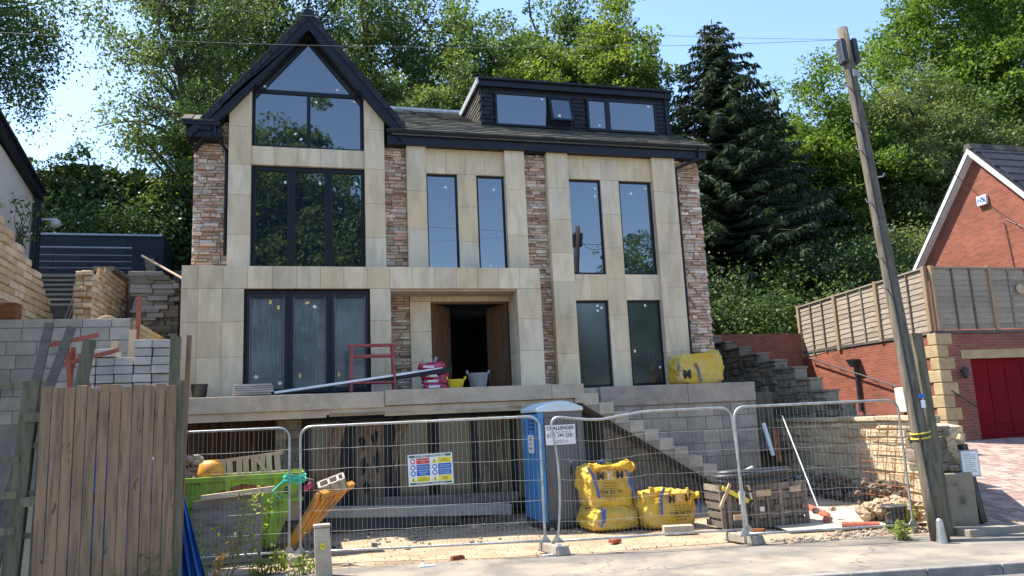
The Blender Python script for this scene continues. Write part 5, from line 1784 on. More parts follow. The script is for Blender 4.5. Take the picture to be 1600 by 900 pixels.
sbox(-0.31, 0.31, 0.178, 0.212, 'print_green')
stext('SITE SAFETY STARTS HERE', 0.040, 0, 0.195, 'print_white', 0.001)
sbox(-0.31, 0.31, -0.212, -0.185, 'print_green')
stext('THINK SAFETY - WORK SAFELY', 0.032, 0, -0.198, 'print_white')
rowsz = [(0.165, 0.085), (0.075, -0.005), (-0.012, -0.088), (-0.098, -0.175)]
lefts = ['print_red', 'print_blue', 'print_blue', 'print_yellow']
rights = ['print_yellow', 'print_blue', 'print_blue', 'print_yellow']
tl = ['No unauthorised\naccess', 'Safety footwear\nmust be worn', 'High visibility\nclothing', 'Warning\nconstruction site']
tr_ = ['Danger\nconstruction', 'Safety helmets\nmust be worn', 'Ear protection\nmust be worn', 'Danger\nkeep out']
for k, (z1, z0) in enumerate(rowsz):
    for side, mats, txt in ((-1, lefts, tl), (1, rights, tr_)):
        xo = -0.205 if side < 0 else 0.115
        sbox(xo, xo + 0.195, z0, z1, mats[k])
        stext(txt[k], 0.026, xo + 0.097, (z0 + z1) / 2, 'print_black' if mats[k] == 'print_yellow' else 'print_white')
        cx, cz = xo - 0.052, (z0 + z1) / 2
        bb = B(SM)
        if mats[k] == 'print_yellow':
            bb.prism([(cx - 0.042, z0 + 0.004), (cx + 0.042, z0 + 0.004), (cx, z1 - 0.004)], 'y', -0.004, -0.0021)
            bb.build('symbol', 'print_yellow', sg)
            b2 = B(SM)
            b2.box(cx - 0.005, cx + 0.005, -0.006, -0.0045, z0 + 0.022, z0 + 0.048)
            b2.box(cx - 0.005, cx + 0.005, -0.0058, -0.0045, z0 + 0.01, z0 + 0.018)
            b2.build('symbol_mark', 'print_black', sg)
        else:
            bb.prism([(cx + 0.038 * math.cos(a), cz + 0.038 * math.sin(a)) for a in [2 * math.pi * i / 20 for i in range(20)]], 'y', -0.004, -0.0021)
            bb.build('symbol', mats[k], sg)
            b2 = B(SM)
            b2.prism([(cx + 0.024 * math.cos(a), cz + 0.022 * math.sin(a)) for a in [2 * math.pi * i / 12 for i in range(12)]], 'y', -0.006, -0.0045)
            b2.build('symbol_mark', 'print_white', sg)

# ------------------------------------------------------------------ portable toilet
lo = thing('portable_toilet', 'grey and blue portable toilet with a pale domed roof behind the fence joint', 'portable toilet', (4.4, 13.9, 0))
LX0, LX1, LY0, LY1 = 4.02, 4.88, 13.4, 14.40
B().box(LX0 + 0.03, LX1 - 0.03, LY0 + 0.03, LY1, 0.10, 2.0).build('body', 'loo_grey', lo)
B().box(LX0 - 0.01, LX1 + 0.02, LY0 - 0.02, LY1 + 0.02, 0.0, 0.10).build('skid_base', 'plastic_black', lo, bevel=0.02)
for k in range(6):
    y0 = LY0 + 0.06 + k * 0.16
    B().box(LX0, LX0 + 0.03, y0, y0 + 0.14, 0.12, 2.0).build('side_panel', 'loo_blue', lo, bevel=0.008)
B().box(LX0 + 0.005, LX0 + 0.12, LY0, LY0 + 0.03, 0.10, 2.03).build('corner_post', 'loo_blue', lo, bevel=0.01)
B().box(LX1 - 0.12, LX1, LY0, LY0 + 0.03, 0.10, 2.03).build('corner_post', 'loo_grey', lo, bevel=0.01)
B().box(LX0 + 0.12, LX1 - 0.12, LY0 + 0.005, LY0 + 0.03, 1.93, 2.03).build('door_head', 'loo_grey', lo)
dr_ = B().box(LX0 + 0.13, LX1 - 0.13, LY0 - 0.008, LY0 + 0.03, 0.14, 1.925).build('door', 'loo_grey', lo, bevel=0.015)
for k in range(4):
    B().box(LX0 + 0.16 + k * 0.155, LX0 + 0.175 + k * 0.155, LY0 - 0.016, LY0 - 0.008, 0.2, 1.5).build('door_rib', 'loo_grey', dr_)
B().box(LX1 - 0.30, LX1 - 0.25, LY0 - 0.03, LY0 - 0.008, 0.93, 1.06).build('latch', 'plastic_black', dr_)
B().tube([(LX1 - 0.275, LY0 - 0.02, 1.13), (LX1 - 0.275, LY0 - 0.008, 1.13)], 0.022, 10).build('indicator', 'plastic_grey', dr_)
for z in (0.3, 1.0, 1.7):
    B().box(LX0 + 0.10, LX0 + 0.15, LY0 - 0.015, LY0, z, z + 0.12).build('hinge', 'loo_grey', dr_)
rp = [(LX0 - 0.015, 2.03)] + [(LX0 - 0.015 + (LX1 - LX0 + 0.03) * i / 12, 2.09 + 0.13 * math.sin(math.pi * i / 12)) for i in range(13)] + [(LX1 + 0.015, 2.03)]
B().prism(rp, 'y', LY0 - 0.04, LY1 + 0.04).build('roof', 'loo_roof', lo, bevel=0.02)
B().box(LX0 + 0.05, LX1 - 0.05, LY0 - 0.01, LY0 + 0.02, 2.031, 2.12).build('gable_infill', 'loo_grey', lo)
for k in range(3):
    B().box(LX0 - 0.006, LX0, LY0 + 0.2, LY0 + 0.55, 1.72 + k * 0.07, 1.75 + k * 0.07).build('vent_slot', 'print_navy', lo)
sgn_ = B().box(LX0 + 0.14, LX0 + 0.70, LY0 - 0.022, LY0 - 0.018, 1.44, 1.79).build('name_sign', 'print_white', lo)
cx = LX0 + 0.42
lettering('CHALLENGER', 0.088, (cx, LY0 - 0.0235, 1.73), 'print_navy', sgn_, bold=0.0025, sx=0.95)
lettering('TOILET HIRE & CABIN RENTAL', 0.03, (cx, LY0 - 0.0235, 1.66), 'print_navy', sgn_)
lettering('0161 344 2581', 0.098, (cx, LY0 - 0.0235, 1.60), 'print_navy', sgn_, bold=0.001, sx=0.86)
lettering('www.challengerhire.co.uk', 0.03, (cx, LY0 - 0.0235, 1.515), 'print_navy', sgn_)
lettering('sales@challengerhire.co.uk', 0.026, (cx, LY0 - 0.0235, 1.48), 'print_navy', sgn_)
ss_ = B().box(LX0 - 0.012, LX0 - 0.008, LY0 + 0.25, LY0 + 0.6, 1.30, 1.62).build('side_sign', 'print_white', lo)
for k, (s_, z, q) in enumerate((('HIRE', 1.55, 0.09), ('0161', 1.46, 0.07), ('344 2581', 1.38, 0.06))):
    lettering(s_, q, (LX0 - 0.0135, LY0 + 0.425, z), 'print_navy', ss_, (math.pi / 2, 0, -math.pi / 2))


# ------------------------------------------------------------------ bulk bags
def bag_body(name, mat, parent, c, dims, seed, rot=0.0, lean=(0, 0), bulge=0.12, nu=44, nv=26, flat=0.45, sag=0.0):
    """rounded sack: super-ellipse sections, creases, sagging top"""
    r_ = random.Random(seed)
    ph = [r_.uniform(0, 6.28) for _ in range(8)]
    w, d, h = dims
    V, F = [], []
    Mx = Matrix.Translation(c) @ Matrix.Rotation(rot, 4, 'Z')
    for j in range(nv + 1):
        t = j / nv
        k = 1.0 + bulge * math.sin(math.pi * min(1, t * 1.1)) - 0.06 * (t > 0.9)
        if t < 0.1:
            k *= 0.90 + 1.0 * t
        edge = 1.0
        for i in range(nu):
            a = 2 * math.pi * i / nu
            ca, sa = math.cos(a), math.sin(a)
            e = 0.42
            x = w / 2 * math.copysign(abs(ca) ** e, ca) * k
            y = d / 2 * math.copysign(abs(sa) ** e, sa) * k
            cr = 0.03 * (0.5 - abs(math.sin(2.5 * a + 5 * t + ph[0]))) + 0.022 * (0.5 - abs(math.sin(5.5 * a - 4 * t + ph[1]))) + 0.02 * (0.5 - abs(math.sin(9 * t + 1.5 * a + ph[2])))
            nn = Vector((ca, sa, 0)) * cr
            z = h * t + (0.03 * math.sin(3 * a + ph[3]) + 0.025 * math.sin(5 * a + ph[4])) * t - sag * t * max(0, ca)
            V.append(Mx @ (Vector((x + lean[0] * t, y + lean[1] * t, z)) + nn))
    top = len(V)
    for q, zz in ((0.62, 0.02), (0.3, -0.05)):
        for i in range(nu):
            p = V[nv * nu + i]
            cc = Mx @ Vector((lean[0], lean[1], h))
            v = cc.lerp(p, q) + Vector((0, 0, zz + 0.04 * math.sin(7 * i + ph[5])))
            V.append(v)
    V.append(Mx @ Vector((lean[0], lean[1], h - 0.05)))
    rings = nv + 2
    for j in range(rings):
        for i in range(nu):
            i2 = (i + 1) % nu
            F.append((j * nu + i, j * nu + i2, (j + 1) * nu + i2, (j + 1) * nu + i))
    me = [tuple(f) for f in F]
    b = B()
    b.v = [tuple(v) for v in V]
    b.f = me + [(rings * nu + i, rings * nu + (i + 1) % nu, len(V) - 1) for i in range(nu)] + [tuple(reversed(range(nu)))]
    return b.build(name, mat, parent, smooth=True)


def flap(parent, p0, p1, drop, out, seed, mat='bag_flap'):
    """crumpled turned-over lip along the front top edge"""
    r_ = random.Random(seed)
    p0, p1 = Vector(p0), Vector(p1)
    V, F = [], []
    nu, nv = 18, 6
    for j in range(nv + 1):
        t = j / nv
        for i in range(nu + 1):
            s = i / nu
            p = p0.lerp(p1, s)
            p = p + Vector((0.015 * math.sin(9 * s + seed), -out * (0.2 + math.sin(math.pi * t * 0.8)) - 0.02 * math.sin(13 * s + 4 * t + seed), -drop * t * (0.8 + 0.35 * math.sin(5 * s + seed)) + 0.03 * math.sin(6 * s + seed) * (1 - t)))
            V.append(p)
    for j in range(nv):
        for i in range(nu):
            a = j * (nu + 1) + i
            F.append((a, a + 1, a + nu + 2, a + nu + 1))
    o_ = np_mesh('top_flap', [tuple(v) for v in V], F, mat, parent, smooth=True)
    md = o_.modifiers.new('solid', 'SOLIDIFY')
    md.thickness = 0.012
    return o_


def strap(parent, pts, w=0.045):
    b = B()
    pts = [Vector(p) for p in pts]
    for a, c in zip(pts[:-1], pts[1:]):
        b.beam(a, c, w, 0.01, (0, -1, 0.2))
    return b.build('strap', 'strap_blue', parent)


def bag_print(parent, cx, y, ztop, s=1.0, tilt=0.0, full=True):
    def T(t, size, dx, dz, mat, bold=0.0, sx=1.0):
        p = (cx + dx * s + dz * s * math.tan(-tilt), y, ztop + dz * s)
        lettering(t, size * s, p, mat, parent, (math.pi / 2, -tilt, 0), bold=bold * s, sx=sx)
    T('M', 0.25, -0.25, 0.0, 'print_black', 0.014)
    T('K', 0.25, 0.0, 0.0, 'print_pale', 0.010)
    T('M', 0.25, 0.25, 0.0, 'print_black', 0.014)
    if full:
        T('Building Supplies', 0.055, 0, -0.17, 'print_black')
        T('Manchester Road', 0.055, 0, -0.235, 'print_black')
        T('Bolton, BL3 2NP', 0.055, 0, -0.30, 'print_black')
        T('01204 355 777', 0.105, 0, -0.385, 'print_black', 0.003)
        T('bolton@mkmbs.co.uk', 0.058, 0, -0.475, 'print_black')
        T('mkmbs.co.uk', 0.055, 0, -0.555, 'print_black')


g = 'yellow bulk bags in front of the stair'
b1 = thing('bulk_bag', 'slumped yellow bulk bag at the bottom, under the upright printed one', 'bulk bag', (5.05, 12.95, 0), g)
bag_body('sack', 'bag_yellow', b1, (5.08, 13.0, 0.0), (0.86, 0.80, 0.36), 1, 0.05, (0.02, 0), 0.08)
strap(b1, [(4.80, 12.50, 0.40), (4.82, 12.52, 0.2), (4.78, 12.52, 0.08)])
strap(b1, [(4.86, 12.50, 0.38), (4.84, 12.51, 0.15)])
b2 = thing('bulk_bag', 'upright yellow bulk bag with printed phone number stacked on another', 'bulk bag', (5.1, 12.95, 0.36), g)
bag_body('sack', 'bag_yellow', b2, (5.10, 13.02, 0.33), (0.78, 0.74, 0.70), 2, 0.04, (-0.10, 0.02), 0.05)
flap(b2, (4.66, 12.70, 1.10), (5.42, 12.66, 1.09), 0.13, 0.05, 2.0)
flap(b2, (5.26, 12.68, 1.14), (5.50, 12.72, 1.12), 0.20, 0.05, 5.0)
strap(b2, [(4.66, 12.66, 1.06), (4.74, 12.60, 0.88), (4.80, 12.58, 0.55)])
strap(b2, [(5.33, 12.64, 1.06), (5.38, 12.60, 0.85), (5.46, 12.60, 0.5)])
strap(b2, [(4.86, 12.75, 1.08), (4.95, 12.72, 1.17), (5.02, 12.75, 1.10)], 0.03)
bag_print(b2, 5.03, 12.595, 0.90, 0.70, rad(-3))
b3 = thing('bulk_bag', 'yellow bulk bag with a blue strap standing by itself under the stair', 'bulk bag', (6.05, 12.6, 0), g)
bag_body('sack', 'bag_yellow', b3, (6.02, 12.75, 0.0), (0.94, 0.78, 0.56), 3, -0.02, (0.0, 0.0), 0.06)
flap(b3, (5.62, 12.42, 0.66), (6.02, 12.38, 0.63), 0.12, 0.04, 1.0)
flap(b3, (6.28, 12.36, 0.62), (6.54, 12.40, 0.55), 0.22, 0.05, 7.0)
strap(b3, [(5.90, 12.36, 0.66), (5.80, 12.31, 0.5), (5.80, 12.31, 0.22)])
strap(b3, [(6.53, 12.34, 0.42), (6.52, 12.33, 0.2)], 0.03)
bag_print(b3, 6.15, 12.305, 0.47, 0.62)
b4 = thing('bulk_bag', 'yellow bulk bag slumped on the terrace edge by the house corner', 'bulk bag', (8.9, 16.4, 2.55))
bag_body('sack', 'bag_yellow', b4, (8.86, 16.42, 2.55), (1.20, 0.62, 0.66), 4, 0.03, (0.04, 0.0), 0.05, sag=-0.10)
strap(b4, [(8.70, 16.08, 3.02), (8.76, 16.07, 2.85), (8.80, 16.06, 2.58)])
strap(b4, [(8.30, 16.12, 3.0), (8.26, 16.10, 2.85)])
lettering('M', 0.26, (8.46, 16.06, 2.76), 'print_black', b4, bold=0.014)
lettering('K', 0.2, (8.32, 16.06, 2.74), 'print_pale', b4, bold=0.01, sx=0.5)

# ------------------------------------------------------------------ skip with rubbish
sk = thing('skip', 'lime green rubbish skip with rust and an 8 on its side', 'skip', (-1.6, 13.8, 0))
SX0, SX1, SY0, SY1 = -3.3, -0.02, 13.1, 14.7


def skip_side(y, th):
    return [(-2.9, 0.12), (-0.45, 0.12), (SX1, 1.22), (SX0, 1.22)]


B().prism(skip_side(0, 0), 'y', SY0, SY0 + 0.05).build('side_plate', 'skip_green', sk)
B().prism(skip_side(0, 0), 'y', SY1 - 0.05, SY1).build('side_plate', 'skip_green', sk)
B().hexa([(-0.50, SY0 + 0.05, 0.12), (-0.45, SY0 + 0.05, 0.12), (-0.45, SY1 - 0.05, 0.12), (-0.50, SY1 - 0.05, 0.12), (SX1 - 0.05, SY0 + 0.05, 1.2), (SX1, SY0 + 0.05, 1.2), (SX1, SY1 - 0.05, 1.2), (SX1 - 0.05, SY1 - 0.05, 1.2)]).build('end_plate', 'skip_green', sk)
B().box(-2.9, -0.5, SY0 + 0.05, SY1 - 0.05, 0.12, 0.2).build('floor_plate', 'rust', sk)
B().box(SX0, SX1 + 0.03, SY0 - 0.05, SY0 + 0.0, 1.17, 1.25).build('rim', 'skip_green', sk, bevel=0.01)
B().box(SX0, SX1, SY0 - 0.035, SY0 - 0.001, 0.80, 0.86).build('rail', 'skip_green', sk, bevel=0.008)
for x in (-2.6, -1.9, -1.2, -0.55):
    B().beam((x, SY0 - 0.02, 0.14), (x + (x + 1.6) * 0.12, SY0 - 0.02, 1.17), 0.07, 0.04, (0, 1, 0)).build('rib', 'skip_green', sk)
lettering('8', 0.16, (-0.28, SY0 - 0.004, 0.97), 'print_black', sk, bold=0.004)
B().prism([(-1.35, 1.0), (-0.95, 1.12), (-0.5, 1.05), (-0.75, 0.98), (-0.9, 0.92), (-1.2, 0.9)], 'y', SY0 - 0.003, SY0 - 0.0005).build('rust_patch', 'rust', sk)
B().box(SX0 + 0.3, SX1 - 0.05, SY0 + 0.06, SY1 - 0.06, 0.5, 1.05).build('rubbish_fill', 'rubble', sk)
od = thing('skip_door', 'rusty orange steel skip door hanging open at the end of the skip', 'skip door', (0.2, 13.4, 0))
A_, D_, B_, C_ = Vector((-0.30, 13.0, 0.02)), Vector((0.15, 13.45, 0.36)), Vector((0.22, 13.0, 0.88)), Vector((0.76, 13.45, 0.98))
nn = (B_ - A_).cross(D_ - A_).normalized()
if nn.y > 0:
    nn = -nn
B().hexa([A_, D_, C_, B_, A_ - nn * 0.06, D_ - nn * 0.06, C_ - nn * 0.06, B_ - nn * 0.06]).build('plate', 'skip_orange', od)
for k in range(5):
    f = 0.06 + k * 0.22
    p, q = A_.lerp(D_, f), B_.lerp(C_, f)
    B().beam(p + nn * 0.004, q + nn * 0.004, 0.128, 0.03, nn).build('rib', 'skip_orange', od)
B().beam(B_ + nn * 0.02, C_ + nn * 0.02, 0.10, 0.09, nn).build('lip', 'skip_orange', od)
hb = thing('hollow_block', 'pale hollow concrete block lying on the tilted skip door', 'block', (0.42, 13.4, 0.95))
HM = Matrix.Translation((0.44, 13.22, 1.0)) @ Matrix.Rotation(rad(-18), 4, 'Y') @ Matrix.Rotation(rad(28), 4, 'X')
hbB = B(HM)
for x0, x1 in ((-0.22, -0.18), (-0.055, -0.02), (0.09, 0.13), (0.19, 0.22)):
    hbB.box(x0, x1, -0.1, 0.1, -0.1, 0.1)
hbB.box(-0.22, 0.22, -0.1, -0.07, -0.1, 0.1)
hbB.box(-0.22, 0.22, 0.07, 0.1, -0.1, 0.1)
hbB.build('shell', 'block_pale', hb)
tag(B(Matrix.Translation((-0.02, 13.3, 1.13)) @ Matrix.Rotation(0.3, 4, 'Y')).box(-0.18, 0.16, -0.1, 0.1, -0.02, 0.02).build('cardboard', 'kraft'), 'crumpled brown card stuffed between the skip and its door', 'cardboard')
tag(B(Matrix.Translation((0.06, 13.18, 1.0)) @ Matrix.Rotation(-0.6, 4, 'Y')).box(-0.08, 0.08, -0.03, 0.03, -0.05, 0.05).build('red_wrapper', 'plastic_red', bevel=0.02), 'torn red wrapper caught by the hollow block', 'wrapper')


def rocks(name, mat, pts, label, cat, kind=None, parent=None, seed=3):
    """pile of angular lumps; pts (x, y, z, r)"""
    r_ = random.Random(seed)
    b = B()
    for x, y, z, r in pts:
        k = len(b.v)
        n = 6
        ring = []
        for lv, (zz, rr) in enumerate(((-0.8, 0.55), (-0.1, 1.0), (0.55, 0.75))):
            for i in range(n):
                a = 2 * math.pi * i / n + lv * 0.4
                q = r * rr * r_.uniform(0.75, 1.2)
                ring.append((x + q * math.cos(a), y + q * math.sin(a), z + r * 0.8 * zz + r_.uniform(-.1, .1) * r))
        b._a(ring + [(x, y, z + r * 0.75)])
        for lv in range(2):
            for i in range(n):
                i2 = (i + 1) % n
                b.f.append((k + lv * n + i, k + lv * n + i2, k + lv * n + n + i2, k + lv * n + n + i))
        for i in range(n):
            b.f.append((k + 2 * n + i, k + 2 * n + (i + 1) % n, k + 3 * n))
        b.f.append(tuple(k + i for i in reversed(range(n))))
    o_ = b.build(name, mat, parent)
    if kind:
        o_['kind'] = kind
    if label:
        tag(o_, label, cat)
    return o_


r_ = random.Random(31)
rocks('rubble_heap', 'concrete_grey', [(-1.85 + r_.gauss(0, 0.22), 13.7 + r_.gauss(0, 0.2), 1.15 + 0.35 * r_.random() * max(0.1, 1 - abs(k - 60) / 90), r_.uniform(0.03, 0.09)) for k in range(150)] +
      [(-1.8 + r_.gauss(0, 0.1), 13.7 + r_.gauss(0, 0.1), 1.45 + 0.1 * r_.random(), 0.07) for k in range(26)], 'heap of grey plaster rubble in the green skip', 'rubble', 'stuff')
b = B()
b.lathe([(0.20, 0), (0.22, 0.1), (0.19, 0.24), (0.10, 0.30)], (-1.42, 13.35, 1.2), 14)
tag(b.build('orange_tub', 'orange_plastic', smooth=True), 'upturned orange plastic tub beside the pallet in the skip', 'tub')
pal = thing('pallet', 'broken pale timber pallet standing on edge in the skip', 'pallet', (-0.85, 13.3, 1.2))
for k in range(9):
    x0 = -1.36 + k * 0.118 + RNG.uniform(-.01, .01)
    B().beam((x0, 13.26, 1.2), (x0 + RNG.uniform(-.03, .03), 13.28, 1.46 + 0.012 * k), 0.085, 0.02, (0, 1, 0)).build('slat', 'pale_wood', pal)
B().beam((-1.42, 13.31, 1.46), (-0.34, 13.31, 1.56), 0.05, 0.05, (0, 0, 1)).build('bearer', 'pale_wood', pal)
B().beam((-1.42, 13.31, 1.24), (-0.34, 13.31, 1.26), 0.05, 0.05, (0, 0, 1)).build('bearer', 'pale_wood', pal)
tag(B().beam((-0.75, 13.22, 1.5), (-0.55, 13.22, 1.22), 0.05, 0.015, (0, 1, 0)).build('crosswise_lath', 'pale_wood'), 'loose lath lying crosswise over the pallet', 'lath')
tag(B().hexa([(-1.62, 12.66, 0.0), (-0.62, 12.66, 0.0), (-0.62, 12.70, 0.0), (-1.62, 12.70, 0.0), (-1.62, 12.80, 0.92), (-0.62, 12.80, 0.98), (-0.62, 12.84, 0.98), (-1.62, 12.84, 0.92)]).build('leaning_board', 'old_wood'), 'wide grey plywood board leaning against the skip behind the weeds', 'board')
tag(B().beam((-1.5, 12.7, 0.97), (-0.45, 12.78, 1.04), 0.10, 0.07).build('timber_length', 'pale_wood'), 'square timber lying along the top of the leaning board', 'timber')
# marker post
mk = thing('marker_post', 'stubby concrete marker post with a small yellow plate near the skip', 'post', (0.23, 10.9, 0))
B().hexa([(0.14, 10.82, -0.05), (0.36, 10.82, -0.05), (0.36, 10.98, -0.05), (0.14, 10.98, -0.05), (0.12, 10.84, 0.62), (0.32, 10.84, 0.62), (0.32, 10.96, 0.62), (0.12, 10.96, 0.62)]).build('shaft', 'concrete', mk, bevel=0.015)
B().box(0.11, 0.33, 10.83, 10.97, 0.625, 0.665).build('cap', 'concrete', mk, bevel=0.012)
pl_ = B().box(0.20, 0.26, 10.815, 10.825, 0.35, 0.43).build('yellow_plate', 'print_yellow', mk)
lettering('H', 0.05, (0.23, 10.8135, 0.39), 'print_black', pl_)

# beams by the basement
for k, (p, q, w_, h_, lb) in enumerate((((0.25, 15.45, 0.13), (2.9, 15.25, 0.13), 0.3, 0.24, 'lower dark timber baulk lying at the foot of the basement glazing'),
                                        ((0.35, 15.35, 0.37), (3.9, 15.1, 0.20), 0.25, 0.20, 'long grey beam lying on top of the lower baulk'),
                                        ((1.3, 15.65, 0.46), (4.15, 15.45, 0.40), 0.22, 0.18, 'browner beam lying behind the grey one'))):
    tag(B().beam(p, q, w_, h_).build('long_beam', ('concrete_dark', 'block', 'old_wood')[k], bevel=0.012), lb, 'beam')

# ------------------------------------------------------------------ things on the terrace
TZ = 2.60
bk = thing('bucket', 'black bucket standing at the left end of the terrace', 'bucket', (-1.93, 15.75, TZ))
B().lathe([(0.11, 0.0), (0.13, 0.02), (0.155, 0.24), (0.165, 0.25), (0.15, 0.25), (0.12, 0.05)], (-1.93, 15.75, TZ), 16).build('tub', 'plastic_black', bk, smooth=True)
B().tube([(-1.93 + 0.16 * math.cos(a), 15.70, TZ + 0.22 - 0.12 * math.sin(a)) for a in [math.pi * i / 10 for i in range(11)]], 0.005, 4).build('bail', 'galv', bk)
sk_ = thing('slab_stack', 'small stack of pale riven stone slabs on the terrace', 'stack', (-0.95, 15.6, TZ))
r_ = random.Random(3)
for k in range(5):
    for x0, x1 in (((-1.30, -0.95), (-0.94, -0.6)) if k % 2 else ((-1.27, -0.62),)):
        B().box(x0 + r_.uniform(-.05, .03), x1 + r_.uniform(-.04, .04), 15.35 + r_.uniform(-.03, .03), 15.9, TZ + k * 0.042, TZ + k * 0.042 + 0.036).build('slab', 'block_pale', sk_, bevel=0.008)
tres = thing('red_trestle', 'red steel trestle frame standing on the terrace before the glazed doors', 'trestle', (1.33, 15.6, TZ))
for y in (15.45, 15.85):
    for x in (0.88, 1.74):
        B().beam((x, y, TZ), (x + (0.03 if x < 1 else -0.03), y + (0.06 if y < 15.6 else -0.06), TZ + 0.90), 0.045, 0.045, (0, 1, 0)).build('leg', 'red_steel', tres)
    yy = y + (0.05 if y < 15.6 else -0.05)
    B().beam((0.9, yy, TZ + 0.70), (1.72, yy, TZ + 0.70), 0.04, 0.04).build('cross_bar', 'red_steel', tres)
    B().beam((0.9, y, TZ + 0.17), (1.72, y, TZ + 0.17), 0.035, 0.035).build('lower_bar', 'red_steel', tres)
B().beam((0.82, 15.65, TZ + 0.92), (1.82, 15.65, TZ + 0.92), 0.16, 0.05).build('top_bar', 'red_steel', tres)
tag(B().hexa([(-0.55, 15.35, TZ + 0.01), (2.72, 15.55, TZ + 0.40), (2.72, 15.8, TZ + 0.40), (-0.5, 15.7, TZ + 0.01), (-0.55, 15.35, TZ + 0.05), (2.72, 15.55, TZ + 0.44), (2.72, 15.8, TZ + 0.44), (-0.5, 15.7, TZ + 0.05)]).build('white_board', 'upvc_board'), 'long white board sloping up through the red trestle onto the red bags', 'board')
tag(B().hexa([(0.9, 15.50, TZ + 0.10), (2.9, 15.50, TZ + 0.34), (2.9, 15.54, TZ + 0.34), (0.9, 15.54, TZ + 0.10), (0.9, 15.50, TZ + 0.16), (2.9, 15.50, TZ + 0.44), (2.9, 15.54, TZ + 0.44), (0.9, 15.54, TZ + 0.16)]).build('black_trim', 'anthracite'), 'dark fascia length lying beside the sloping white board', 'board')
for k, (cx, cz, w_, lb) in enumerate(((2.62, 0.0, 0.56, 'lowest red cement bag under the end of the white board'), (2.60, 0.11, 0.54, 'red cement bag second from the bottom of the pile'), (2.58, 0.22, 0.54, 'red cement bag third from the bottom of the pile'), (2.52, 0.40, 0.52, 'topmost red and white bag of the pile by the entrance'))):
    t = thing('cement_bag', lb, 'bag', (cx, 15.7, TZ + cz), 'red cement bags by the entrance')
    bag_body('sack', 'plastic_red', t, (cx, 15.72, TZ + cz), (w_, 0.34, 0.105), 50 + k, 0.05 * (k - 1), (0, 0), 0.10, nu=20, nv=6)
    B().box(cx - 0.2, cx + 0.02, 15.535, 15.54, TZ + cz + 0.03, TZ + cz + 0.075).build('print_label', 'print_white', t)
tag(B().tube([(2.5, 15.7, TZ + 0.51), (2.58, 15.7, TZ + 0.55), (2.62, 15.68, TZ + 0.66)], 0.03, 8).tube([(2.56, 15.7, TZ + 0.55), (2.48, 15.7, TZ + 0.74)], 0.01, 5).build('hand_tool', 'plastic_grey'), 'grey hand tool lying on top of the red bags', 'tool')


def trug(name, mat, c, r, h, label, n=18):
    t = thing(name, label, 'bucket', c)
    B().lathe([(r * 0.72, 0), (r * 0.76, 0.01), (r, h), (r * 1.04, h + 0.01), (r * 0.96, h), (r * 0.72, 0.03)], c, n).build('tub', mat, t, smooth=True)
    for sgn in (-1, 1):
        B().tube([(c[0] + sgn * r * 0.98, c[1] - 0.07, c[2] + h), (c[0] + sgn * r * 1.08, c[1] - 0.05, c[2] + h + 0.06), (c[0] + sgn * r * 1.08, c[1] + 0.05, c[2] + h + 0.06), (c[0] + sgn * r * 0.98, c[1] + 0.07, c[2] + h)], 0.015, 6).build('handle', mat, t)
    return t


trug('yellow_trug', 'plastic_yellow', (2.98, 15.55, TZ), 0.18, 0.17, 'small yellow rubber trug beside the red bags')
trug('grey_trug', 'plastic_grey', (3.50, 15.8, TZ), 0.22, 0.30, 'tall grey rubber trug in front of the dark entrance')

# ------------------------------------------------------------------ crates, hose and rubble on the right of the yard
cr = thing('timber_crates', 'battered timber crates and pallets piled by the fence on the right of the yard', 'crate', (7.3, 11.9, 0))
r_ = random.Random(17)
for (x0, x1, y0, y1) in ((6.62, 7.05, 11.75, 12.3), (7.10, 8.05, 11.55, 12.25)):
    for k in range(5):
        z = 0.06 + k * 0.145
        B().beam((x0 + r_.uniform(-.03, .03), y0 + r_.uniform(-.02, .02), z), (x1 + r_.uniform(-.03, .03), y0 + r_.uniform(-.02, .02), z + r_.uniform(-.02, .02)), 0.02, 0.105, (0, 0, 1)).build('slat', 'old_wood', cr)
        B().beam((x0, y0, z), (x0, y1, z), 0.02, 0.10).build('slat', 'old_wood', cr)
        B().beam((x1, y0, z), (x1, y1, z), 0.02, 0.10).build('slat', 'old_wood', cr)
    nb_ = 4
    for k in range(nb_ + 1):
        x = x0 + (x1 - x0) * k / nb_
        B().beam((x, y0 - 0.02, 0), (x + r_.uniform(-.02, .02), y0 - 0.02, 0.70 + r_.uniform(-.06, .06)), 0.07, 0.03, (0, 1, 0)).build('upright', 'old_wood', cr)
    B().box(x0 + 0.03, x1 - 0.03, y0 + 0.03, y1 - 0.03, 0.02, 0.62).build('contents', 'dirt_dark', cr)
for (x, z, w_, h_, m_) in ((7.25, 0.55, 0.26, 0.10, 'pale_wood'), (7.85, 0.58, 0.2, 0.09, 'pale_wood'), (7.5, 0.30, 0.14, 0.10, 'old_wood'), (6.75, 0.2, 0.16, 0.08, 'pale_wood'), (6.85, 0.5, 0.10, 0.2, 'plastic_white'), (7.2, 0.30, 0.08, 0.07, 'plastic_white')):
    B().box(x - w_ / 2, x + w_ / 2, 11.49, 11.515, z - h_ / 2, z + h_ / 2).build('broken_board', m_, cr)
B().beam((6.62, 11.70, 0.66), (7.05, 11.64, 0.42), 0.03, 0.07, (0, 0, 1)).build('yellow_board', 'print_yellow', cr)
B().beam((6.55, 11.68, 0.35), (6.75, 11.66, 0.72), 0.05, 0.03, (0, 1, 0)).build('broken_board', 'pale_wood', cr)
hs = thing('coiled_hose', 'coil of thick black ducting lying on top of the timber crates', 'hose', (7.3, 11.9, 0.75))
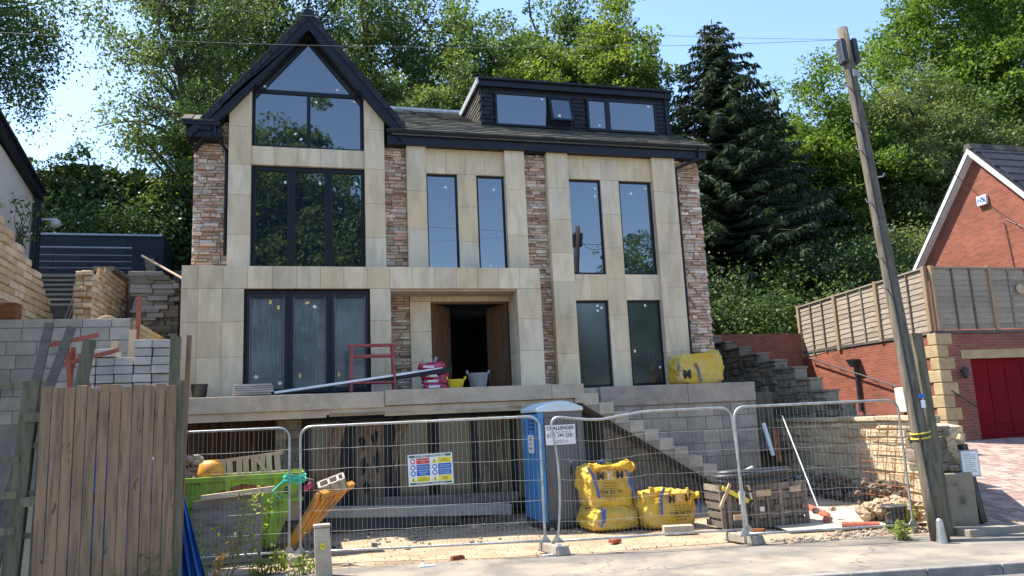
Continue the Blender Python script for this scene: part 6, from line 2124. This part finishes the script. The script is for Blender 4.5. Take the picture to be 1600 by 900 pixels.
for k in range(4):
    rr = 0.68 - 0.05 * (k % 2)
    B().tube([(7.32 + rr * math.cos(a), 11.92 + rr * 0.55 * math.sin(a), 0.76 + 0.075 * (k // 2) + 0.03 * math.sin(a + k) + 0.03 * (k % 2)) for a in [2 * math.pi * i / 36 for i in range(36)]], 0.05, 8, closed=True).build('coil', 'plastic_black', hs, smooth=True)
B().tube([(7.85, 12.0, 0.80), (8.05, 11.7, 0.72), (8.12, 11.6, 0.55)], 0.042, 8).build('loose_end', 'plastic_black', hs, smooth=True)
B().tube([(7.42, 11.75, 0.84), (7.52, 11.6, 0.86)], 0.06, 10).build('coupling', 'plastic_black', hs)
tag(B().tube([(7.0, 11.95, 0.78), (7.35, 11.9, 0.92)], 0.05, 8).build('mesh_roll', 'steel_paint'), 'short roll of grey netting inside the hose coil', 'roll')
cb_ = thing('lintel_offcut', 'short pale concrete lintel lying on the ground before the bulk bags', 'block', (5.8, 11.75, 0))
LM = Matrix.Translation((5.78, 11.72, 0.0)) @ Matrix.Rotation(rad(-14), 4, 'Z')
B(LM).box(-0.24, 0.24, -0.09, 0.09, 0.0, 0.13).build('block', 'concrete', cb_, bevel=0.01)
B(LM).box(0.241, 0.244, -0.06, 0.06, 0.02, 0.09).build('end_mark', 'plastic_black', cb_)
tag(B().lathe([(0.13, 0), (0.145, 0.02), (0.145, 0.10), (0.155, 0.11), (0.145, 0.12), (0.145, 0.22), (0.155, 0.23), (0.145, 0.24), (0.145, 0.31), (0.19, 0.32), (0.19, 0.36), (0.12, 0.36)], (8.72, 10.3, 0), 14).build('black_chamber', 'plastic_black', smooth=True), 'black ribbed drainage chamber standing by the foot of the pole', 'chamber')
tag(B().tube([(8.1, 10.75, 0.06), (8.55, 10.45, 0.06)], 0.055, 10).build('orange_pipe', 'red_oxide'), 'short orange drain pipe on the ground by the black chamber', 'pipe')
tag(B().tube([(9.3, 13.4, 0.05), (8.7, 11.9, 0.05), (8.3, 11.4, 0.05)], 0.055, 10).build('long_drain_pipe', 'red_oxide'), 'long orange drain pipe lying along the foot of the rubble wall', 'pipe')
tag(B().tube([(9.5, 14.1, 1.75), (9.05, 12.6, 0.05)], 0.016, 8).build('leaning_tube', 'galv'), 'pale metal tube leaning in the shade beside the block wall', 'tube')
tag(B().tube([(10.0, 15.2, 1.45), (10.0, 15.1, 0.75)], 0.05, 8).build('red_pipe', 'rust'), 'dull red upright pipe end in the shaded corner', 'pipe')
tag(B().tube([(9.75, 15.2, 1.6), (9.85, 15.1, 0.9)], 0.045, 8).build('blue_pipe', 'loo_roof'), 'pale blue water pipe hanging in the shaded corner', 'pipe')
rbm = thing('rebar_mesh', 'rusty reinforcing mesh leaning on the sunlit rubble wall', 'mesh', (10.2, 11.2, 0))
ro_, re_ = Vector((10.98, 12.05, 0.05)), Vector((11.14, 13.7, 0.05))
rn_ = Vector((-1, 0.07, 0)).normalized()
for k in range(7):
    p = ro_.lerp(re_, k / 6)
    B().tube([p + rn_ * 0.35, p + rn_ * 0.05 + Vector((0.05, 0.05, 1.42))], 0.009, 4).build('bar', 'rust', rbm)
for k in range(7):
    z = 0.1 + k * 0.21
    f = z / 1.45
    B().tube([ro_ + rn_ * (0.35 - 0.3 * f) + Vector((0, 0, z)), re_ + rn_ * (0.35 - 0.3 * f) + Vector((0, 0, z))], 0.009, 4).build('bar', 'rust', rbm)
struct(B().face([(7.3, 10.95, 0.012), (9.6, 10.55, 0.012), (10.6, 12.2, 0.012), (9.4, 13.4, 0.012), (7.6, 12.9, 0.012)]).build('concrete_pad', 'concrete'))
r_ = random.Random(77)
rocks('rubble', 'rubble', [(r_.uniform(6.6, 9.2), r_.uniform(9.9, 10.5) + 0.0, 0.0, r_.uniform(0.01, 0.045)) for k in range(240)], 'scatter of brick and stone chips along the foot of the fence', 'rubble', 'stuff', seed=4)
rocks('gravel', 'rubble', [(r_.uniform(-3, 9), 0, 0.0, 0) for k in range(0)] + [(x, 12.0 - 0.26 * x + r_.gauss(0, 0.5), -0.01, r_.uniform(0.004, 0.014)) for x in [r_.uniform(-1, 8.5) for k in range(700)]], 'loose grit scattered over the bare yard', 'gravel', 'stuff', seed=5)
rocks('spoil_heap', 'dirt', [(9.35 + r_.gauss(0, 0.3), 11.2 + r_.gauss(0, 0.22), 0.05 + 0.25 * r_.random(), r_.uniform(0.04, 0.13)) for k in range(110)], 'small heap of sandy spoil at the foot of the rubble wall', 'spoil', 'stuff', seed=6)
rocks('cut_earth', 'dirt_dark', [(10.95 + r_.gauss(0, 0.2), 14.2 + r_.gauss(0, 0.8), 0.0 + 0.45 * r_.random() ** 2, r_.uniform(0.03, 0.13)) for k in range(170)], 'dark cut earth banked against the shaded wall', 'earth', 'stuff', seed=7)
tag(B().lathe([(0.03, 0), (0.05, 0.01), (0.02, 0.05)], (1.55, 10.9, 0), 7).box(1.5, 1.72, 10.85, 10.93, 0.0, 0.02).build('litter', 'plastic_white'), 'scrap of white paper litter on the pavement', 'litter')
tag(B().box(3.25, 3.42, 10.85, 10.92, 0.0, 0.015).build('litter', 'plastic_white'), 'flattened pale wrapper on the ground near the fence foot', 'litter')

r_ = random.Random(91)
for k, (x, y, lb) in enumerate(((2.1, 11.25, 'broken red brick lying on the pavement side of the fence'), (4.6, 11.5, 'chipped brick half on the ground before the stacked bags'), (6.9, 11.2, 'loose brick beside the timber crates'), (7.9, 10.55, 'pale stone offcut by the foot of the fence'), (1.1, 13.2, 'grey block fragment on the shaded yard floor'), (3.0, 14.3, 'short timber offcut on the shaded yard floor'))):
    mm = Matrix.Translation((x, y, -0.01)) @ Matrix.Rotation(r_.uniform(0, 3), 4, 'Z') @ Matrix.Rotation(r_.uniform(-.12, .12), 4, 'X')
    b = B(mm)
    l = r_.uniform(0.07, 0.11)
    b.hexa([(-l, -.05, 0), (l, -.05, 0), (l * 0.9, .05, 0), (-l, .055, 0), (-l, -.05, .06), (l * 0.92, -.045, .055), (l * 0.8, .05, .06), (-l * 0.95, .05, .065)])
    tag(b.build('loose_brick' if k < 3 else 'offcut', ('rust', 'red_oxide', 'rust', 'rubble_wall', 'block', 'pale_wood')[k], bevel=0.006), lb, 'brick' if k < 3 else 'offcut')
rocks('yard_debris', 'rubble', [(r_.uniform(-0.2, 6.5), r_.uniform(12.6, 15.0), -0.01, r_.uniform(0.01, 0.05)) for k in range(160)], 'crumbs of masonry lying about the shaded yard', 'rubble', 'stuff', seed=12)

# ------------------------------------------------------------------ trees and other growth
def leaf_quads(pos, rng, size, aspect=0.55, droop=0.0, up=0.35, svar=0.4):
    """one folded diamond per position"""
    n = len(pos)
    nrm = rng.normal(size=(n, 3))
    nrm[:, 2] = np.abs(nrm[:, 2]) * 0.8 + up
    nrm /= np.linalg.norm(nrm, axis=1)[:, None]
    a = rng.normal(size=(n, 3))
    a[:, 2] -= droop
    a -= nrm * np.sum(a * nrm, axis=1)[:, None]
    a /= np.linalg.norm(a, axis=1)[:, None] + 1e-9
    b = np.cross(nrm, a)
    L = size * (1 + svar * rng.uniform(-1, 1, size=n))
    W = L * aspect
    a *= (L / 2)[:, None]
    b *= (W / 2)[:, None]
    V = np.empty((n, 4, 3))
    V[:, 0] = pos - a
    V[:, 1] = pos + b + nrm * (W * 0.12)[:, None]
    V[:, 2] = pos + a
    V[:, 3] = pos - b + nrm * (W * 0.12)[:, None]
    F = np.arange(n * 4).reshape(n, 4)
    return V.reshape(-1, 3), F


def crown_clumps(rng, c, rad3, n, hollow=0.55, flatbot=0.5):
    """clump centres in an uneven ellipsoid, more of them near its skin"""
    out = []
    ph = rng.uniform(0, 6.28, 6)
    while len(out) < n:
        d = rng.normal(size=3)
        d /= np.linalg.norm(d)
        az, el = math.atan2(d[1], d[0]), d[2]
        lobes = 1 + 0.16 * math.sin(3 * az + ph[0] + 2 * el) + 0.12 * math.sin(5 * az + ph[1] - 4 * el) + 0.14 * math.sin(7 * el + ph[2] + az)
        r = (hollow + (1 - hollow) * rng.uniform() ** 0.6) * lobes
        if rng.uniform() < 0.16:
            r *= rng.uniform(0.3, 0.9)
        p = d * r
        if p[2] < -flatbot:
            continue
        out.append((c[0] + p[0] * rad3[0], c[1] + p[1] * rad3[1], c[2] + p[2] * rad3[2]))
    return np.array(out)


def limb(b, p, q, r0, r1, rng, n=5, bend=0.12):
    p, q = Vector(p), Vector(q)
    L = (q - p).length
    off = Vector(rng.normal(size=3)) * L * bend
    off.z = abs(off.z) * 0.6
    pts = [p.lerp(q, i / n) + off * math.sin(math.pi * i / n) for i in range(n + 1)]
    b.tube(pts, [r0 + (r1 - r0) * i / n for i in range(n + 1)], 5, cap=False)


def tree(name, label, base, height, crown_c, rad3, n_clumps, per, size, mat, seed, bark='bark', clump_r=0.6, droop=0.0, group=None,
         stems=1, limbs=26, hollow=0.5, aspect=0.55, hang=0.0, trunk_r=0.22, extra=None, flatbot=0.6):
    rng = np.random.default_rng(seed)
    t = thing(name, label, 'tree', base, group)
    cl = crown_clumps(rng, crown_c, rad3, int(n_clumps * 1.35), hollow, flatbot)
    if extra is not None:
        cl = np.vstack([cl, np.array(extra)])
    wood = B()
    tops = []
    for s in range(stems):
        top = Vector((crown_c[0] + rng.normal() * rad3[0] * 0.25 * (stems > 1), crown_c[1] + rng.normal() * rad3[1] * 0.25, crown_c[2] + rad3[2] * 0.72))
        b0 = Vector(base) + Vector((rng.normal() * 0.3 * (stems > 1), 0, 0))
        mid = b0.lerp(top, 0.5) + Vector((rng.normal() * 0.35, rng.normal() * 0.3, 0))
        pts = []
        for i in range(9):
            u_ = i / 8
            pts.append((b0 * (1 - u_) ** 2) + mid * (2 * u_ * (1 - u_)) + top * (u_ * u_))
        wood.tube(pts, [trunk_r * (1 - 0.86 * i / 8) for i in range(9)], 7, cap=False)
        tops.append(pts)
    order = rng.permutation(len(cl))
    for k in order[:limbs]:
        pts = tops[rng.integers(len(tops))]
        zz = cl[k][2] - rng.uniform(0.5, 2.2) * (0.5 + rad3[2] * 0.12)
        src = min(pts[1:-1], key=lambda q: abs(q.z - zz))
        limb(wood, src, cl[k], trunk_r * 0.42, 0.02, rng)
    wood.build('trunk', bark, t, smooth=True)
    m = len(cl)
    cnt = rng.poisson(per * 1.3, m)
    size = size * 0.82
    idx = np.repeat(np.arange(m), cnt)
    cr_ = clump_r * rng.uniform(0.6, 1.35, m)
    off = rng.normal(size=(len(idx), 3)) * 0.55
    # leaves sit towards the skin of each clump
    ln = np.linalg.norm(off, axis=1)[:, None] + 1e-6
    off = off / ln * np.minimum(ln, 1.15) ** 0.7
    off[:, 2] *= 0.62
    pos = cl[idx] + off * cr_[idx][:, None]
    if hang > 0:
        pos[:, 2] -= hang * rng.uniform(0, 1, len(idx)) ** 1.5
        pos[:, :2] += rng.normal(size=(len(idx), 2)) * 0.05
    V, F = leaf_quads(pos, rng, size, aspect, droop)
    np_mesh('crown', V, F, mat, t, origin=ORI[t.name])
    return t


G = 'trees on the wooded slope'
# far row behind the house
tree('ash_tree', 'tall thin leaved tree seen between the birch and the gable peak', (-1.5, 38, hill_z(-1.5, 38)), 22, (-2.0, 38, 20.5), (4.6, 3.6, 7.0), 230, 105, 0.24, 'leaf_birch', 1, 'bark', 0.85, 0.5, G, 2, 40, 0.35, flatbot=0.9)
tree('ash_tree', 'tall airy tree rising just right of the gable peak', (5.0, 39, hill_z(5, 39)), 24, (4.6, 39, 20.5), (4.6, 3.6, 8.0), 240, 105, 0.24, 'leaf_birch', 2, 'bark', 0.85, 0.5, G, 2, 44, 0.35, flatbot=0.9)
tree('ash_tree', 'dense dark green tree behind the main roof ridge', (10.2, 37, hill_z(10, 37)), 20, (10.0, 36.5, 16.6), (4.4, 3.4, 6.6), 260, 120, 0.24, 'leaf_ash', 3, 'bark', 0.8, 0.3, G, 1, 30, 0.35, flatbot=0.95)
tree('lime_tree', 'bright yellow green tree above the left end of the dormer', (9.0, 33, hill_z(9, 33)), 18, (10.6, 33, 15.2), (2.3, 2.2, 3.8), 120, 115, 0.21, 'leaf_lime', 4, 'bark', 0.6, 0.2, G, 1, 24, 0.4, flatbot=0.95)
tree('lime_tree', 'sunlit yellow green tree above the right end of the dormer', (15.0, 34, hill_z(15, 34)), 20, (15.2, 34, 17.4), (3.2, 2.8, 5.4), 190, 120, 0.22, 'leaf_lime', 5, 'bark', 0.7, 0.2, G, 1, 30, 0.4, flatbot=0.95)
tree('ash_tree', 'dark tree filling the gap behind the dormer', (14.0, 41, hill_z(14, 41)), 22, (14.0, 41, 19.0), (6.0, 4.0, 8.5), 300, 110, 0.28, 'leaf_ash', 6, 'bark', 0.95, 0.2, G, 1, 30, 0.4, flatbot=0.95)
tree('ash_tree', 'leafy tree low behind the ridge left of the dormer', (6.5, 33, hill_z(6.5, 33)), 14, (6.2, 33, 13.4), (3.8, 2.6, 4.0), 190, 120, 0.21, 'leaf_birch', 7, 'bark', 0.7, 0.3, G, 1, 24, 0.35, flatbot=0.95)
# birches on the left
tree('birch_tree', 'open branched birch left of the gable with sky showing through', (-3.4, 31, hill_z(-3.4, 31)), 22, (-4.5, 31, 17.2), (3.9, 3.2, 6.2), 170, 95, 0.17, 'leaf_birch', 8, 'bark_birch', 0.75, 0.8, G, 2, 60, 0.3, hang=0.7, flatbot=0.9)
tree('young_tree', 'bright low tree beside the left corner of the house', (-3.4, 28, hill_z(-3.4, 28)), 11, (-3.7, 28, 11.4), (1.5, 1.4, 2.6), 80, 95, 0.15, 'leaf_ash', 9, 'bark', 0.5, 0.3, G, 1, 16, 0.3, flatbot=0.95)
tree('weeping_birch', 'dark weeping birch hanging into the top left corner', (-14.5, 27, hill_z(-14.5, 27)), 22, (-10.9, 26.5, 16.0), (3.5, 3.4, 4.6), 190, 150, 0.15, 'leaf_droop', 10, 'bark_birch', 0.65, 1.2, G, 1, 44, 0.3, hang=1.5, flatbot=0.55)
# right-hand wood
tree('oak_tree', 'sunlit rounded tree right of the conifer', (27.0, 33, hill_z(27, 33)), 14, (26.8, 33, 13.6), (4.3, 3.6, 5.2), 300, 130, 0.22, 'leaf_oak', 11, 'bark', 0.75, 0.1, G, 1, 20, 0.5, flatbot=0.95)
tree('oak_tree', 'grey green bushy tree standing behind the leaning pole', (30.5, 31, hill_z(30, 31)), 15, (30.6, 31, 13.4), (4.0, 3.2, 5.2), 270, 130, 0.20, 'leaf_grey', 12, 'bark', 0.7, 0.1, G, 1, 20, 0.5, flatbot=0.95)
tree('oak_tree', 'tall full crowned tree in the top right corner', (43, 36, hill_z(43, 36)), 26, (42.0, 36, 21.0), (8.2, 6.0, 9.2), 480, 150, 0.30, 'leaf_oak', 13, 'bark', 1.15, 0.1, G, 1, 30, 0.5, flatbot=0.95)
tree('oak_tree', 'dark green tree between the pole and the brick house roof', (36.5, 33, hill_z(36, 33)), 15, (36.0, 33, 11.8), (4.6, 3.8, 5.4), 320, 140, 0.24, 'leaf_ash', 14, 'bark', 0.85, 0.1, G, 1, 20, 0.5, flatbot=0.95)
tree('oak_tree', 'low lit tree closing the gap beside the conifer', (23.4, 34, hill_z(23, 34)), 12, (23.6, 34, 10.5), (2.8, 2.6, 4.4), 200, 130, 0.22, 'leaf_oak', 15, 'bark', 0.7, 0.1, G, 1, 16, 0.5, flatbot=0.95)


tree('oak_tree', 'sunlit tree filling the skyline just right of the spruce', (24.8, 35.5, hill_z(24.8, 35.5)), 15, (24.8, 35.5, 13.8), (3.2, 2.6, 4.8), 230, 130, 0.22, 'leaf_oak', 16, 'bark', 0.75, 0.1, G, 1, 18, 0.45, flatbot=0.95)


# conifer
def conifer(label, base, h, rmax, seed):
    rng = np.random.default_rng(seed)
    t = thing('spruce_tree', label, 'tree', base, G)
    wood = B()
    base = Vector(base)
    wood.tube([base, base + Vector((0.1, 0, h * 0.5)), base + Vector((0, 0, h))], [0.28, 0.17, 0.02], 7, cap=False)
    P, A, S = [], [], []
    z = h * 0.02
    while z < h * 0.995:
        f = z / h
        R = rmax * (1 - f) ** 0.78 * (1.0 if f > 0.1 else 0.9)
        nb = max(5, int(13 * (1 - f) + 5))
        a0 = rng.uniform(0, 6.28)
        for k in range(nb):
            az = a0 + 2 * math.pi * k / nb + rng.normal() * 0.15
            L = R * rng.uniform(0.72, 1.15) + 0.15
            dirv = np.array([math.cos(az), math.sin(az), 0.0])
            n = max(3, int(L / 0.13))
            tip = base + Vector((0, 0, z)) + Vector(dirv) * L + Vector((0, 0, -0.30 * L + 0.12 * L))
            wood.tube([base + Vector((0, 0, z)), base + Vector((0, 0, z - 0.05 * L)) + Vector(dirv) * L * 0.55, tip], [0.03, 0.02, 0.008], 4, cap=False)
            for i in range(1, n + 1):
                s = i / n
                c = np.array(base) + np.array([0, 0, z - 0.28 * L * s + 0.16 * L * s * s]) + dirv * L * s
                side = np.array([-dirv[1], dirv[0], 0])
                wdt = 0.48 * (1 - s * 0.6) * min(1.0, L) + 0.10
                for q in range(7):
                    sg_ = rng.uniform(-1, 1)
                    d = side * sg_ * wdt + dirv * rng.uniform(0.02, 0.16) + np.array([0, 0, -rng.uniform(0.03, 0.30) * (0.5 + 0.5 * s)])
                    P.append(c + d * 0.5 + rng.normal(size=3) * 0.02)
                    A.append(d / (np.linalg.norm(d) + 1e-6))
                    S.append(np.linalg.norm(d) + 0.14)
        z += h * 0.021 * rng.uniform(0.8, 1.2)
    P, A, S = np.array(P), np.array(A), np.array(S)
    n = len(P)
    nr = rng.normal(size=(n, 3))
    b = np.cross(A, nr)
    b /= np.linalg.norm(b, axis=1)[:, None] + 1e-9
    V = np.empty((n, 4, 3))
    V[:, 0] = P - A * (S / 2)[:, None]
    V[:, 1] = P + b * 0.045
    V[:, 2] = P + A * (S / 2)[:, None]
    V[:, 3] = P - b * 0.045
    wood.build('trunk', 'bark', t)
    np_mesh('crown', V.reshape(-1, 3), np.arange(n * 4).reshape(n, 4), 'needle', t, origin=ORI[t.name])
    return t


conifer('tall dark spruce rising beside the right end of the house', (18.6, 30, 3.9), 16.3, 6.9, 21)
conifer('shorter dark spruce tucked behind the tall one', (21.6, 31.5, 3.8), 11.5, 4.6, 22)


def shrub(name, label, c, r3, n, per, size, mat, seed, cat='bush', group=None, flowers=0, clump=0.35):
    rng = np.random.default_rng(seed)
    t = thing(name, label, cat, (c[0], c[1], c[2] - r3[2]), group)
    cl = crown_clumps(rng, c, r3, n, 0.6, 0.98)
    w_ = B()
    for k in range(8):
        limb(w_, (c[0] + rng.normal() * 0.1, c[1], c[2] - r3[2]), cl[k], min(0.035, 0.022 * r3[2]), 0.006, rng)
    w_.build('stems', 'bark', t)
    idx = np.repeat(np.arange(len(cl)), rng.poisson(per, len(cl)))
    pos = cl[idx] + rng.normal(size=(len(idx), 3)) * clump * np.array([1, 1, 0.7])
    V, F = leaf_quads(pos, rng, size * 0.85, 0.6, 0.1, 0.35, 0.6)
    np_mesh('foliage', V, F, mat, t, origin=ORI[t.name])
    if flowers:
        fi = rng.choice(len(pos), flowers)
        d = pos[fi] - np.array(c)
        fp = np.array(c) + d * 1.06 + np.array([0, -0.1, 0.05])
        V, F = leaf_quads(fp, rng, 0.10, 0.9)
        np_mesh('blossom', V, F, 'blossom', t, origin=ORI[t.name])
    return t


def ivy_bank(label, x0, x1, y, z0, z1, n, seed, mat='leaf_ivy', flowers=60, name='ivy_hedge', size=0.16):
    """uneven leafy bank: humps of leaves over a face"""
    rng = np.random.default_rng(seed)
    t = thing(name, label, 'hedge', ((x0 + x1) / 2, y, z0))
    pts = []
    ph = rng.uniform(0, 6.28, 6)
    for k in range(n):
        x = rng.uniform(x0, x1)
        top = z1 + 0.35 * math.sin(1.3 * x + ph[0]) + 0.22 * math.sin(3.1 * x + ph[1]) + 0.12 * math.sin(7 * x + ph[2])
        v = rng.uniform() ** 0.8
        z = z0 + (top - z0) * v
        hump = 0.35 * math.sin(2.1 * x + 1.7 * z + ph[3]) + 0.3 * math.sin(3.7 * z - 1.3 * x + ph[4]) + 0.2 * math.sin(5.3 * x + 4.1 * z)
        yy = y + 1.6 * v - 0.5 * hump + rng.normal() * 0.16
        pts.append((x, yy, z + rng.normal() * 0.08))
    pos = np.array(pts)
    V, F = leaf_quads(pos, rng, size, 0.8, 0.3, 0.2)
    b = B()
    nx_ = 24
    for i in range(nx_):
        xa, xb = x0 + (x1 - x0) * i / nx_, x0 + (x1 - x0) * (i + 1) / nx_
        tp = z1 + 0.35 * math.sin(1.3 * xa + ph[0]) - 0.3
        b.hexa([(xa, y + 0.35, z0 - 0.5), (xb, y + 0.35, z0 - 0.5), (xb, y + 3, z0 - 0.5), (xa, y + 3, z0 - 0.5), (xa, y + 1.7, tp), (xb, y + 1.7, tp), (xb, y + 3, tp), (xa, y + 3, tp)])
    b.build('soil', 'hill_soil', t)
    pick = (np.sin(pos[:, 0] * 1.1 + 2.0 * np.sin(pos[:, 2] * 0.9)) + rng.normal(size=len(pos)) * 0.5) > 0.35
    V1, F1 = leaf_quads(pos[~pick], rng, size, 0.8, 0.3, 0.2, 0.6)
    np_mesh('foliage', V1, F1, mat, t, origin=ORI[t.name])
    V2, F2 = leaf_quads(pos[pick] + np.array([0, -0.12, 0.05]), rng, size * 0.72, 0.5, 0.6, 0.3, 0.6)
    np_mesh('foliage', V2, F2, 'leaf_bush', t, origin=ORI[t.name])
    if flowers:
        fp = pos[rng.choice(len(pos), flowers)] + np.array([0, -0.25, 0])
        V, F = leaf_quads(fp, rng, 0.13, 0.9)
        np_mesh('blossom', V, F, 'blossom', t, origin=ORI[t.name])
    return t


ivy_bank('dense dark ivy and bramble bank above the slate panelled wall', -14, -2.2, 27.6, 6.8, 11.6, 26000, 31, flowers=70)
shrub('bramble_bush', 'yellow green bramble spilling over the slate wall', (-6.2, 26.9, 8.8), (2.0, 0.6, 0.7), 60, 60, 0.12, 'leaf_bush', 32, flowers=60)
shrub('sapling', 'bright yellow green sapling against the cream wall', (-6.1, 18.9, 6.7), (0.28, 0.28, 0.55), 10, 16, 0.10, 'leaf_lime', 33, 'plant', clump=0.14)
gb_ = 'undergrowth below the conifer'
for k, (x, y, z, r, mt, lb) in enumerate(((14.2, 27, 5.6, (2.0, 1.6, 1.9), 'leaf_ivy', 'dark shrub directly right of the house corner'),
                                          (17.2, 26, 5.4, (2.2, 1.7, 2.0), 'leaf_bush', 'low green shrub under the spruce'),
                                          (20.2, 26, 6.2, (2.2, 1.8, 2.2), 'leaf_ivy', 'dark shrub right of the spruce foot'),
                                          (23.0, 26.5, 6.4, (2.2, 1.8, 2.2), 'leaf_bush', 'green shrub left of the pole'),
                                          (19.0, 24.0, 4.6, (2.4, 1.4, 1.5), 'leaf_bush', 'flowering shrub above the dark garden wall'),
                                          (22.2, 24.0, 5.2, (2.0, 1.4, 1.6), 'leaf_ivy', 'dark shrub behind the far end of the fence'),
                                          (25.5, 27.0, 7.3, (2.0, 1.8, 2.2), 'leaf_grey', 'pale grey green shrub beside the pole above the fence'),
                                          (15.2, 23.6, 4.2, (1.8, 1.2, 1.3), 'leaf_bush', 'small shrub by the back of the stepped wall'),
                                          (12.6, 24.0, 4.4, (1.4, 1.2, 1.6), 'leaf_ivy', 'shrub pressed against the house side wall'),
                                          (29.5, 27.5, 7.0, (2.4, 1.8, 2.4), 'leaf_bush', 'bush above the fence right of the pole'))):
    shrub('shrub', lb, (x, y, z), r, 130, 105, 0.135, mt, 60 + k, 'shrub', gb_, flowers=22 if k in (4, 6, 3) else 0, clump=0.42)

# trees across the road behind the viewpoint, seen in the windows
tree('street_tree', 'tall tree across the road mirrored in the balcony doors and gable window', (0.6, -17, 0), 20, (-1.2, -17, 12.6), (5.6, 3.5, 9.0), 420, 130, 0.36, 'leaf_oak', 41, 'bark', 1.1, 0.1, None, 1, 20, 0.45, flatbot=0.97)
tree('street_tree', 'smaller tree across the road mirrored low in the right-hand windows', (24, -15, 0), 12, (24, -15, 7.2), (4.6, 3.2, 6.2), 240, 110, 0.30, 'leaf_oak', 42, 'bark', 0.95, 0.1, None, 1, 16, 0.45, flatbot=0.97)
tree('street_tree', 'low tree across the road mirrored at the foot of the pole reflection', (17.5, -17, 0), 9, (17.0, -17, 5.2), (3.4, 3.0, 4.6), 170, 110, 0.30, 'leaf_ash', 43, 'bark', 0.9, 0.1, None, 1, 16, 0.45, flatbot=0.97)


# weeds along the fence
def weed(label, base, h, lean, n, seed, mat='leaf_weed', size=0.07, cat='plant', dry=False):
    rng = np.random.default_rng(seed)
    t = thing('weed', label, cat, base)
    base = Vector(base)
    b = B()
    P = []
    for s in range(n):
        q = base + Vector((rng.normal() * 0.06, rng.normal() * 0.05, 0))
        hh = h * rng.uniform(0.6, 1.0)
        tip = q + Vector((lean * hh + rng.normal() * 0.10, rng.normal() * 0.08, hh))
        md = q.lerp(tip, 0.5) + Vector((rng.normal() * 0.04, 0, 0))
        b.tube([q, md, tip], [0.008, 0.006, 0.003], 5, cap=False)
        m = int(hh / 0.022)
        for i in range(m):
            f = 0.12 + 0.88 * i / m
            c = q.lerp(md, f * 2) if f < 0.5 else md.lerp(tip, f * 2 - 1)
            for e in range(1):
                P.append(tuple(c + Vector((rng.normal() * 0.045, rng.normal() * 0.045, rng.normal() * 0.02))))
    b.build('stem', 'stem', t)
    V, F = leaf_quads(np.array(P), rng, size, 0.38, 0.4)
    np_mesh('foliage', V, F, mat, t, origin=ORI[t.name])
    return t


weed('tall thin weed growing beside the blue tarpaulin', (-1.25, 11.3, 0), 1.15, -0.02, 2, 1)
weed('bushy weed leaning over in front of the leaning board', (-0.95, 11.4, 0), 1.25, 0.33, 3, 2)
weed('second weed stem climbing in front of the green skip', (-0.75, 11.6, 0), 1.15, 0.22, 2, 3)
weed('dried brown weed stalk at the foot of the leaning board', (-1.15, 11.2, 0), 0.6, 0.45, 4, 4, 'leaf_dry')
weed('low weeds around the marker post', (-0.05, 11.2, 0), 0.28, 0.0, 9, 5, size=0.08)
weed('weed clump at the foot of the fence joint by the skip', (-0.35, 11.5, 0), 0.35, 0.05, 9, 6, size=0.08)
weed('weed growing at the end of the hoarding', (-1.28, 8.42, 0.0), 0.85, 0.02, 6, 7, 'leaf_bush', size=0.05)
weed('ragged weed in front of the hoarding boards', (-1.55, 8.38, 0.0), 0.98, 0.02, 6, 8, 'leaf_bush', size=0.05)
weed('weeds beside the foot of the leaning pole', (8.15, 9.5, 0), 0.30, 0.0, 12, 9, size=0.08)
weed('sprouting weeds at the base of the rubble wall', (8.9, 10.3, 0), 0.45, 0.05, 12, 10, size=0.09)
weed('dead leaves gathered at the edge of the drive', (10.1, 9.75, 0), 0.12, 0.1, 16, 11, 'leaf_dry', size=0.07)
weed('low green weeds along the bottom of the mesh panel', (-0.55, 11.35, 0), 0.22, 0.1, 14, 12, size=0.07)
